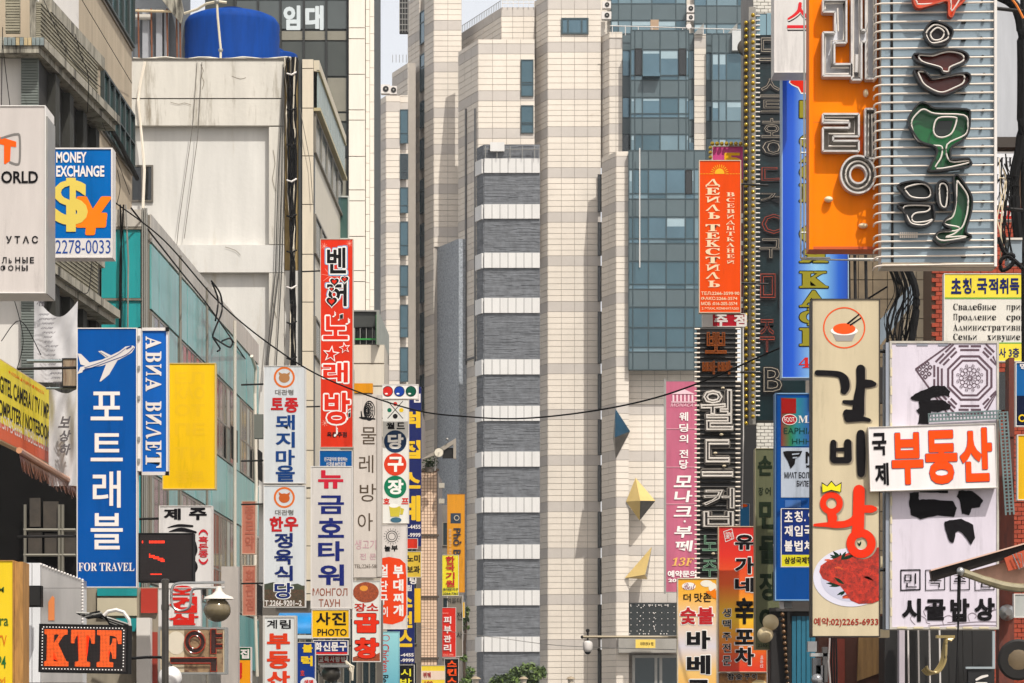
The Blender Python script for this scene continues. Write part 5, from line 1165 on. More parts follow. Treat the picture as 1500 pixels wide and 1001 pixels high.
# --- tripe restaurant
s = Sign('restaurant_sign', 'white grilled tripe sign with food picture and bold red letters', Pl(537, 84), 516, 851, 557.5, 970, S((226, 222, 214)), frame=1, group=GRP_L, arm=-.4)
FOOD = mat((176, 76, 30), var=.6, scale=16, dark=(70, 34, 20), thr=.5, name='food_print')
s.g(FOOD, ell(536, 868, 19, 15)); s.g(ink((226, 150, 60)), ell(533, 862, 6, 4)); s.t(ink((190, 36, 20)), ('장', 519, 884, 536, 896), ('소', 537, 884, 554, 895), bold=.03, o=.012)
for ch, y0, y1 in (('곱', 899, 927), ('창', 935, 965)): s.t(INKK, (ch, 518.2, y0-1, 555.8, y1+1), bold=.095, o=.010); s.t(ink((224, 50, 24)), (ch, 519, y0, 555, y1), bold=.075, o=.0125)
s.g(FOOD, [(517, 968.6), (517, 963), (526, 960), (540, 964), (556.5, 956), (556.5, 968.6)], o=.0058)
# --- cyan chicken bar, blue brick sign
CY = grad_mat('cyan_print', [(0, (40, 140, 168)), (1, (150, 208, 214))], 2, P(0, 1050, 96).z, P(0, 925, 96).z)
s = Sign('bar_sign', 'pale cyan chicken bar sign with red English letters running downwards', Pl(563, 96), 543, 925.5, 585, 1050, CY, side=CY, frame=.6, group=GRP_L)
mb = MB(); text(mb, s.pl, 'Chicken', 559, 944, 570, 985, .012, .01, rot=90); mb.build('lettering', ink((190, 66, 60)), s.r)
mb = MB(); text(mb, s.pl, 'Beer', 559, 989, 569, 1010, .012, .01, rot=90); mb.build('lettering', INKK, s.r)
mb = MB(); ring(mb, s.pl, 565, 935, 6, 4.8, .008, .8); mb.build('emblem', ink((190, 66, 60)), s.r)
s = Sign('bar_sign', 'dark blue sign with yellow brush letters behind the realty sign', Pl(445, 66), 432, 941, 462, 1050, S((24, 56, 130)), frame=.6, group=GRP_L)
s.t(YEL, ('블', 443, 944, 458, 956), ('럭', 441, 961, 458, 976), bold=.05); s.t(ink((190, 60, 60)), ('호', 440, 982, 446, 990), bold=.05)
mb = MB(); s.pl.flat(mb, ell(452, 1000, 12, 8), .009); mb.build('emblem', ink((214, 216, 220)), s.r); s.t(RED, ('생맥', 445, 996, 459, 1003), bold=.05)
r = root('awning', 'bright blue rounded awning behind the realty and photo signs', 'awning', P(430, 935, 74)); q = Pl(430, 74); vs = []; fs = []
for i in range(9):
    t = i/8*math.pi/2
    for x in (410, 459): a = q.W(x, 930-32*math.sin(t), 0); a.y -= .9*math.cos(t); vs.append(a)
for i in range(8): fs.append((i*2, i*2+1, i*2+3, i*2+2))
mb = MB(); mb.add(vs, fs); mb.build('cover', mat((0, 122, 186), rough=.4, var=.2, name='blue_canvas'), r, smooth=True)
mb = MB(); q.px(mb, 410, 932, 459, 937, .0, .9); mb.build('edge', mat((200, 206, 208), name='awning_edge'), r)
r = root('extractor_duct', 'bent steel duct with round mouth under the stationery sign', 'duct', P(487, 1001, 68)); q = Pl(487, 68)
mb = MB(); q.px(mb, 470, 974, 512, 978, -.5, .3); mb.build('cover_plate', STEEL, r); mb = MB(); mb.ball(q.W(485, 987), .24, .24, .22, 16, 10); mb.build('mouth', mat((90, 86, 78), rough=.3, metal=.6, var=.4, scale=4, name='dirty_steel'), r, smooth=True)
mb = MB(); mb.tube([q.W(468, 975), q.W(466, 983), q.W(470, 990), q.W(476, 985)], .04, 8); mb.tube([q.W(495, 1000), q.W(495, 1050)], .1, 10); mb.build('pipe', STEEL, r, smooth=True)
for k in range(7):
    mb = MB(); mb.tube([q.W(506+k, 968+k), q.W(510+k*1.3, 978+3*math.sin(k*2)), q.W(516, 985+k*2)], .03, 5); mb.build('tape_tail', mat((206, 196, 176), name='tape'), r)
# --- far signs
s = Sign('noodle_sign', 'tall orange noodle sign with dark letters running downwards', Pl(667, 150), 655, 724, 681, 868, S((204, 138, 34)), side=mat((180, 120, 40), name='orange_side'), frame=.5, group=GRP_L)
s.g(ink((50, 62, 76)), rect(660, 752, 675, 767)); mb = MB(); text(mb, s.pl, 'Phở B', 664, 774, 676, 814, .05, .02, rot=90); mb.build('lettering', ink((50, 52, 60)), s.r)
mb = MB(); ring(mb, s.pl, 669, 759, 4, 3, .05); text(mb, s.pl, '월남쌈 쌀국수 전문', 657.5, 775, 661.5, 812, .05, .0, rot=90); mb.build('lettering', ink((190, 176, 150)), s.r)
s = Sign('club_sign', 'narrow yellow sign with four red letters in front of the noodle sign', Pl(659, 142), 647.5, 813, 672, 873, S((222, 206, 50)), frame=.5, group=GRP_L)
for ch, y0, y1 in (('한', 815, 826), ('국', 827, 837), ('기', 838.5, 848.5), ('원', 850, 860)): s.t(ink((180, 36, 40)), (ch, 653, y0, 666, y1), bold=.04, o=.04)
s.t(ink((36, 60, 60)), ('동대문지구', 649, 861.5, 671, 865.5), ('2264-7361', 649, 868, 671, 871.5), bold=.03, o=.04)
s = Sign('skin_care_sign', 'narrow red skin care sign with four white letters', Pl(656, 136), 644.5, 890, 668, 963, S((206, 44, 32)), frame=.5, group=GRP_L)
for ch, y0, y1 in (('피', 903, 914), ('부', 917, 928), ('관', 931, 941), ('리', 944, 955)): s.t(INKW, (ch, 650, y0, 661, y1), bold=.03, o=.04)
s.t(ink((236, 170, 150)), ('2265-2990', 649, 958, 664, 961), ('beauty', 647, 897, 657, 900), bold=.0, o=.04)
s = Sign('skin_care_sign', 'black sign with glowing orange letters below the red skin care sign', Pl(660, 138), 651, 965, 672, 1040, S((24, 20, 18)), frame=.5, group=GRP_L)
for ch, y0, y1 in (('스', 968, 977), ('킨', 980, 990), ('스', 993, 1003)): s.t(ink((240, 80, 24)), (ch, 655, y0, 669, y1), bold=.05, o=.04)
s = Sign('back_sign', 'grey brown sign behind the red and yellow signs deep in the street', Pl(664, 146), 655, 873, 678, 962, S((120, 112, 100)), frame=.5, group=GRP_L); s.t(INKK, ('먹을터', 655, 876, 675, 884), ('전', 669, 897, 677, 908), ('사', 669, 925, 677, 936), bold=.0, o=.04)
s = Sign('awning_sign', 'yellow and pink striped banner low beside the tile pillar', Pl(633, 112), 617, 975, 652, 1040, S((224, 196, 60)), frame=.4, group=GRP_L)
mb = MB(); s.pl.px(mb, 617.5, 983, 651.5, 996, .0055, .01, ref=633); mb.build('pink_stripe', S((220, 196, 176)), s.r); s.t(ink((150, 40, 40)), ('뷔페', 620, 985, 631, 993), bold=.03, o=.03); s.t(ink((150, 40, 40)), ('100', 622, 998, 634, 1005), bold=.03, o=.03)
s = Sign('side_sign', 'small mustard sign above the skin care sign on the right', Pl(678, 151), 675, 882, 681, 905, S((214, 168, 40)), frame=.3, group=GRP_L)
# dish and bracket near the orange sign
r = root('satellite_dish', 'white satellite dish on a slanted bracket above the pink tile pillar', 'dish', P(640, 688, 117)); q = Pl(640, 117)
mb = MB(); q.poly(mb, [(617, 674), (620, 671), (668, 642), (668, 672), (664, 672), (664, 651), (640, 666)], -.3, 0); mb.build('bracket', mat((150, 142, 130), name='bracket_steel'), r)
mb = MB(); q.px(mb, 648, 656, 664, 671, -.28, -.1); mb.build('dark_box', DARKM, r)
mb = MB(); c = q.W(643, 664, .25); mb.lathe(c, [(.02, .06), (.12, .04), (.19, 0), (.21, 0)], 20, 'Y'); mb.build('reflector', mat((214, 206, 188), name='dish_paint'), r, smooth=True)
mb = MB(); mb.tube([c, c+Vector((.02, -.3, -.05))], .015, 5); mb.tube([q.W(637, 690), q.W(638, 672)], .03, 6); mb.ball(q.W(655, 644, .1), .06); mb.build('feed_arm', GREYM, r)
r = root('potted_plant', 'green rooftop plant spilling beside the satellite dish', 'plant', P(628, 690, 117.5)); mb = MB(); rr = random.Random(2)
for i in range(260):
    c = P(618+rr.gauss(12, 5), 680+rr.gauss(0, 5), 117.5); a = Vector((rr.uniform(-1, 1), rr.uniform(-1, 1), rr.uniform(-1, 1)))*.07; b_ = Vector((rr.uniform(-1, 1), rr.uniform(-1, 1), rr.uniform(-1, 1)))*.04; mb.add([c-a, c+b_, c+a, c-b_], [(0, 1, 2, 3)])
mb.build('foliage', mat((60, 84, 40), var=.4, name='leaf_dark'), r, kind='stuff')
mb = MB(); mb.lathe(P(629, 692, 117.5), [(.15, 0), (.2, .2)], 12); mb.build('pot', mat((110, 100, 90), name='pot'), r)
r = root('floodlights', 'two small box floodlights on the tile pillar side', 'floodlight', P(645, 735, 118)); q = Pl(645, 117.5)
for y in (708, 731): mb = MB(); q.px(mb, 643, y, 651, y+7, -.2, .1); mb.build('lamp_box', mat((170, 164, 150), name='lampbox'), r)
# ================================================================== RIGHT SIDE BUILDINGS
RW = mat((168, 156, 138), rough=.8, var=.2, streak=1, name='right_wall')
NB = root('neon_building', 'dark fronted building carrying the long neon board on the right', 'building', P(1150, HOR, 72))
q = Pl(1150, 72)
mb = MB(); q.px(mb, 1088, 640, 1200, 1059, -4, -.3); mb.build('wall', mat((52, 46, 42), var=.4, name='dark_wall3'), NB)
mb = MB(); q.px(mb, 1104, -60, 1300, 639, -4, -.3); mb.build('upper_wall', mat((120, 112, 104), var=.3, name='upper_wall'), NB)
WBR = mat((206, 202, 192), rough=.35, var=.15, scale=5, name='white_glazed_brick')
mb = MB(); q.px(mb, 1104, -30, 1146, 22, -.29, -.2); q.px(mb, 1104, 612, 1146, 662, -.29, -.2); mb.build('mortar', mat((120, 112, 100), name='mortar'), NB, kind='stuff')
for (ya, n) in ((-28, 10), (614, 10)):
    for j in range(n):
        for i in range(-1, 4):
            x0 = max(1104.3, 1104.5+i*11+(5.5 if j % 2 else 0)); x1 = min(1145.8, 1104.5+(i+1)*11+(5.5 if j % 2 else 0)-.8); y = ya+j*4.9
            if x1-x0 > 1: mb = MB(); q.px(mb, x0, y, x1, y+4.1, -.199, -.17+random.uniform(0, .02)); mb.build('brick', WBR, NB)
# tiled building with the red brick pier at the far right
TB = root('tiled_building', 'building of large cream tiles beside a red brick wall behind the right signs', 'building', P(1350, HOR, 50))
q = Pl(1350, 50)
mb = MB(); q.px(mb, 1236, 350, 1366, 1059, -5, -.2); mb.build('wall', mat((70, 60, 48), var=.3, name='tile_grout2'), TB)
CT = mat((214, 198, 168), rough=.35, var=.14, scale=2, name='cream_tile'); CT2 = mat((116, 100, 76), rough=.5, var=.35, scale=3, name='shaded_tile')  # second tile is the cream one with the shadow painted into its colour
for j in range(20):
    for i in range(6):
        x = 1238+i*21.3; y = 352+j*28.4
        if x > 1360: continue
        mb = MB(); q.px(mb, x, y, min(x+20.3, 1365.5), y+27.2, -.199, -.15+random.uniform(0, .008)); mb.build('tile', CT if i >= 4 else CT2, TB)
BRK = mat((156, 62, 36), rough=.85, var=.35, scale=9, name='red_brick')
BW = root('brick_building', 'red brick building at the right edge behind the immigration notice', 'building', P(1440, HOR, 49))
q = Pl(1440, 49)
mb = MB(); q.px(mb, 1366.5, -100, 1620, 1059, -5, -.2); mb.build('wall', mat((104, 84, 68), rough=.9, name='brick_mortar'), BW)
nb = 0; rest = MB()
for j in range(112):
    for i in range(0, 20):
        x = 1367+i*12+(6 if j % 2 else 0); y = 300+j*6.6
        args = (x, y, x+11.2, y+5.7, -.199, -.16+random.uniform(0, .02))
        if nb < 290 and (y < 470 or x < 1384): mb = MB(); q.px(mb, *args); mb.build('brick', BRK, BW); nb += 1
        else: q.px(rest, *args)
rest.build('brickwork', BRK, BW, kind='stuff')
mb = MB(); q.px(mb, 1454, -100, 1620, 205, -.15, .2); mb.build('grey_panel', mat((170, 172, 176), rough=.6, var=.15, streak=1, name='panel_grey'), BW)
mb = MB(); q.px(mb, 1454, 206, 1620, 221, -.15, .3); mb.build('dark_beam', mat((48, 38, 28), name='beam_dark'), BW)
mb = MB(); q.px(mb, 1384, 545, 1620, 600, -.15, -.05); mb.build('dark_window', GLD, BW)
# diagonal bluish lean-to and a dark panel painted as the gap's shade behind the beef sign
r = root('lean_to', 'small slanted corrugated roof seen in the gap between beef sign and white sign', 'roof', P(1296, 560, 46)); q = Pl(1296, 46)
for i in range(9):
    mb = MB(); x = 1278+i*7; q.poly(mb, [(x, 520-i*9), (x+6.6, 512-i*9), (x+6.6, 474-i*8), (x, 482-i*8)], -.1, .0+.02*(i % 2)); mb.build('sheet', mat((122, 134, 144), rough=.6, var=.2, name='corrugated'), r)
mb = MB(); q.px(mb, 1280, 538, 1306, 590, -.2, 0); mb.build('dark_box', mat((26, 22, 20), name='gap_shade'), r)
cb = root('cable_bundle', 'heavy black cables hanging down the cream tiles right of the beef sign', 'cables', P(1335, 500, 45)); rr = random.Random(9)
for k in range(14):
    x0 = 1300+k*2.6; pts = [P(x0-2+rr.uniform(-3, 3), 385, 45), P(x0+12+rr.uniform(-5, 5), 425, 45.1), P(x0+rr.uniform(-8, 14), 465, 45), P(x0-4+rr.uniform(-6, 10), 505, 45)]
    mb = MB(); mb.tube([Vector(p) for p in crom([tuple(p) for p in pts], 4)], rr.choice([.008, .013, .02]), 5); mb.build('cable', BLACK, cb)
mb = MB(); mb.tube([Vector(p) for p in crom([tuple(P(1326, 385, 44.8)), tuple(P(1340, 420, 44.8)), tuple(P(1342, 455, 44.8)), tuple(P(1334, 505, 44.8))], 5)], .06, 8); mb.build('cable', BLACK, cb, smooth=True)
for k, x in enumerate((1243, 1252, 1268)):
    mb = MB(); mb.tube([P(x, 365, 44), P(x+1, 440, 44)], .025, 6); mb.build('rail', DARKM, cb)
mb = MB(); mb.tube([P(1243, 372, 43.9), P(1300, 372, 43.9)], .02, 6); mb.tube([P(1243, 380, 43.9), P(1300, 380, 43.9)], .02, 6); mb.build('rail', GREYM, cb)
# lower right shade: rods, maroon posts, doors
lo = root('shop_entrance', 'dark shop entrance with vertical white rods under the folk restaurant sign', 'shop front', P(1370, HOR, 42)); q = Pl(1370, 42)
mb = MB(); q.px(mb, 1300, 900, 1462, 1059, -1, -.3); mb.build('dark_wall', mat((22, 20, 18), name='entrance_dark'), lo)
for x in (1322, 1330, 1345, 1361, 1376, 1410, 1424):
    mb = MB(); mb.tube([q.W(x, 915, .0), q.W(x+2, 1058, .0)], .014 if x < 1400 else .01, 5); mb.build('rod', WHITE if x < 1400 else DARKM, lo)
mb = MB(); q.px(mb, 1316, 920, 1324, 1059, -.1, .1); mb.build('jamb', mat((176, 166, 172), name='jamb'), lo)
mb = MB(); q.px(mb, 1414, 977, 1457, 980, .0, .05); q.px(mb, 1453, 925, 1457, 977, .0, .05); mb.build('window_rail', mat((150, 160, 164), name='rail_blue'), lo, kind='stuff')
mb = MB(); q.px(mb, 1418, 981, 1452, 1050, -.1, .02); mb.build('chalk_board', mat((18, 18, 20), name='board_black'), lo)
mb = MB(); brush(mb, Pl(1440, 41.95), [(1430, 996, 3), (1438, 992, 4), (1446, 990, 3)], .02); brush(mb, Pl(1440, 41.95), [(1430, 1001, 3), (1444, 1002, 5)], .0215); mb.build('chalk_mark', WHITE, lo, kind='stuff')
r = root('neon_hook', 'yellowed J shaped bundle of bent neon tube hanging under the folk restaurant sign', 'neon tube', P(1370, 990, 37)); q = Pl(1370, 36.5)
OLDT = mat((170, 150, 100), rough=.3, metal=.2, var=.3, name='aged_tube')
for k in range(3):
    mb = MB(); d = k*2.6; mb.tube([q.W(x, y, .03*k) for x, y in crom([(1398-d, 934+d), (1386, 935+d*.6), (1382+d*.5, 950), (1378+d, 970), (1368+d, 985), (1358+d*.3, 988-d), (1351+d, 981-d)], 4)], .02, 6); mb.build('tube', OLDT, r, smooth=True)
mb = MB(); q.px(mb, 1371, 931, 1398, 935, -.05, .05); mb.build('clamp', OLDT, r)
r = root('maroon_post', 'dark red wooden post right of the folk restaurant sign', 'post', P(1474, HOR, 40)); q = Pl(1474, 40)
mb = MB(); q.px(mb, 1478, 524, 1486, 640, -.3, 0); q.px(mb, 1464, 640, 1486, 1059, -.3, -.02); mb.build('post', mat((104, 44, 26), rough=.7, var=.45, scale=3, streak=1, dark=(58, 24, 16), thr=.52, name='maroon_wood'), r)
mb = MB(); mb.lathe(q.W(1473, 898, .12), [(.11, .05), (.12, 0), (.07, -.1), (.05, -.14)], 18, 'Y'); mb.build('bracket_lamp', STEEL, r, smooth=True)
r = root('round_fan', 'brownish round disc of an extractor fan at the lower right corner', 'fan', P(1485, 995, 38)); q = Pl(1488, 38)
mb = MB(); mb.ball(q.W(1490, 967), .27, .12, .26, 24, 12); mb.build('disc', mat((116, 100, 76), rough=.3, metal=.3, var=.4, scale=3, name='dusty_disc'), r, smooth=True)
mb = MB(); mb.lathe(q.W(1490, 967, .05), [(.28, 0), (.29, -.03), (.26, -.05)], 28, 'Y'); mb.build('rim', DARKM, r)
for (x0, x1, y0, y1, c_, lb) in ((1487.5, 1560, 531, 625, (20, 90, 150), 'glossy blue panel sliced by the right edge'), (1490, 1560, 637, 733, (214, 170, 30), 'yellow panel sliced by the right edge'), (1485, 1560, 870, 905, (170, 172, 168), 'grey panel sliced by the right edge beside the bracket lamp')):
    s = Sign('edge_sign', lb, Pl(1500, 39), x0, y0, x1, y1, S(c_), frame=1.2, depth=.1)
    if y0 == 531:
        mb = MB(); s.pl.px(mb, 1489, 580, 1560, 624, .0055, .01, ref=1500); mb.build('dark_half', S((14, 24, 50)), s.r)
        mb = MB(); ring(mb, s.pl, 1497, 613, 5.5, 3.5, .02); mb.build('emblem', YEL, s.r); s.t(INKW, ('명', 1494, 533, 1504, 541), bold=.03)
mb = MB(); mb.tube([P(1497.5, -20, 37), P(1499.5, 530, 37)], .03, 8); r = root('black_pipe', 'black vertical pipe running down the right edge of the picture', 'pipe', P(1499, 530, 33)); mb.build('pipe', BLACK, r, smooth=True)
mb = MB(); mb.tube([Vector(p) for p in crom([tuple(P(1462, -6, 37)), tuple(P(1480, 3, 37)), tuple(P(1491, 18, 37)), tuple(P(1497, 60, 37)), tuple(P(1496, 200, 37)), tuple(P(1486, 260, 37)), tuple(P(1490, 330, 37)), tuple(P(1497, 372, 37))], 5)], .07, 8)
r = root('black_conduit', 'fat black curved conduit by the top right corner', 'pipe', P(1497, 372, 34)); mb.build('conduit', BLACK, r, smooth=True)
mb = MB(); mb.tube([Vector(p) for p in crom([tuple(P(1478, -6, 33.8)), tuple(P(1489, 8, 33.8)), tuple(P(1499, 27, 33.8))], 5)], .014, 6); mb.build('orange_cable', mat((220, 120, 30), name='orange_cable'), r)
# awning corner lower right
r = root('awning', 'tilted dark awning frame with pinkish cloth and a clipped hose at the lower right', 'awning', P(1430, 860, 31)); q = Pl(1430, 31)
mb = MB(); q.poly(mb, [(1363, 836), (1500, 797), (1560, 780), (1560, 793), (1500, 811), (1366, 852)], -.12, .0); mb.build('frame_bar', mat((26, 20, 16), rough=.5, spec=.2, name='awning_bar'), r)
mb = MB(); q.poly(mb, [(1363, 835), (1560, 778.5), (1560, 780.5), (1363, 837)], -.1, .05); mb.build('edge_strip', mat((206, 170, 150), name='edge_strip'), r)
mb = MB(); q.poly(mb, [(1407, 841), (1500, 816), (1560, 800), (1560, 856), (1470, 853)], -.35, -.15); mb.build('cloth', mat((206, 160, 136), rough=.7, var=.25, scale=6, name='pink_cloth'), r)
mb = MB(); q.poly(mb, [(1470, 818), (1500, 806), (1530, 800), (1530, 824), (1476, 837)], .01, .05); mb.build('orange_flap', mat((176, 70, 34), rough=.6, var=.2, name='orange_flap'), r)
mb = MB(); mb.tube([q.W(*p, .09) for p in [(1481, 813), (1491, 835), (1497, 831), (1494, 812), (1486, 811), (1492, 826)]], .007, 5); mb.build('clip', STEEL, r)
mb = MB(); mb.tube([q.W(x, y, .08) for x, y in crom([(1405, 838), (1425, 845), (1445, 852), (1470, 859), (1500, 862), (1540, 856)], 4)], [.045]*8+[.05]*13, 8); mb.build('hose', mat((140, 130, 100), rough=.6, var=.4, scale=8, name='taped_hose'), r, smooth=True)
mb = MB(); mb.ball(q.W(1405, 838, .1), .05); mb.build('joint', STEEL, r, smooth=True)
mb = MB(); mb.tube([q.W(1404, 842, .06), q.W(1403, 880, .06), q.W(1402, 930, .06), q.W(1399, 1010, .06)], [.02, .02, .008, .008], 6); mb.build('cord', BLACK, r)
# ================================================================== RIGHT SIDE SIGNS
# --- long neon board with bulb chains
NBD = mat((13, 38, 42), rough=.3, metal=.1, var=.45, scale=2.2, name='teal_board')
s = Sign('neon_board', 'very tall dark teal neon board with outlined letters behind the blue column sign', Pl(1125, 62), 1107, 20, 1180, 616, NBD, side=mat((90, 92, 90), name='board_edge'), depth=.5, frame=0)
mb = MB()
for k in range(84):
    y = 24+k*7.05; mb.tube([s.pl.W(1105.5, y, .05), s.pl.W(1113, y, .05)], .018, 4)
mb.build('edge_rungs', WHITE, s.r, kind='stuff')
mb = MB(); s.pl.px(mb, 1108, 22, 1122, 52, .01, .03); s.pl.px(mb, 1123, 20, 1134, 52, .01, .035); mb.build('glass_panel', glassmat((120, 150, 160), .3, .2), s.r, kind='stuff')
NBK = mat((16, 16, 18), rough=.4, name='tray_black'); NEOW = mat((160, 150, 134), rough=.2, name='neon_white'); NEOB = mat((160, 62, 40), rough=.25, var=.3, name='neon_brown')
for ch, x0, y0, x1, y1, m in (('드', 1110, 56, 1140, 92, NEOW), ('스', 1112, 116, 1144, 145, NEOW), ('트', 1113, 147, 1146, 167, NEOW), ('호', 1114, 174, 1146, 204, NEOW), ('0', 1115, 206, 1150, 229, NEOW), ('디', 1114, 243, 1152, 274, NEOB), ('거', 1112, 282, 1150, 299, NEOW), ('O', 1114, 314, 1152, 345, NEOB), ('구', 1111, 350, 1146, 380, NEOW), ('미', 1112, 396, 1150, 452, NEOB), ('주', 1111, 468, 1135, 518, NEOB), ('B', 1117, 538, 1146, 576, NEOW)):
    mb = MB(); text(mb, s.pl, ch, x0-1, y0-1, x1+1, y1+1, .05, .10); mb.build('letter_tray', NBK, s.r)
    mb = MB(); neontext(mb, s.pl, ch, x0+1, y0+1, x1-1, y1-1, .10, .011); mb.build('neon_letter', m, s.r)
bc = root('bulb_chain', 'double chain of gold bulbs on a grey channel left of the dark neon board', 'light chain', P(1099, 620, 60)); q = Pl(1099, 60)
mb = MB(); q.px(mb, 1097, 10, 1107, 622, -.2, 0); mb.build('channel', mat((140, 136, 128), metal=.3, var=.2, name='channel'), bc)
mb = MB(); q.px(mb, 1090, 28, 1096, 622, -.3, -.15); mb.build('channel', mat((90, 86, 80), metal=.3, var=.3, name='channel_dark'), bc)
GB = mat((176, 146, 40), rough=.15, metal=.4, var=.3, scale=9, name='gold_bulb')
mb = MB(); mb.ball((0, 0, 0), .048, n=10, m=7); bm_ = mb.mesh('bulb', GB, smooth=True); mb = MB(); mb.lathe((0, 0, 0), [(.03, .04), (.035, .09)], 8, 'Y'); sk_ = mb.mesh('socket', DARKM)
for (x, y0, n, o_) in ((1093.2, 33, 60, -.08), (1102.5, 24, 60, .06)):
    for k in range(n):
        b = bpy.data.objects.new('bulb', bm_); COL.objects.link(b); b.parent = bc; b.location = q.W(x, y0+k*9.95, o_+.03)-bc.location
mb = MB()
for (x, y0, n, o_) in ((1093.2, 33, 60, -.08), (1102.5, 24, 60, .06)):
    for k in range(n): mb.lathe(q.W(x, y0+k*9.95, o_-.06), [(.028, 0), (.034, .05)], 8, 'Y')
mb.build('sockets', DARKM, bc, kind='stuff')
r = root('round_lamp', 'dark half round lamp disc left of the bulb chain near the top', 'lamp', P(1094, 84, 61)); mb = MB(); mb.lathe(Pl(1096, 61).W(1093, 70), [(.2, 0), (.17, -.06), (.06, -.09)], 20, 'Y'); mb.build('disc', mat((74, 68, 60), metal=.3, name='old_disc'), r)
# --- white box sign, top
s = Sign('roof_sign', 'white light box with a red letter edged in black above the blue column', Pl(1160, 42), 1134, -60, 1188, 107, SW, depth=.5, frame=1, group=GRP_R)
def ssh(dx, dy, o):
    def f(mb, pl):
        brush(mb, pl, [(1172+dx, 6+dy, 5), (1170+dx, 16+dy, 5), (1163+dx, 23+dy, 4), (1155+dx, 28+dy, 3)], o); brush(mb, pl, [(1172+dx, 14+dy, 4), (1178+dx, 22+dy, 5), (1186+dx, 28+dy, 4)], o+.0008)
        pl.flat(mb, [(1153+dx, 37.5+dy), (1187+dx, 37.5+dy), (1187+dx, 42+dy), (1153+dx, 42+dy)], o+.0016)
    return f
s.L(INKK, ssh(.6, 3.4, .008)); s.L(INKW, ssh(.3, 1.8, .011)); s.L(ink((206, 44, 50)), ssh(0, 0, .014))
# --- blue gradient column
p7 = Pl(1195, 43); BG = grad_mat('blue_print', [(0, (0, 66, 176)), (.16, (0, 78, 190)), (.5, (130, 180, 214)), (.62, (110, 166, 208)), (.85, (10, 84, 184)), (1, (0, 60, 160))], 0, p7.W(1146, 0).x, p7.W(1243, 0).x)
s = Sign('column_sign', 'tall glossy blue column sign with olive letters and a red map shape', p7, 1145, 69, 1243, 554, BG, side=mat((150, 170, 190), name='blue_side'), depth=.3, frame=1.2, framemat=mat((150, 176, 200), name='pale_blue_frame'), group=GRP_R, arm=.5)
mp = [(1153, 108), (1160, 103.5), (1168, 102), (1176, 107), (1180, 112), (1180, 136), (1174, 136), (1170, 128), (1161, 124), (1157, 121), (1160, 114)]
s.g(WHI, [(1151.6, 108), (1160, 101.8), (1168, 100.4), (1177, 105.5), (1182, 111), (1182, 138), (1173, 138), (1168.6, 129.4), (1159.6, 125.2), (1155.4, 121.4), (1157.6, 114.6), (1152, 111)]); s.g(ink((210, 40, 24)), mp, o=.010)
OLV = ink((140, 132, 40))
for ch, y0, y1 in (('П', 148, 173), ('О', 196, 218), ('Л', 224, 238), ('О', 241, 264), ('Н', 270, 296), ('О', 330, 356), ('Я', 364, 385), ('К', 398, 422), ('А', 426, 450), ('Ф', 452, 477), ('Н', 481, 507)):
    if ch == 'Я':
        for (e, m, o, b) in ((1.3, INKK, .010, .07), (0, OLV, .014, .03)): mb = MB(); text(mb, s.pl, serif('R'), 1171-e, y0-e, 1213+e, y1+e, o, b, flipx=True); mb.build('letter', m, s.r)
    else:
        c2 = {'П': 'Π', 'Л': 'Λ', 'О': serif('O'), 'Н': serif('H'), 'К': serif('K'), 'А': serif('A'), 'Ф': '\U0001D6BD'}[ch]
        for (e, m, o, b) in ((1.3, INKK, .010, .07), (0, OLV, .014, .03)): mb = MB(); text(mb, s.pl, c2, 1171-e, y0-e, 1213+e, y1+e, o, b); mb.build('letter', m, s.r)
s.t(RED, (serif('4'), 1170, 524, 1187, 539), bold=.0)
r = root('rod_rack', 'thin pale metal tube frame in front of the blue column', 'rack', P(1180, 380, 38)); q = Pl(1180, 38)
for pts in ([(1173, 204), (1173, 379)], [(1178, -10), (1178, 378)], [(1173, 204), (1184, 204)], [(1173, 224), (1184, 224)], [(1173, 378), (1216, 378)], [(1173, 341), (1182, 341)], [(1183, -10), (1181, 210)], [(1173, 380), (1300, 382)]):
    mb = MB(); mb.tube([q.W(x, y) for x, y in pts], .012, 6); mb.build('rod', mat((170, 172, 166), metal=.5, rough=.35, name='rod_metal'), r)
# --- orange channel letter sign
ORF = mat((240, 124, 2), rough=.5, spec=.06, var=.12, scale=1.6, streak=1, name='orange_panel')
s = Sign('channel_letter_sign', 'orange sign with open metal channel letters and shadows below them', Pl(1235, 36), 1185, -60, 1291, 366, ORF, side=mat((206, 96, 10), rough=.5, var=.2, name='orange_edge'), depth=.35, frame=0, group=GRP_R, arm=.4)
mb = MB(); s.pl.px(mb, 1185, -60, 1191, 366, .006, .03); mb.build('edge_strip', ORF, s.r); mb = MB(); s.pl.px(mb, 1191, 362, 1291, 366, .006, .03); mb.build('edge_strip', mat((190, 76, 10), name='orange_low'), s.r)
s.L(mat((190, 92, 16), name='seam'), lambda mb, pl: pl.px(mb, 1191.2, 179, 1291, 179.7, .0055, .0065), 'seam')
TRY = mat((200, 196, 192), rough=.35, metal=.15, var=.3, scale=7, dark=(110, 96, 80), thr=.6, name='tray_metal'); TRW = mat((222, 222, 228), rough=.4, var=.25, scale=6, name='tray_floor'); TRD = mat((130, 122, 112), rough=.45, metal=.3, var=.4, scale=6, name='tray_floor_dull')
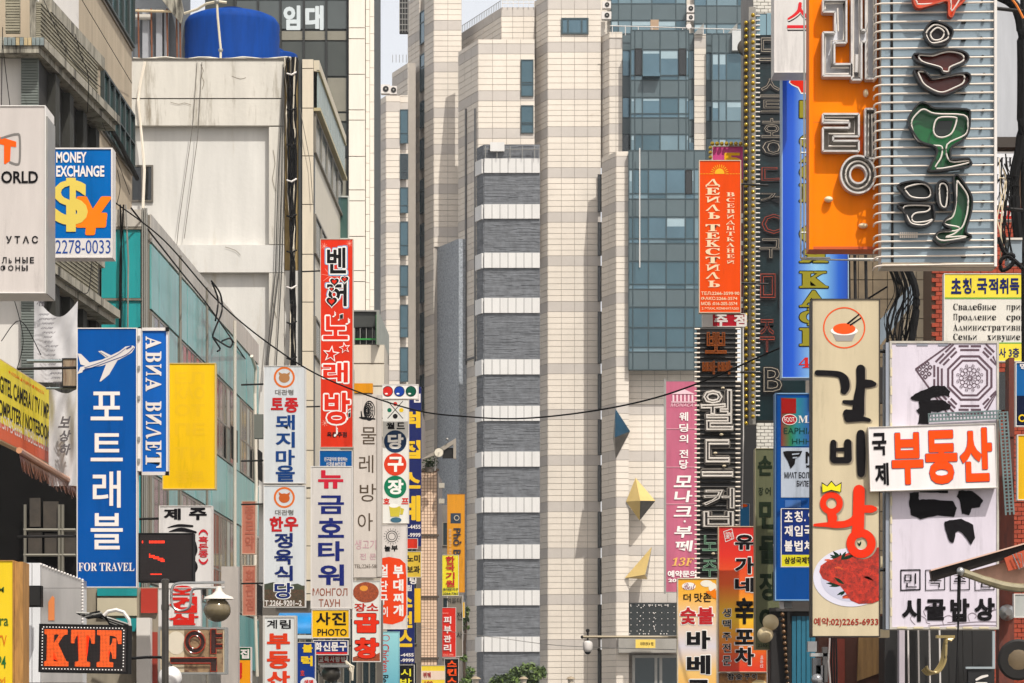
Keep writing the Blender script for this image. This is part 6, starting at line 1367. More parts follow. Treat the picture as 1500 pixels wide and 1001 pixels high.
def tray(s, loops, depth, wall=TRY, floor=TRW, holes=False, th=.012, lift=.02, nm='channel_letter', tubes=()):
    pl = s.pl; mb = MB(); lp = [[pl.W(x, y, lift) for x, y in L] for L in loops]
    if holes:
        a, b = loops; n = len(a); mb.add([pl.W(x, y, lift) for x, y in a+b], [(i, (i+1) % n, n+(i+1) % n, n+i) for i in range(n)])
    else:
        for L in loops: pl.flat(mb, L, lift)
    f = mb.build(nm, floor, s.r); w = MB(); N = Vector((pl.n.x, pl.n.y, 0))
    for L in lp:
        n = len(L)
        for i in range(n):
            a, b = L[i], L[(i+1) % n]; d = (b-a); 
            if d.length < 1e-5: continue
            d.normalize(); t = d.cross(N)*th; w.add([a-t, b-t, b+t, a+t, a-t+N*depth, b-t+N*depth, b+t+N*depth, a+t+N*depth], [(0, 1, 2, 3), (7, 6, 5, 4), (0, 4, 5, 1), (1, 5, 6, 2), (2, 6, 7, 3), (3, 7, 4, 0)])
    w.build('letter_wall', wall, f)
    for (pts, r_, m) in tubes:
        mb = MB(); mb.tube([pl.W(x, y, lift+depth*.7) for x, y in pts], r_, 6); mb.build('neon_tube', m, f, smooth=True)
    return f
NT = mat((214, 206, 196), rough=.15, spec=.8, name='neon_clear')
tray(s, [[(1203.6, 5), (1237.5, 5), (1237.5, 67.5), (1220, 68), (1220, 98.7), (1245, 98.7), (1245, 116), (1203.6, 116), (1203.6, 52.5), (1221, 52.5), (1221, 22.5), (1203.6, 22.5)]], .16, tubes=[([(1207, 18), (1207, 9), (1234, 9), (1234, 63), (1216, 64), (1216, 103), (1242, 103)], .014, NT), ([(1207, 57), (1207, 112), (1242, 112)], .014, NT), ([(1225, 16), (1226, 50)], .012, NT)])
tray(s, [[(1245.4, -12), (1259.5, -12), (1259.5, 49), (1266, 49), (1266, -12), (1280.5, -12), (1280.5, 120), (1266, 120), (1266, 66), (1259.5, 66), (1259.5, 121.5), (1245.4, 121.5)]], .16, tubes=[([(1248, -10), (1248, 117), (1257, 117), (1257, -10)], .014, NT), ([(1268, -10), (1268, 116), (1278, 116), (1278, -10)], .014, NT), ([(1253, 84), (1252, 110)], .03, TRY)])
tray(s, [[(1203.6, 171), (1256, 171), (1256, 203.6), (1218.6, 203.6), (1218.6, 210), (1256, 210), (1256, 225), (1203.6, 225), (1203.6, 191), (1242, 191), (1242, 183.6), (1203.6, 183.6)]], .14, floor=TRD, tubes=[([(1206, 179), (1207, 175), (1250, 175), (1250, 199), (1212, 199), (1212, 217), (1252, 217)], .012, NT), ([(1206, 179), (1242, 180)], .012, NT)])
tray(s, [[(1265.5, 163.5), (1280, 163.5), (1280, 236), (1265.5, 236)]], .14, floor=TRD, tubes=[([(1270, 170), (1270, 232), (1276, 232), (1276, 170)], .012, NT)])
tray(s, [ell(1255, 259, 25, 27, 36), ell(1255, 259, 12, 13, 36)], .14, floor=TRD, holes=True, tubes=[(ell(1255, 259, 18, 20, 30)+[(1273, 259)], .012, NT)])
for (x, y, rx, ry, a) in ((1213, 293.5, 6.5, 4.5, 0), (1263.5, 332, 7, 4, 0), (1267.5, 138, 4, 6, 0)):
    mb = MB(); c = s.pl.W(x, y, .05); mb.ball(c, rx/F*36, .06, ry/F*36, 14, 8); mb.tube([s.pl.W(x, y, .0), c], .02, 6); mb.build('cable_cap', mat((222, 204, 168), rough=.4, name='cap_plastic'), s.r, smooth=True)
def f(mb, pl):
    for k in range(4): mb.tube([pl.W(1258+k*1.3, 225, .03), pl.W(1260+k*1.2, 205+k, .03), pl.W(1262+k, 185, .03)], .006, 4)
s.L(mat((230, 100, 20), name='orange_wire'), f, 'wires', kind='stuff')
# --- motel neon sign
MB_ = mat((140, 156, 166), rough=.35, metal=.25, var=.25, scale=1.6, dark=(70, 78, 82), thr=.6, name='motel_panel')
s = Sign('motel_neon_sign', 'large blue grey neon sign with horizontal white tubes and green and brown glyphs', Pl(1370, 35.7), 1291, -60, 1459, 392, MB_, side=mat((196, 190, 178), rough=.5, var=.2, name='motel_edge'), depth=.3, frame=0, group=GRP_R, arm=.4)
mb = MB(); s.pl.px(mb, 1455, -60, 1459, 392, .006, .08); mb.build('edge_rail', WHITE, s.r); mb = MB(); s.pl.px(mb, 1291, 386, 1459, 392, .006, .07); mb.build('bottom_rail', mat((150, 136, 116), var=.3, name='bottom_rail'), s.r)
mb = MB(); mb.tube([s.pl.W(1306, -20, .02), s.pl.W(1307, 385, .02)], .016, 6); mb.build('conduit', DARKM, s.r)
tb = None; y = -8.5; k = 0
for y in [8, 22, 35, 48, 61, 74, 88, 101, 114, 127, 140, 153, 166, 179, 193, 207, 219, 232, 246, 260, 272, 286, 300, 314, 327, 346, 356, 366, 378, 391]:
    mb = MB(); mb.tube([s.pl.W(1281, y+3.2, -.10), s.pl.W(1280.2, y+2.2, .02), s.pl.W(1283, y+.6, .055), s.pl.W(1290, y-.5, .07), s.pl.W(1330, y-1, .07), s.pl.W(1405, y-1.5-(k % 3)*.4, .07), s.pl.W(1454, y-2.5, .07)], .0125, 6); mb.build('neon_tube', TUBE, s.r, smooth=True); k += 1
    if k % 2:
        mb = MB(); mb.ball(s.pl.W(1437+(k % 5), y-4, .03), .022, n=8, m=5); mb.build('stand_off', BLACK, s.r)
        mb = MB(); s.pl.px(mb, 1408, y-3, 1414, y, .0, .06); mb.build('tube_clip', DARKM, s.r)
def z2(pts, ox=1250, oy=0, k=4.552): return [(ox+x/k, oy+y/k) for x, y in pts]
GRF = mat((8, 92, 44), rough=.25, var=.3, scale=3, name='green_acrylic'); BRF = mat((96, 28, 14), rough=.25, var=.3, scale=3, name='brown_acrylic'); ORC = mat((226, 70, 20), rough=.25, var=.25, scale=3, name='red_orange_acrylic'); DKF = mat((20, 30, 26), rough=.3, var=.3, name='dark_acrylic'); RIM = mat((20, 18, 18), rough=.35, name='tray_rim')
def plate(pts, floor, depth=.12, loops=None, sc=.82, rim=RIM):
    f = tray(s, [crom(pts, 3, True)], depth, wall=rim, floor=floor, th=.011, lift=.09, nm='glyph_plate')
    cx = sum(p[0] for p in pts)/len(pts); cy = sum(p[1] for p in pts)/len(pts)
    for L in (loops if loops is not None else [[(cx+(x-cx)*sc, cy+(y-cy)*sc) for x, y in pts]]):
        q4 = crom(L, 4, True); mb = MB(); mb.tube([s.pl.W(x, y, .09+depth*.8) for x, y in q4+[q4[0]]], .011, 6); mb.build('neon_tube', NT, f, smooth=True)
plate(z2([(370, -60), (385, 10), (400, 62), (430, 78), (520, 52), (608, 30), (622, 70), (622, 128), (645, 134), (668, 80), (730, 20), (745, -60)]), ORC, loops=[z2([(385, -50), (410, 40), (425, 55), (560, 45), (630, 18), (640, 100), (700, 10), (730, -50)])], rim=mat((190, 62, 20), name='orange_rim'))
plate(z2([(458, 240), (490, 185), (530, 168), (600, 190), (645, 225), (640, 270), (600, 318), (520, 326), (480, 295)]), mat((44, 30, 26), rough=.3, name='dark_brown'), loops=[z2([(475, 235), (530, 190), (600, 215), (620, 270), (580, 300), (510, 312), (480, 280)]), z2([(500, 250), (545, 210), (590, 240), (570, 285), (520, 290)])])
plate(z2([(390, 385), (500, 388), (560, 370), (640, 355), (735, 378), (745, 430), (640, 480), (628, 515), (580, 512), (560, 480), (420, 438)]), BRF)
plate(z2([(393, 490), (450, 492), (490, 530), (530, 545), (740, 510), (757, 575), (680, 620), (590, 655), (520, 640), (440, 590), (405, 530)]), BRF)
plate(z2([(352, 830), (380, 765), (430, 708), (485, 718), (530, 745), (740, 752), (762, 800), (755, 890), (725, 945), (640, 1000), (632, 1060), (640, 1085), (740, 1078), (762, 1092), (752, 1130), (515, 1160), (492, 1140), (540, 1050), (530, 1000), (440, 970), (395, 920)]), GRF,
      loops=[z2([(375, 830), (420, 770), (460, 752), (530, 780), (720, 790), (748, 850), (730, 920), (610, 985), (628, 1095), (745, 1092), (740, 1110), (540, 1145), (570, 1070), (575, 1000), (510, 990), (420, 960), (385, 900)]), z2([(520, 880), (550, 810), (660, 805), (672, 830), (640, 910), (580, 938), (535, 925)])])
mb = MB(); s.pl.flat(mb, z2([(530, 880), (560, 820), (655, 818), (632, 900), (580, 925), (540, 915)]), .11); mb.build('glyph_core', DKF, s.r)
o2 = 200
plate(z2([(285, 345), (360, 320), (430, 318), (490, 345), (515, 390), (500, 430), (400, 442), (350, 430), (320, 395)], oy=o2), DKF, loops=[z2([(335, 360), (440, 335), (490, 360), (500, 405), (470, 430), (385, 425), (350, 400)], oy=o2)])
plate(z2([(290, 468), (490, 468), (520, 500), (525, 570), (480, 612), (390, 615), (345, 585), (330, 520)], oy=o2), DKF, loops=[z2([(325, 485), (480, 480), (495, 500), (470, 520), (400, 530), (375, 560), (395, 590), (470, 585), (515, 572), (460, 608), (380, 600), (350, 560)], oy=o2)])
plate(z2([(540, 350), (580, 312), (620, 340), (628, 420), (625, 480), (590, 500), (550, 470)], oy=o2), DKF, loops=[z2([(560, 350), (590, 335), (612, 370), (605, 470), (590, 492), (565, 460)], oy=o2)])
plate(z2([(655, 290), (685, 282), (740, 360), (775, 430), (770, 520), (740, 620), (735, 660), (768, 680), (755, 702), (640, 720), (580, 738), (530, 712), (530, 680), (560, 652), (640, 640), (590, 605), (600, 570), (650, 520), (665, 440), (658, 360)], oy=o2), GRF, loops=[z2([(675, 325), (690, 330), (740, 400), (750, 460), (735, 560), (690, 640), (560, 655), (540, 690), (590, 712), (735, 690), (700, 684), (600, 690), (660, 665), (690, 625), (600, 605), (600, 580), (650, 550), (670, 450)], oy=o2)])
def f(mb, pl):
    for k in range(9): pl.px(mb, 1317+k*3, 341.5, 1319+k*3, 350, .061, .064)
s.L(TUBE, f, 'small_letters', kind='stuff')
# --- beef ribs sign
p3_ = Pl(1238, 34.9); CRM = S((196, 182, 152))
s = Sign('beef_rib_sign', 'tall cream rib restaurant sign with black brush letters and a food plate', p3_, 1189, 438, 1289, 933, CRM, side=mat((40, 32, 26), name='dark_side'), framemat=mat((40, 32, 26), name='dark_side'), depth=.3, frame=1.2, group=GRP_R, arm=.5)
mb = MB(); ring(mb, s.pl, 1236.5, 480.5, 31, 29, .008, .98, 40); mb.build('emblem', ink((216, 84, 40)), s.r)
s.g(ink((150, 144, 140)), [(1218, 486), (1255, 486), (1248, 500), (1225, 500)]); s.g(WHI, ell(1236.5, 485, 20, 6.5)); s.g(ink((226, 84, 34)), ell(1236.5, 482, 16.5, 8)); s.g(INKK, [(1240, 474), (1258, 460), (1259, 461.5), (1242, 476)], [(1244, 476), (1261, 465), (1262, 466.5), (1245.5, 478)])
def rib(dx, dy, o, add):
    def f(mb, pl):
        k = 0
        for pts in ([(1197, 546.5, 8), (1213, 547, 8), (1229, 549, 9), (1236, 556, 13), (1238, 567, 13), (1236, 573, 10)], [(1260.5, 541, 13), (1260.5, 565, 13), (1258, 585, 16), (1257, 606, 18)], [(1262, 562.5, 13), (1275, 562.5, 11), (1280, 563, 7)],
                    [(1236, 589, 5), (1246, 590, 7), (1258, 590, 8)], [(1240, 606, 11), (1254, 606, 11)], [(1240, 605, 10), (1241, 614, 9)], [(1241, 615.5, 7), (1262, 614, 7), (1273, 616, 5)],
                    [(1220.5, 649, 9), (1220, 673, 9)], [(1241.5, 649, 11), (1242, 673, 11)], [(1221, 674.5, 9), (1241, 674.5, 9)], [(1221, 659.5, 5), (1241, 658.5, 6)], [(1260.5, 636, 12), (1261, 665, 13.5), (1261, 694, 11)]):
            brush(mb, pl, [(x+dx, y+dy, w+add) for x, y, w in pts], o+k*.0006); k += 1
    return f
s.L(ink((150, 138, 120)), rib(2.5, 1.5, .008, 0)); s.L(INKK, rib(0, 0, .018, 0))
def wang(dx, dy, o):
    def f(mb, pl):
        ring(mb, pl, 1217.6+dx, 737.6+dy, 16.8, 7.8, o); ring(mb, pl, 1261+dx, 796.5+dy, 21.5, 9.2, o+.0006)
        for k, pts in enumerate(([(1193, 769.5, 4), (1210, 769, 7), (1224, 769, 10), (1238, 768, 10), (1250, 763, 12), (1256, 756, 14)], [(1217, 752, 12), (1219, 760, 14), (1216, 768, 8)], [(1258, 719, 17), (1257.5, 745, 17), (1257, 768, 17), (1256, 780, 18)], [(1262, 746, 11), (1276, 746, 11), (1281, 746, 7)])):
            brush(mb, pl, [(x+dx, y+dy, w) for x, y, w in pts], o+.0012+k*.0006)
    return f
def clipx(pts, xm): return [(min(x, xm), y) for x, y in pts]
s.g(ink((206, 204, 216)), clipx(ell(1247, 846, 56, 43, 48), 1287.6)[:], o=.0062)
s.g(ink((184, 184, 200)), clipx(ell(1250, 848, 48, 34, 48), 1287.4), o=.0067)
KIM = mat((190, 40, 12), rough=.4, var=.7, scale=16, dark=(70, 14, 6), thr=.5, name='glazed_meat_print')
s.g(KIM, clipx([(1200, 838), (1202, 829), (1212, 822), (1224, 818), (1232, 814), (1243, 810), (1256, 809), (1266, 808), (1276, 804), (1289, 802), (1289, 880), (1278, 884), (1258, 885), (1246, 880), (1238, 868), (1230, 858), (1216, 853), (1205, 848)], 1287.3), o=.0075)
KI2 = mat((222, 84, 30), rough=.35, var=.6, scale=34, dark=(150, 40, 16), thr=.5, name='meat_highlight')
rr = random.Random(4)
for k in range(44):
    x, y = rr.uniform(1210, 1284), rr.uniform(818, 876); a = rr.uniform(-.6, .3)
    if x < 1236 and y > 850: continue
    mb = MB(); brush(mb, s.pl, [(x-6, y+6*a+2, 1.5), (x, y, 3.5), (min(x+7, 1286), y-6*a, 1.2)], .0082+k*.0001); mb.build('meat_shred', KI2 if k % 2 else mat((150, 36, 14), var=.5, scale=30, name='meat_dark'), s.r)
LF = ink((24, 48, 34))
for (cx, cy, angs, L_) in ((1232, 820, (200, 215, 240, 265, 290, 330), 24), (1236, 856, (150, 165, 185, 205, 230), 26), (1238, 866, (95, 120, 140), 16), (1259, 800, (250, 280), 14)):
    for k, a in enumerate(angs):
        t = math.radians(a); l = L_*(.7+.3*((k*7) % 3)/2); mb = MB(); brush(mb, s.pl, [(cx, cy, 1), (cx+l*.5*math.cos(t), cy-l*.3*math.sin(-t), l*.22), (cx+l*math.cos(t), cy+l*.6*math.sin(t), .4)], .0105+k*.0005, cap=False); mb.build('leaf', LF, s.r)
s.L(ink((150, 134, 116)), wang(2.2, 1.5, .014)); s.L(ink((218, 50, 22)), wang(0, 0, .020))
cr = [(1204.5, 722), (1204, 709), (1211.5, 713.5), (1217.5, 706.5), (1223.5, 713.5), (1231.5, 709), (1230.5, 721), (1217, 718)]
s.g(INKK, [(1203.5, 723), (1203, 706.5), (1211, 712), (1217.5, 704.5), (1224, 712), (1232.5, 706.5), (1231.7, 722), (1217, 719.3)], o=.027); s.g(ink((222, 210, 40)), cr, o=.028)
s.t(ink((150, 34, 24)), ('예약:02)2265-6933', 1192, 905, 1286.5, 918.5), bold=.015)
# --- folk restaurant sign
PKW = S((206, 198, 208)); GBR = ink((92, 74, 82))
s = Sign('folk_restaurant_sign', 'large lilac white folk restaurant sign with octagon pattern and black brush marks', Pl(1382, 35.0), 1303, 500, 1463, 922, PKW, side=mat((186, 180, 168), var=.3, scale=4, name='yellowed_frame'), depth=.35, frame=3.2, group=GRP_R)
mb = MB(); s.pl.px(mb, 1297.5, 502, 1303, 922, -.3, .0); mb.build('side_channel', mat((150, 156, 166), metal=.3, name='channel_blue'), s.r)
for k in range(15):
    mb = MB(); y = 512+k*27; s.pl.px(mb, 1304, y, 1306.5, y+13, .018, .026); mb.build('frame_clip', mat((206, 194, 160), rough=.6, name='clip_cream'), s.r)
for k in range(6):
    mb = MB(); x = 1314+k*24; s.pl.px(mb, x, 918.3, x+14, 921, .018, .026); mb.build('frame_clip', mat((206, 194, 160), rough=.6, name='clip_cream'), s.r)
for (x, w) in ((1313, 16), (1343, 16), (1374, 14)):
    mb = MB(); s.pl.px(mb, x, 503.5, x+w, 507, .006, .012); mb.build('top_vent', mat((128, 130, 140), name='vent_grey'), s.r)
cx, cy = 1420.5, 554.
RX = 1459.3; TY = 503.6
def cl_(p): return (min(p[0], RX), max(p[1], TY))
def oct_ring(mb, r, w, o):
    a = [(cx+r*math.cos(math.radians(22.5+45*i)), cy+r*math.sin(math.radians(22.5+45*i))) for i in range(8)]; r2 = r-w
    b = [(cx+r2*math.cos(math.radians(22.5+45*i)), cy+r2*math.sin(math.radians(22.5+45*i))) for i in range(8)]
    mb.add([s.pl.W(*p, o) for p in a+b], [(i, (i+1) % 8, 8+(i+1) % 8, 8+i) for i in range(8)])
mb = MB(); oct_ring(mb, 36, 3.4, .008); oct_ring(mb, 29, 3.0, .008)
TRI = [0b111, 0b110, 0b101, 0b100, 0b011, 0b010, 0b001, 0b000]
for i in range(8):
    t = math.radians(45*i); ux, uy = math.cos(t), math.sin(t); vx, vy = -uy, ux
    for j, r0 in enumerate((41, 46.5, 52)):
        hl = 14+j*2.4
        segs = [(-hl, hl)] if TRI[i] >> j & 1 else [(-hl, -1.5), (1.5, hl)]
        for a, b in segs:
            pp = [(cx+ux*(r0-1.5)+vx*a, cy+uy*(r0-1.5)+vy*a), (cx+ux*(r0-1.5)+vx*b, cy+uy*(r0-1.5)+vy*b), (cx+ux*(r0+1.5)+vx*b, cy+uy*(r0+1.5)+vy*b), (cx+ux*(r0+1.5)+vx*a, cy+uy*(r0+1.5)+vy*a)]
            if sum(1 for p in pp if p[0] > RX or p[1] < TY) >= 3: continue
            s.pl.flat(mb, [cl_(p) for p in pp], .008)
for a, b in (((1341, 541), (1393, 504)), ((1341, 541), (1392, 612)), ):
    brush(mb, s.pl, [a, b], .0088, 2.4, smooth=False, cap=False)
for i in range(3):
    for j in range(3):
        if i+j < 4:
            px_, py_ = 1347+i*5.6+j*4.2, 541-i*4.2+j*5.6
            for (d0, d1) in (((-3, 0), (0, -3)), ((0, -3), (3, 0)), ((3, 0), (0, 3)), ((0, 3), (-3, 0))): brush(mb, s.pl, [(px_+d0[0], py_+d0[1]), (px_+d1[0], py_+d1[1])], .0095, 1.6, smooth=False, cap=False)
mb.build('octagon_pattern', GBR, s.r)
mb = MB()
for i in range(12):
    t = math.radians(30*i); ring(mb, s.pl, cx+12.5*math.cos(t), cy+12.5*math.sin(t), 3.6, 2.7, .008+i*.0003, n=12); ring(mb, s.pl, cx+18*math.cos(t+.26), cy+18*math.sin(t+.26), 2.2, 1.4, .012+i*.0002, n=10); brush(mb, s.pl, [(cx+4*math.cos(t), cy+4*math.sin(t)), (cx+10*math.cos(t), cy+10*math.sin(t))], .0125+i*.0002, .9, smooth=False)
ring(mb, s.pl, cx, cy, 3.6, 2.2, .0155); mb.build('rosette', GBR, s.r)
def rag(pts, amp=1.0, n=5):
    out = []; m = len(pts)
    for i in range(m):
        a, b = pts[i], pts[(i+1) % m]
        for k in range(n): t = k/n; out.append((a[0]+(b[0]-a[0])*t+rr.uniform(-amp, amp), a[1]+(b[1]-a[1])*t+rr.uniform(-amp, amp)))
    return out
s.g(INKK, rag(z2([(380, 835), (410, 805), (490, 772), (530, 752), (605, 755), (645, 790), (635, 822), (590, 818), (515, 838), (515, 848), (600, 850), (650, 885), (640, 908), (560, 930), (520, 925), (512, 950), (500, 1010), (430, 1010), (440, 945), (418, 915), (440, 900), (435, 855), (390, 848)], oy=400), .5, 4), o=.013)
s.g(INKK, rag(z2([(375, 560), (435, 550), (437, 602), (500, 598), (660, 610), (690, 660), (670, 715), (560, 708), (445, 733), (385, 702), (370, 630)], oy=600), .6, 4), rag(z2([(440, 530), (630, 530), (630, 560), (560, 556), (440, 552)], oy=600), .4, 3), rag(z2([(690, 580), (705, 540), (790, 545), (865, 605), (842, 650), (790, 660), (770, 705), (725, 695), (712, 615)], oy=600), .6, 4), rag(z2([(605, 750), (640, 738), (720, 728), (800, 770), (808, 860), (780, 905), (755, 860), (720, 820), (700, 812), (680, 822), (670, 890), (640, 882), (612, 800)], oy=600), .6, 3), o=.013)
for i, ch in enumerate('민속주점'):
    x = 1319.5+i*36.2; mb = MB()
    for (a, b) in (((x, 835.5), (x+28, 835)), ((x+28, 835), (x+28, 864)), ((x+28, 864), (x, 865)), ((x, 865), (x, 835.5))): brush(mb, s.pl, [a, b], .013+(.0004*(i+a[0] % 3)), 1.8 if i == 0 else 1.2, smooth=False)
    mb.build('seal_box', INKK, s.r); s.t(INKK, (ch, x+5, 840, x+23, 861), bold=.0, o=.02)
mb = MB()
for k, pts in enumerate(([(1340, 915), (1334, 908), (1336, 902), (1343, 901), (1350, 903), (1356, 907), (1357, 912), (1362, 914)], [(1356, 903), (1353, 896), (1358, 889), (1367, 886), (1376, 888), (1380, 895), (1378, 902)], [(1382, 916), (1381, 907), (1388, 902), (1395, 904), (1395, 911), (1388, 912)], [(1420, 910), (1418, 902), (1424, 898), (1430, 901), (1428, 906)], [(1360, 917), (1400, 914), (1430, 911), (1459, 911)], [(1400, 917.5), (1430, 916), (1459, 916.5)], [(1445, 890), (1453, 885), (1457, 892), (1450, 896), (1459, 893)])): brush(mb, s.pl, pts, .0085+k*.0004, 1.0, k=4)
mb.build('cloud_pattern', ink((130, 118, 126)), s.r)
for ch, x0, y0, x1, y1 in (('시', 1321, 877, 1349, 911), ('골', 1355, 878, 1385, 909), ('밥', 1392, 877, 1420, 911), ('상', 1427, 876, 1457, 910)): s.t(INKK, (ch, x0, y0, x1, y1), bold=.06, o=.014)
# --- tilted realty sign with its perforated bracket
p5_ = Pl(1366, 34.8, tilt=1.75, cy=670); s = Sign('realty_sign', 'tilted white realty sign with large orange letters hung across the folk restaurant sign', p5_, 1273, 623, 1459.5, 717.5, S((224, 218, 216)), side=mat((206, 200, 190), name='white_edge'), depth=.2, frame=.8)
s.t(INKK, ('국', 1278, 632, 1299, 665), ('제', 1281, 676, 1301, 709), bold=.04)
for ch, x0, y0, x1, y1 in (('부', 1306, 633, 1352, 709), ('동', 1355.5, 631, 1402, 710), ('산', 1406, 629, 1453, 708)): s.t(INKB, (ch, x0-.7, y0-.7, x1+.7, y1+.7), bold=.058, o=.010); s.t(ink((232, 74, 18)), (ch, x0, y0, x1, y1), bold=.05, o=.0135)
PF = mat((104, 122, 122), rough=.5, metal=.3, var=.3, scale=6, name='galvanised'); r = root('perforated_bracket', 'grey green perforated steel angle framing the tilted realty sign', 'bracket', P(1470, 755, 34.92)); q = Pl(1400, 34.92)
for (a, b, w) in (((1359, 606), (1466, 601), 13), ((1462, 604), (1472, 755), 14)):
    dx, dy = b[0]-a[0], b[1]-a[1]; L_ = math.hypot(dx, dy); ux, uy = dx/L_, dy/L_; vx, vy = -uy, ux
    if a[0] > 1400: vx, vy = -vx, -vy
    def RC(t0, t1, s0, s1, o0=0, o1=.03):
        return [(a[0]+ux*t0+vx*s0, a[1]+uy*t0+vy*s0), (a[0]+ux*t1+vx*s0, a[1]+uy*t1+vy*s0), (a[0]+ux*t1+vx*s1, a[1]+uy*t1+vy*s1), (a[0]+ux*t0+vx*s1, a[1]+uy*t0+vy*s1)]
    mb = MB()
    for s0 in (0, w*.42, w*.84): q.poly(mb, RC(0, L_, s0, s0+w*.16), 0, .03)
    mb.build('rail', PF, r); mb = MB()
    for k in range(int(L_/5)): q.poly(mb, RC(k*5, k*5+1.8, w*.16, w*.84), .001, .028)
    mb.build('rungs', PF, r, kind='stuff')
# --- immigration notice
s = Sign('immigration_sign', 'yellow and white immigration notice with Russian text at the right edge', Pl(1440, 41), 1382.5, 401, 1560, 530, S((214, 210, 200)), depth=.15, frame=1, group=GRP_R)
mb = MB(); s.pl.px(mb, 1383.5, 402, 1559, 436, .0055, .009, ref=1440); s.pl.px(mb, 1383.5, 504, 1559, 529, .0055, .009, ref=1440); mb.build('yellow_band', S((226, 208, 70)), s.r, kind='stuff')
mb = MB(); s.pl.px(mb, 1383.5, 436.2, 1559, 438.2, .0055, .010, ref=1440); s.pl.px(mb, 1383.5, 502, 1559, 503.8, .0055, .010, ref=1440); mb.build('green_line', ink((110, 160, 70)), s.r, kind='stuff')
NVY = ink((28, 36, 92))
for ch, x0, x1 in (('초', 1393, 1408), ('청', 1410, 1423), ('국', 1431, 1446), ('적', 1448, 1462), ('취', 1464, 1477), ('득', 1479, 1493)): s.t(NVY, (ch, x0, 408, x1, 431), bold=.04, o=.014)
s.t(NVY, ('.', 1425.5, 426, 1428, 430), bold=.04, o=.014)
for st, y in (('Свадебные  приглаш', 445), ('Продление  срока', 460), ('Административные', 475), ('Семьи  живушие  в', 489)): mb = MB(); cyrline(mb, s.pl, st, 1396, y, 7.05, 9.5); mb.build('lettering', INKK, s.r)
s.t(NVY, ('사 3층', 1463, 510, 1493, 524), bold=.02, o=.014)
# small clip hook above the white sign
# --- cyrillic wall signs upper right
s = Sign('cyrillic_sign', 'white wall sign with tall dark Cyrillic letters at the upper right edge', Pl(1480, 44), 1456, 223, 1487, 301, S((216, 216, 218)), frame=.5, group=GRP_R)
for st, y in (('ИН', 231), ('ИВ', 256), ('ЛХ', 281)):
    for i, ch in enumerate(st): mb = MB(); cyr(mb, s.pl, ch, 1459.5+i*12, y, 1470+i*12, y+13, .014); mb.build('letter', INKK, s.r)
s = Sign('cyrillic_sign', 'short red wall sign with white Cyrillic letters below the white one', Pl(1480, 44), 1456, 302, 1490, 322, S((170, 40, 28)), frame=.4, group=GRP_R); s.t(INKW, ('ЧЕЛЛ', 1463, 306, 1484, 317), bold=.02, o=.014)
r = root('junction_box', 'small grey box with tangled black wires beside the foot of the motel sign', 'junction box', P(1480, 395, 36)); q = Pl(1480, 36)
mb = MB(); q.px(mb, 1478, 352, 1497, 385, -.3, 0); mb.build('box', mat((140, 152, 160), var=.2, name='box_blue'), r); mb = MB(); q.px(mb, 1458, 349, 1497, 352, -.3, .03); mb.build('shelf', mat((206, 198, 186), name='shelf_pale'), r)
mb = MB(); mb.tube([q.W(x, y, .2) for x, y in crom([(1458, 352), (1468, 375), (1480, 378), (1478, 392), (1464, 400), (1462, 386), (1474, 380), (1495, 398)], 4)], .03, 6); mb.build('cable', BLACK, r)
rr2 = random.Random(12)
for k in range(12):
    mb = MB(); x = 1459+rr2.uniform(0, 14); pts = [(x, 225+rr2.uniform(0, 40)), (x+rr2.uniform(-3, 10), 270), (x+rr2.uniform(-4, 12), 320), (x+rr2.uniform(-2, 10), 350), (x+rr2.uniform(0, 14), 385)]
    mb.tube([q.W(a, b, .15) for a, b in crom(pts, 3)], rr2.choice([.006, .01]), 5); mb.build('cable', BLACK if k % 4 else mat((206, 190, 160), name='pale_wire'), r)
# --- orange textile sign, magenta sign, jujeom
s = Sign('karaoke_sign', 'magenta sign with yellow character edged in bulbs behind the orange textile sign', Pl(1067, 63), 1042, 213, 1092, 470, S((196, 72, 128)), side=mat((180, 176, 160), name='pale_frame'), depth=.3, frame=2, group=GRP_R)
s.t(ink((232, 170, 30)), ('5', 1058, 224, 1086, 243), ('ㅗ', 1078, 246, 1092, 270), bold=.05)
mb = MB()
for k in range(8): mb.ball(s.pl.W(1043+k*6.9, 212, .1), .05, n=8, m=5)
for k in range(20): mb.ball(s.pl.W(1040, 218+k*7, .1), .045, n=8, m=5)
mb.build('edge_bulbs', GB, s.r, kind='stuff')
mb = MB(); s.pl.px(mb, 1084, 270, 1092, 470, .02, .06); mb.build('dark_strip', mat((110, 24, 24), name='dark_red'), s.r)
for y in (314, 322, 354, 369, 436, 446):
    mb = MB(); s.pl.px(mb, 1085, y, 1091, y+6, .061, .08); mb.build('white_tag', WHITE, s.r)
s = Sign('textile_sign', 'orange textile shop sign with rising sun and white Cyrillic column', Pl(1055, 58), 1024, 235, 1085.5, 458.5, S((226, 74, 8)), side=mat((206, 186, 160), name='pale_side'), depth=.2, frame=1, group=GRP_R, arm=.6)
s.g(ink((232, 176, 40)), ell(1054, 255, 7.3, 8, 14, 180, 360))
def f(mb, pl):
    for k in range(13):
        a = math.radians(180+15*k); brush(mb, pl, [(1054+9*math.cos(a), 255+9.5*math.sin(a)), (1054+13*math.cos(a), 255+13.5*math.sin(a))], .009+k*.0001, .9, smooth=False)
    for k in range(14):
        x = 1026+k*4.3
        if not 1040 < x < 1067: brush(mb, pl, [(x, 255), (x+2.6, 255)], .0105, .7, smooth=False)
s.L(ink((232, 176, 40)), f, 'sun_rays', kind='stuff')
OW = ink((236, 206, 168))
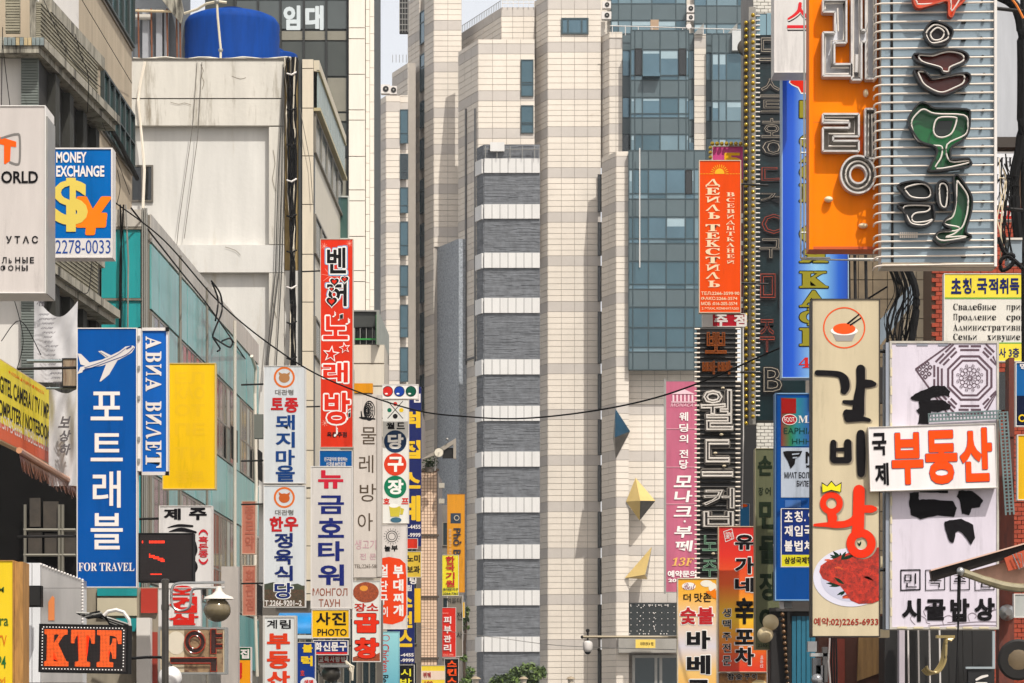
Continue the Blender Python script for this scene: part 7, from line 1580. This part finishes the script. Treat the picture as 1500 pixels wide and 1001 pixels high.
for ch, y0, y1 in (('Д', 262.5, 273), ('Е', 275.5, 285.5), ('И', 288.5, 297), ('Л', 300, 309.5), ('Ь', 311.5, 321), ('Т', 329, 339), ('Е', 341, 350), ('К', 352, 362), ('С', 364, 374), ('Т', 376.5, 386), ('И', 388, 397), ('Л', 399, 409), ('Ь', 411.5, 421)):
    mb = MB(); cyr(mb, s.pl, ch, 1033.5 if ch != 'Ь' else 1037, y0, 1054.5, y1, .014, bold=.012); mb.build('letter', OW, s.r)
mb = MB(); cyrcol(mb, s.pl, 'ВСЕВИДЫТКАНЕЙ', 1064, 281, 1076, 388, gap=.3, o=.014); mb.build('lettering', OW, s.r)
s.t(OW, ('ТЕЛ:2266-3599·90', 1027, 427.5, 1083, 432.5), ('ΦАКС:2266-3574', 1027, 435, 1080, 440), ('МОБ :016-205-3574', 1027, 442.5, 1080, 447.5), ('2 ЭТАЖ, КОМНАТА203', 1028, 450.5, 1082, 454.5), bold=.015)
s = Sign('pub_sign', 'red pub sign with two white letters just under the orange textile sign', Pl(1065, 59), 1029, 459.5, 1092, 479, S((178, 30, 44)), frame=1, group=GRP_R); s.t(INKW, ('주', 1046, 461, 1066, 478), ('점', 1075, 461, 1094, 478), bold=.05); mb = MB(); s.pl.px(mb, 1030, 460, 1044, 478.5, .006, .01, ref=1060); mb.build('white_end', SW, s.r)
# --- black world cup neon
s = Sign('world_cup_sign', 'black slatted neon sign with large outlined Korean letters in a column', Pl(1051, 54), 1022, 480, 1080, 905, mat((16, 15, 14), rough=.4, var=.3, name='black_board'), side=BLACK, depth=.3, frame=0, group=GRP_R, arm=.5)
for k in range(61):
    y = 483+k*7; mb = MB(); mb.tube([s.pl.W(1019, y, .07), s.pl.W(1082, y, .07)], .016, 5); mb.build('slat_tube', mat((52, 48, 44), rough=.4, metal=.3, var=.4, name='slat_metal') , s.r)
mb = MB()
for k in range(61):
    y = 483+k*7
    for (a, b) in ((1017, 1025), (1077, 1084)): mb.tube([s.pl.W(a, y, .075), s.pl.W(b, y, .075)], .018, 5)
mb.build('tube_ends', TUBE, s.r, kind='stuff')
AMB = mat((150, 76, 20), rough=.25, metal=.3, var=.4, name='amber_tube')
for st, x0, y0, x1, y1, m in (('뽀', 1032, 488, 1064, 520, AMB), ('빠빠', 1028, 530, 1072, 550, AMB)):
    mb = MB(); text(mb, s.pl, st, x0, y0, x1, y1, .09, .04); mb.build('letter_tray', mat((60, 34, 16), rough=.4, name='amber_dark'), s.r); mb = MB(); neontext(mb, s.pl, st, x0, y0, x1, y1, .13, .03); mb.build('neon_letter', m, s.r)
for ch, x0, y0, x1, y1 in (('월', 1025, 572, 1073, 632), ('드', 1027, 645, 1073, 700), ('커', 1029, 716, 1075, 746), ('ㅂ', 1029, 750, 1074, 773)):
    for (off_, b, m, e) in ((.09, .07, TRD, 1.5), ): mb = MB(); text(mb, s.pl, ch, x0-e, y0-e, x1+e, y1+e, off_, b+.03); mb.build('letter_tray', m, s.r)
    mb = MB(); text(mb, s.pl, ch, x0, y0, x1, y1, .112, .055); mb.build('letter_face', mat((48, 40, 36), rough=.35, var=.3, name='letter_dark'), s.r)
    mb = MB(); neontext(mb, s.pl, ch, x0, y0, x1, y1, .14, .022); mb.build('neon_letter', NT, s.r)
for ch, y0, y1 in (('노', 785, 808), ('주', 821, 846)): mb = MB(); neontext(mb, s.pl, ch, 1028, y0, 1050, y1, .12, .02); mb.build('neon_letter', mat((120, 160, 130), rough=.3, name='green_tube'), s.r)
for (x, y) in ((1058, 570), (1056, 638), (1047, 665), (1060, 684), (1044, 812)): mb = MB(); mb.ball(s.pl.W(x, y, .15), .04, .04, .025, 8, 6); mb.build('cable_cap', mat((206, 190, 160), name='cap_small'), s.r)
r = root('white_cable', 'thin white cable running down beside the gold bulb chain', 'cable', P(1088, 770, 56)); mb = MB(); mb.tube([P(1088.5, 480, 56), P(1089, 640, 56), P(1087, 745, 56)], .012, 5); mb.build('cable', WHITE, r)
s = Sign('small_sign', 'small blue and orange striped board between the world cup and eel signs', Pl(1095, 57), 1084, 738, 1098, 772, S((50, 120, 170)), frame=.4); mb = MB(); s.pl.flat(mb, ell(1090, 741, 5, 2.2), .02); mb.build('orange_mark', ORG, s.r)
mb = MB(); q = Pl(1090, 66); q.px(mb, 1080, 560, 1108, 1059, -.5, 0); r = root('dark_pier', 'black narrow pier behind the white cable and bulb chain', 'pier', P(1092, HOR, 66)); mb.build('pier', mat((26, 24, 24), name='pier_dark'), r)
# --- monaca banner
s = Sign('buffet_banner', 'long faded pink wedding buffet banner with white script letters', Pl(998, 170), 975, 558, 1036, 868, S((186, 98, 122), var=.22, scale=.4), side=mat((150, 150, 146), name='banner_frame'), depth=.2, frame=.8, cat='banner')
for y in (628, 684, 738): mb = MB(); s.pl.px(mb, 976, y, 1035, y+1, .01, .03); mb.build('seam', mat((206, 150, 160), name='seam_pink'), s.r)
def f(mb, pl):
    pl.flat(mb, [(983, 577.5), (1001, 570), (1018, 577.5)], .05); pl.flat(mb, rect(983, 588.5, 1018, 590), .05)
    for k in range(6): pl.flat(mb, rect(985+k*5.6, 578.6, 987.6+k*5.6, 588.2), .05)
s.L(ink((224, 190, 196)), f, 'emblem')
mb = MB(); text(mb, s.pl, '\U0001D5AC\U0001D5AE\U0001D5AD\U0001D5A0\U0001D5A2\U0001D5A0', 983, 591, 1016, 596, .05, .0, shear=.05); mb.build('lettering', ink((224, 190, 196)), s.r)
for ch, y0, y1 in (('웨', 604, 617), ('딩', 621, 633), ('의', 637, 649), ('전', 659, 671), ('당', 674, 687)): s.t(WHI, (ch, 995, y0, 1008, y1), bold=.02, o=.05)
for ch, y0, y1 in (('모', 697, 714), ('나', 719, 736), ('크', 742, 757), ('부', 771, 788), ('페', 792, 808)): s.t(WHI, (ch, 988, y0, 1014, y1), bold=.025, o=.05, shear=.1)
s.g(WHI, ell(1003, 764, 1.6, n=10), o=.05)
s.t(ink((224, 176, 90)), (serif('13F'), 985, 817, 1015, 829), bold=.0, o=.05, shear=.1); s.t(WHI, ('예약문의', 978, 836, 1020, 846), ('2075-1300', 979, 848, 1030, 853), bold=.04, o=.05)
mb = MB(); s.pl.px(mb, 972.5, 555, 975, 870, -.1, .1); mb.build('pole', GREYM, s.r)
# --- charcoal sign
p14 = Pl(1021, 50); BG2 = grad_mat('yellow_print', [(0, (236, 158, 14)), (.3, (228, 186, 110)), (.48, (206, 200, 206)), (.7, (222, 190, 150)), (.86, (232, 172, 60)), (1, (226, 160, 20))], 2, p14.W(0, 1040).z, p14.W(0, 847).z)
s = Sign('barbecue_sign', 'yellow and white charcoal chicken sign with red and navy letters', p14, 992, 847, 1051, 1058, BG2, side=mat((206, 186, 150), name='cream_edge'), framemat=mat((206, 196, 176), var=.3, scale=6, name='tattered_frame'), depth=.2, frame=1.4, group=GRP_R)
s.g(WHI, ell(1009, 859, 10, 5.5)); mb = MB(); text(mb, s.pl, '\U0001D4D1\U0001D4EE\U0001D4FC\U0001D4FD', 1001, 854.5, 1018, 864, .012, .0); mb.build('lettering', ink((140, 50, 70)), s.r)
s.g(ink((226, 220, 204)), ell(1035, 855, 9, 5), ell(1044, 861, 6, 7)); s.g(ink((226, 120, 20)), [(1038, 868), (1048, 862), (1050, 878), (1044, 876)], [(1034, 866), (1043, 866), (1046, 871), (1036, 870)], o=.011)
s.t(INKK, ('더', 1001, 870, 1012, 881), ('맛', 1017, 869, 1029, 882), ('존', 1030, 869, 1042, 882), bold=.02)
s.t(WHI, ('숯', 995, 888.5, 1021, 916.5), ('불', 1020, 888.5, 1047, 916.5), bold=.07, o=.010); s.t(ink((176, 40, 44)), ('숯', 996.5, 890, 1019.5, 915), ('불', 1021.5, 890, 1045.5, 915), bold=.04, o=.014)
for ch, y0, y1 in (('바', 924, 951), ('베', 960, 988), ('큐', 996, 1024)): s.t(WHI, (ch, 1004.5, y0-1.5, 1042, y1+1.5), bold=.08, o=.010); s.t(INKK, (ch, 1006, y0, 1040.5, y1), bold=.05, o=.014)
# --- red pub sign
p15 = Pl(1080, 48); RG = grad_mat('red_print', [(0, (214, 50, 30)), (.12, (222, 84, 28)), (.38, (236, 190, 40)), (.6, (226, 90, 24)), (.8, (214, 40, 22)), (1, (190, 26, 20))], 2, p15.W(0, 985).z, p15.W(0, 770).z)
s = Sign('pub_sign', 'red and yellow pub sign with black outlined letters beside the charcoal sign', p15, 1052, 771, 1124, 985, RG, side=mat((196, 160, 130), name='pub_edge'), framemat=mat((200, 170, 140), var=.3, scale=6, name='tattered_frame2'), depth=.2, frame=1.2, group=GRP_R)
for i, ch in enumerate('유가네辛포차'):
    y0, y1 = ((783, 806), (816, 841), (846, 868), (875, 915), (922, 945), (948, 975))[i]
    if ch != '辛': s.t(INKW, (ch, 1075, y0-1, 1106, y1+1), bold=.08, o=.010)
    s.t(INKK, (ch, 1076.5, y0+.5, 1104.5, y1-.5), bold=.05 if ch != '辛' else .055, o=.014)
for ch, y0, y1 in (('생', 892, 904), ('맥', 908, 921), ('주', 927, 938), ('전', 943, 956), ('문', 961, 975)): s.t(WHI, (ch, 1057.5, y0-.7, 1071.5, y1+.7), bold=.06, o=.010); s.t(INKK, (ch, 1058.5, y0, 1070.5, y1), bold=.02, o=.0125)
mb = MB()
for (a, b) in (((1060, 779), (1072, 775)), ((1072, 775), (1075, 789)), ((1075, 789), (1063, 794)), ((1063, 794), (1060, 779))): brush(mb, s.pl, [a, b], .0095+a[0]*1e-6, .9, smooth=False)
text(mb, s.pl, '劉', 1062.5, 779.5, 1072.5, 789.5, .012, .0); mb.build('seal_emblem', INKW, s.r)
s.t(INKW, ('배송업', 1113.5, 961, 1118, 978), bold=.0, rot=90)
s = Sign('grill_sign', 'brown food photo sign with white letters below the red pub sign', Pl(1088, 48.1), 1052, 985.6, 1124, 1058, mat((176, 120, 60), var=.5, scale=9, dark=(90, 50, 26), thr=.5, name='food_print2'), frame=.8, group=GRP_R)
s.t(WHI, ('참', 1065, 986.5, 1076, 996.5), ('숯', 1077, 986.5, 1088, 996.5), ('구', 1090, 986.5, 1099, 996), ('이', 1101, 987, 1109, 996), bold=.06, o=.010); s.t(INKK, ('참', 1065.6, 987, 1075.4, 996), ('숯', 1077.6, 987, 1087.4, 996), ('구', 1090.6, 987, 1098.4, 995.5), ('이', 1101.6, 987.5, 1108.4, 995.5), bold=.03, o=.0125)
s.g(ink((214, 190, 140)), ell(1112, 1002, 11, 6))
# --- olive eel sign
s = Sign('eel_sign', 'tall olive eel restaurant sign in shade with dark green letters', Pl(1125, 46.5), 1106, 657, 1150, 952, S((98, 100, 74)), side=mat((150, 140, 110), name='olive_edge'), depth=.3, frame=.8, group=GRP_R, arm=.4)  # the sign's shade is put into the olive face colour
DG = ink((30, 40, 26))
s.t(DG, ('손', 1110, 668, 1131, 697), bold=.05); s.t(DG, ('장', 1111, 714, 1118, 726), ('어', 1121, 714, 1129, 726), ('요', 1133, 714, 1141, 726), bold=.02)
for ch, y0, y1 in (('민', 732, 775), ('물', 785, 826), ('장', 838, 880), ('어', 890, 925)): s.t(DG, (ch, 1112, y0, 1140, y1), bold=.045)
s.t(DG, ('2265-3353', 1110, 943, 1140, 948), bold=.0)
# --- blue travel boards
s = Sign('board_cluster', 'blue framed board with a foot massage panel and a Mongolian airline panel', Pl(1165, 45), 1135, 576, 1198, 880, S((10, 70, 140)), side=mat((60, 100, 150), name='blue_edge'), depth=.25, frame=1.6, framemat=mat((120, 160, 196), name='pale_blue_frame2'), group=GRP_R)
MG = grad_mat('foot_print', [(0, (120, 20, 24)), (.3, (14, 110, 60)), (.5, (20, 120, 130)), (1, (10, 60, 150))], 0, s.pl.W(1144, 0).x, s.pl.W(1190, 0).x)
mb = MB(); s.pl.px(mb, 1144, 583, 1196, 654, .006, .012, ref=1165); mb.build('foot_panel', MG, s.r)
mb = MB(); s.pl.px(mb, 1145, 584, 1166, 606, .013, .016, ref=1165); mb.build('red_square', S((150, 24, 20)), s.r)
mb = MB(); s.pl.px(mb, 1144, 656, 1196, 729, .006, .012, ref=1165); mb.build('airline_panel', S((176, 184, 196)), s.r)
s.g(WHI, ell(1156.5, 615, 11, 8), o=.018); s.g(ink((170, 36, 40)), ell(1156.5, 615, 10, 7), o=.019); s.t(INKW, ('FOOT', 1149, 611.5, 1164, 618.5), bold=.01, o=.021, shear=-.1)
s.t(INKW, (serif('MAS'), 1169, 609, 1203, 620), bold=.0, o=.018); s.t(ink((16, 60, 50)), ('EAPHIA', 1148, 627, 1192, 636), ('HHH', 1160, 643, 1188, 651), bold=.0, o=.018)
s.g(INKK, [(1147, 662), (1152, 661), (1175, 661), (1172, 668), (1165, 672), (1164, 680), (1158, 687), (1154, 676), (1149, 668)], o=.018); s.g(S((176, 184, 196)), [(1160, 665), (1171, 664), (1170, 666), (1160, 667)], [(1161, 670), (1168, 669.5), (1167, 671.5), (1161, 672)], o=.020)
s.t(INKK, ('N', 1180, 662, 1196, 679), ('MO', 1181, 681, 1192, 686), ('МИАТ', 1149, 692, 1167, 701), ('БОЛОН', 1170, 692, 1196, 701), ('БИЛЕТ', 1167, 704.5, 1189, 713), ('3', 1186, 721, 1190, 727), bold=.02, o=.018)
mb = MB(); s.pl.px(mb, 1150, 733, 1173, 743, .006, .01, ref=1165); mb.build('blue_patch', S((70, 110, 170)), s.r)
s = Sign('invitation_sign', 'navy sign with white invitation letters and a yellow strip below', Pl(1166, 44), 1144, 745, 1200, 831, S((20, 44, 110)), side=WHITE, depth=.1, frame=.8, group=GRP_R)
for st, y0 in (('초청.인', 749), ('재입국', 770), ('불법체', 792)):
    for i, ch in enumerate(st): 
        if ch == '.': s.t(INKW, (ch, 1178, y0+12, 1180, y0+15), bold=.03)
        else: s.t(INKW, (ch, 1149+(i if ch != '인' else 2.4)*14.5, y0, 1161+(i if ch != '인' else 2.4)*14.5, y0+16), bold=.03)
mb = MB(); s.pl.px(mb, 1145, 813, 1199, 830, .0055, .01, ref=1165); mb.build('yellow_strip', S((206, 196, 40)), s.r); s.t(INKK, ('삼성국제행사', 1149, 816, 1199, 826), bold=.03, o=.014)
# --- clutter between eel and beef signs
r = root('white_duct', 'white square duct dropping behind the navy invitation sign', 'duct', P(1140, 892, 46)); q = Pl(1140, 45.2)
mb = MB(); q.poly(mb, [(1133, 797), (1139, 796), (1149, 892), (1143, 892)], -.1, 0); mb.build('duct', WHITE, r); mb = MB(); q.poly(mb, [(1139, 800), (1154, 832), (1161, 891), (1150, 891)], -.2, -.05); mb.build('duct_side', mat((150, 150, 146), name='duct_side'), r)
for (x, y, lb) in ((1129, 912, 'cream globe lamp, upper of two beside the eel sign'), (1121, 930, 'cream globe lamp, lower of two beside the eel sign')):
    r = root('globe_lamp', lb, 'lamp', P(x, y+16, 45.6)); mb = MB(); mb.ball(P(x, y, 45.4), 12/F*45, n=20, m=14); mb.build('globe', mat((206, 186, 144), rough=.25, var=.1, name='cream_globe'), r, smooth=True); mb = MB(); mb.tube([P(x, y, 45.4), P(x+16, y-6, 45.8)], .025, 6); mb.build('arm', DARKM, r)
r = root('dark_kiosk', 'dark frame with a column of coiled bulbs and teal shutter under the navy sign', 'shop front', P(1160, HOR, 46)); q = Pl(1160, 46.4)
mb = MB(); q.px(mb, 1128, 893, 1200, 1059, -.5, 0); mb.build('dark_wall', mat((34, 30, 28), name='kiosk_dark'), r)
mb = MB(); q.px(mb, 1127, 891, 1200, 896, -.4, .12); mb.build('top_ledge', mat((60, 56, 52), name='kiosk_ledge'), r)
for i in range(5):
    mb = MB(); q.px(mb, 1160+i*7, 903, 1166+i*7, 1059, .001, .02+.01*(i % 2)); mb.build('shutter_strip', mat((36, 108, 132), rough=.5, var=.2, name='teal_shutter'), r)
BC = mat((110, 80, 50), rough=.25, metal=.3, var=.4, name='bulb_brown')
for k in range(13):
    mb = MB(); mb.ball(q.W(1145+k*.7, 901+k*8.4, .12), .04, n=8, m=6); mb.build('bulb', BC, r, smooth=True)
mb = MB(); q.px(mb, 1152, 898, 1156, 1059, .001, .15); mb.build('frame_bar', DARKM, r)
r = root('grey_machine', 'grey tangle of outdoor fixtures under the beef rib sign', 'machine', P(1200, HOR, 41)); q = Pl(1200, 41)
for (x0, y0, x1, y1, c_) in ((1183, 940, 1196, 955, (150, 150, 150)), (1187, 957, 1213, 962, (170, 170, 168)), (1190, 964, 1202, 990, (90, 90, 92)), (1205, 948, 1212, 1000, (120, 118, 116)), (1195, 975, 1207, 1030, (140, 140, 142))):
    mb = MB(); q.px(mb, x0, y0, x1, y1, -.1, .05); mb.build('housing', mat(c_, metal=.3, var=.3, name='fixture'), r)
for k in range(4):
    mb = MB(); mb.tube([q.W(1215+k*3, 935, .05), q.W(1213+k*4, 970, .05), q.W(1216+k*3, 1010, .05)], .015, 5); mb.build('cable', BLACK if k else WHITE, r)
mb = MB(); mb.ball(q.W(1196, 996, .1), .09, n=14, m=10); mb.build('lens', mat((150, 150, 152), rough=.2, metal=.5, name='lens'), r, smooth=True)
r = root('brown_door', 'warm brown paper covered door below the beef rib sign', 'door', P(1260, HOR, 44)); q = Pl(1260, 44)
mb = MB(); q.px(mb, 1200, 880, 1330, 1059, -.5, -.1); mb.build('frame', mat((84, 44, 26), rough=.7, var=.4, name='door_frame'), r)
mb = MB(); q.px(mb, 1214, 936, 1238, 1059, -.099, -.05); mb.build('red_leaf', mat((130, 48, 26), rough=.6, var=.3, name='red_leaf'), r)
mb = MB(); q.poly(mb, [(1258, 934), (1294, 933), (1292, 985), (1256, 998)], -.09, -.02); mb.build('paper', mat((150, 116, 70), rough=.8, var=.4, scale=5, streak=1, name='old_paper'), r)
mb = MB(); q.poly(mb, [(1296, 930), (1304, 930), (1314, 1059), (1302, 1059)], -.05, .02); mb.build('grey_post', mat((130, 130, 124), metal=.2, var=.2, name='grey_post'), r)
for (y, h) in ((815, 16), (877, 22), (922, 12)): mb = MB(); Pl(1295, 37).px(mb, 1290, y, 1303, y+h, -.2, 0); mb.build('light_fitting', mat((206, 190, 156), var=.2, name='fitting'), r)
# --- camera on an arm
r = root('cctv_arm', 'white dome camera hanging from a long horizontal arm', 'camera', P(862, 955, 55)); q = Pl(925, 55)
mb = MB(); mb.tube([q.W(853, 933), q.W(1060, 934)], .028, 8); mb.build('arm', mat((150, 138, 116), metal=.4, name='arm_metal'), r)
mb = MB(); mb.lathe(q.W(861, 957), [(.03, .0), (.075, .03), (.095, .08), (.10, .17), (.09, .22), (.03, .25)], 18); mb.build('housing', WHITE, r, smooth=True)
mb = MB(); mb.ball(q.W(861, 954), .07, n=14, m=8); mb.build('dome', mat((70, 72, 74), rough=.1, name='dome_glass'), r, smooth=True)
mb = MB(); mb.tube([q.W(861, 941), q.W(861, 925)], .02, 6); mb.ball(q.W(861, 924), .04, n=10, m=6); mb.ball(q.W(853, 933.5), .035, n=10, m=6); mb.build('mount', DARKM, r, kind='stuff')
r = root('hanging_sensor', 'thin dark sensor rod hanging below the camera arm', 'sensor', P(878, 958, 55)); mb = MB(); mb.tube([q.W(877.5, 934), q.W(877.5, 958)], .014, 5); mb.ball(q.W(877.5, 952), .035, n=8, m=6); mb.build('sensor', DARKM, r)
r = root('camera_pole', 'steel post behind the charcoal sign that carries the camera arm', 'pole', Vector((P(1060, 0, 55).x, 55, 0))); b = q.W(1060, 925); mb = MB(); mb.tube([Vector((b.x, 55, 0)), b], .07, 10); mb.build('pole', GREYM, r)
# ================================================================== overhead cables
def cable(label, pts, r_, m=BLACK):
    o = root('overhead_cable', label, 'cable', P(*pts[0]), 'cables strung over the street'); mb = MB(); mb.tube([Vector(p) for p in crom([tuple(P(*p)) for p in pts], 8)], r_, 6); mb.build('cable', m, o, smooth=True)
cable('thick black cable sagging right across the street between the facades', [(170, 298, 62), (240, 352, 60), (320, 442, 58), (400, 508, 57), (480, 556, 56), (600, 599, 54.5), (690, 611, 53), (770, 613, 52), (870, 602, 50.5), (960, 583, 49.5), (1040, 555, 48.5), (1110, 524, 47.5), (1190, 487, 46.5), (1300, 420, 45.5)], .016)
cable('very thin grey wire crossing low from the stair tower to the camera arm', [(610, 918, 118), (670, 927, 100), (740, 936, 80), (800, 944, 65), (862, 948, 56), (990, 952, 50)], .008, GREYM)
cable('thin wire dropping along the edge of the teal roof', [(192, 305, 61.5), (260, 392, 64), (310, 455, 70), (372, 545, 84)], .02)
o = root('cable_loop', 'loops of slack black cable dangling on the teal facade', 'cables', pc.W(300, 480))
for pts in ([(290, 412), (303, 430), (306, 455), (297, 478), (292, 492), (296, 500), (303, 511), (299, 515)], [(292, 494), (306, 503), (318, 509), (322, 502), (318, 496), (306, 500)], [(291, 415), (300, 440), (296, 470)]):
    mb = MB(); mb.tube([pc.W(x, y, .35) for x, y in crom(pts, 4)], .025, 5); mb.build('cable', BLACK, o)
for k, (xa, xb) in enumerate(((176, 178), (181, 176), (184, 188))):
    mb = MB(); mb.tube([P(xa, 300, 61.8), P(xb, 380, 61.8), P(xb-1, 480, 61.8)], .02, 5); mb.build('cable', BLACK if k < 2 else GREYM, o)

# ================================================================== summer haze
mb = MB(); mb.box(-70, 90, -4, 262, -1, 75); hz = mb.build('haze', None); hz['kind'] = 'stuff'
hm = bpy.data.materials.new('haze'); hm.use_nodes = True; hn = hm.node_tree.nodes; hn.clear()
ho = hn.new('ShaderNodeOutputMaterial'); hp = hn.new('ShaderNodeVolumePrincipled'); hp.inputs['Density'].default_value = .00022; hp.inputs['Color'].default_value = (.93, .96, 1, 1); hp.inputs['Anisotropy'].default_value = .3
hm.node_tree.links.new(hp.outputs[0], ho.inputs['Volume']); hz.data.materials.append(hm)
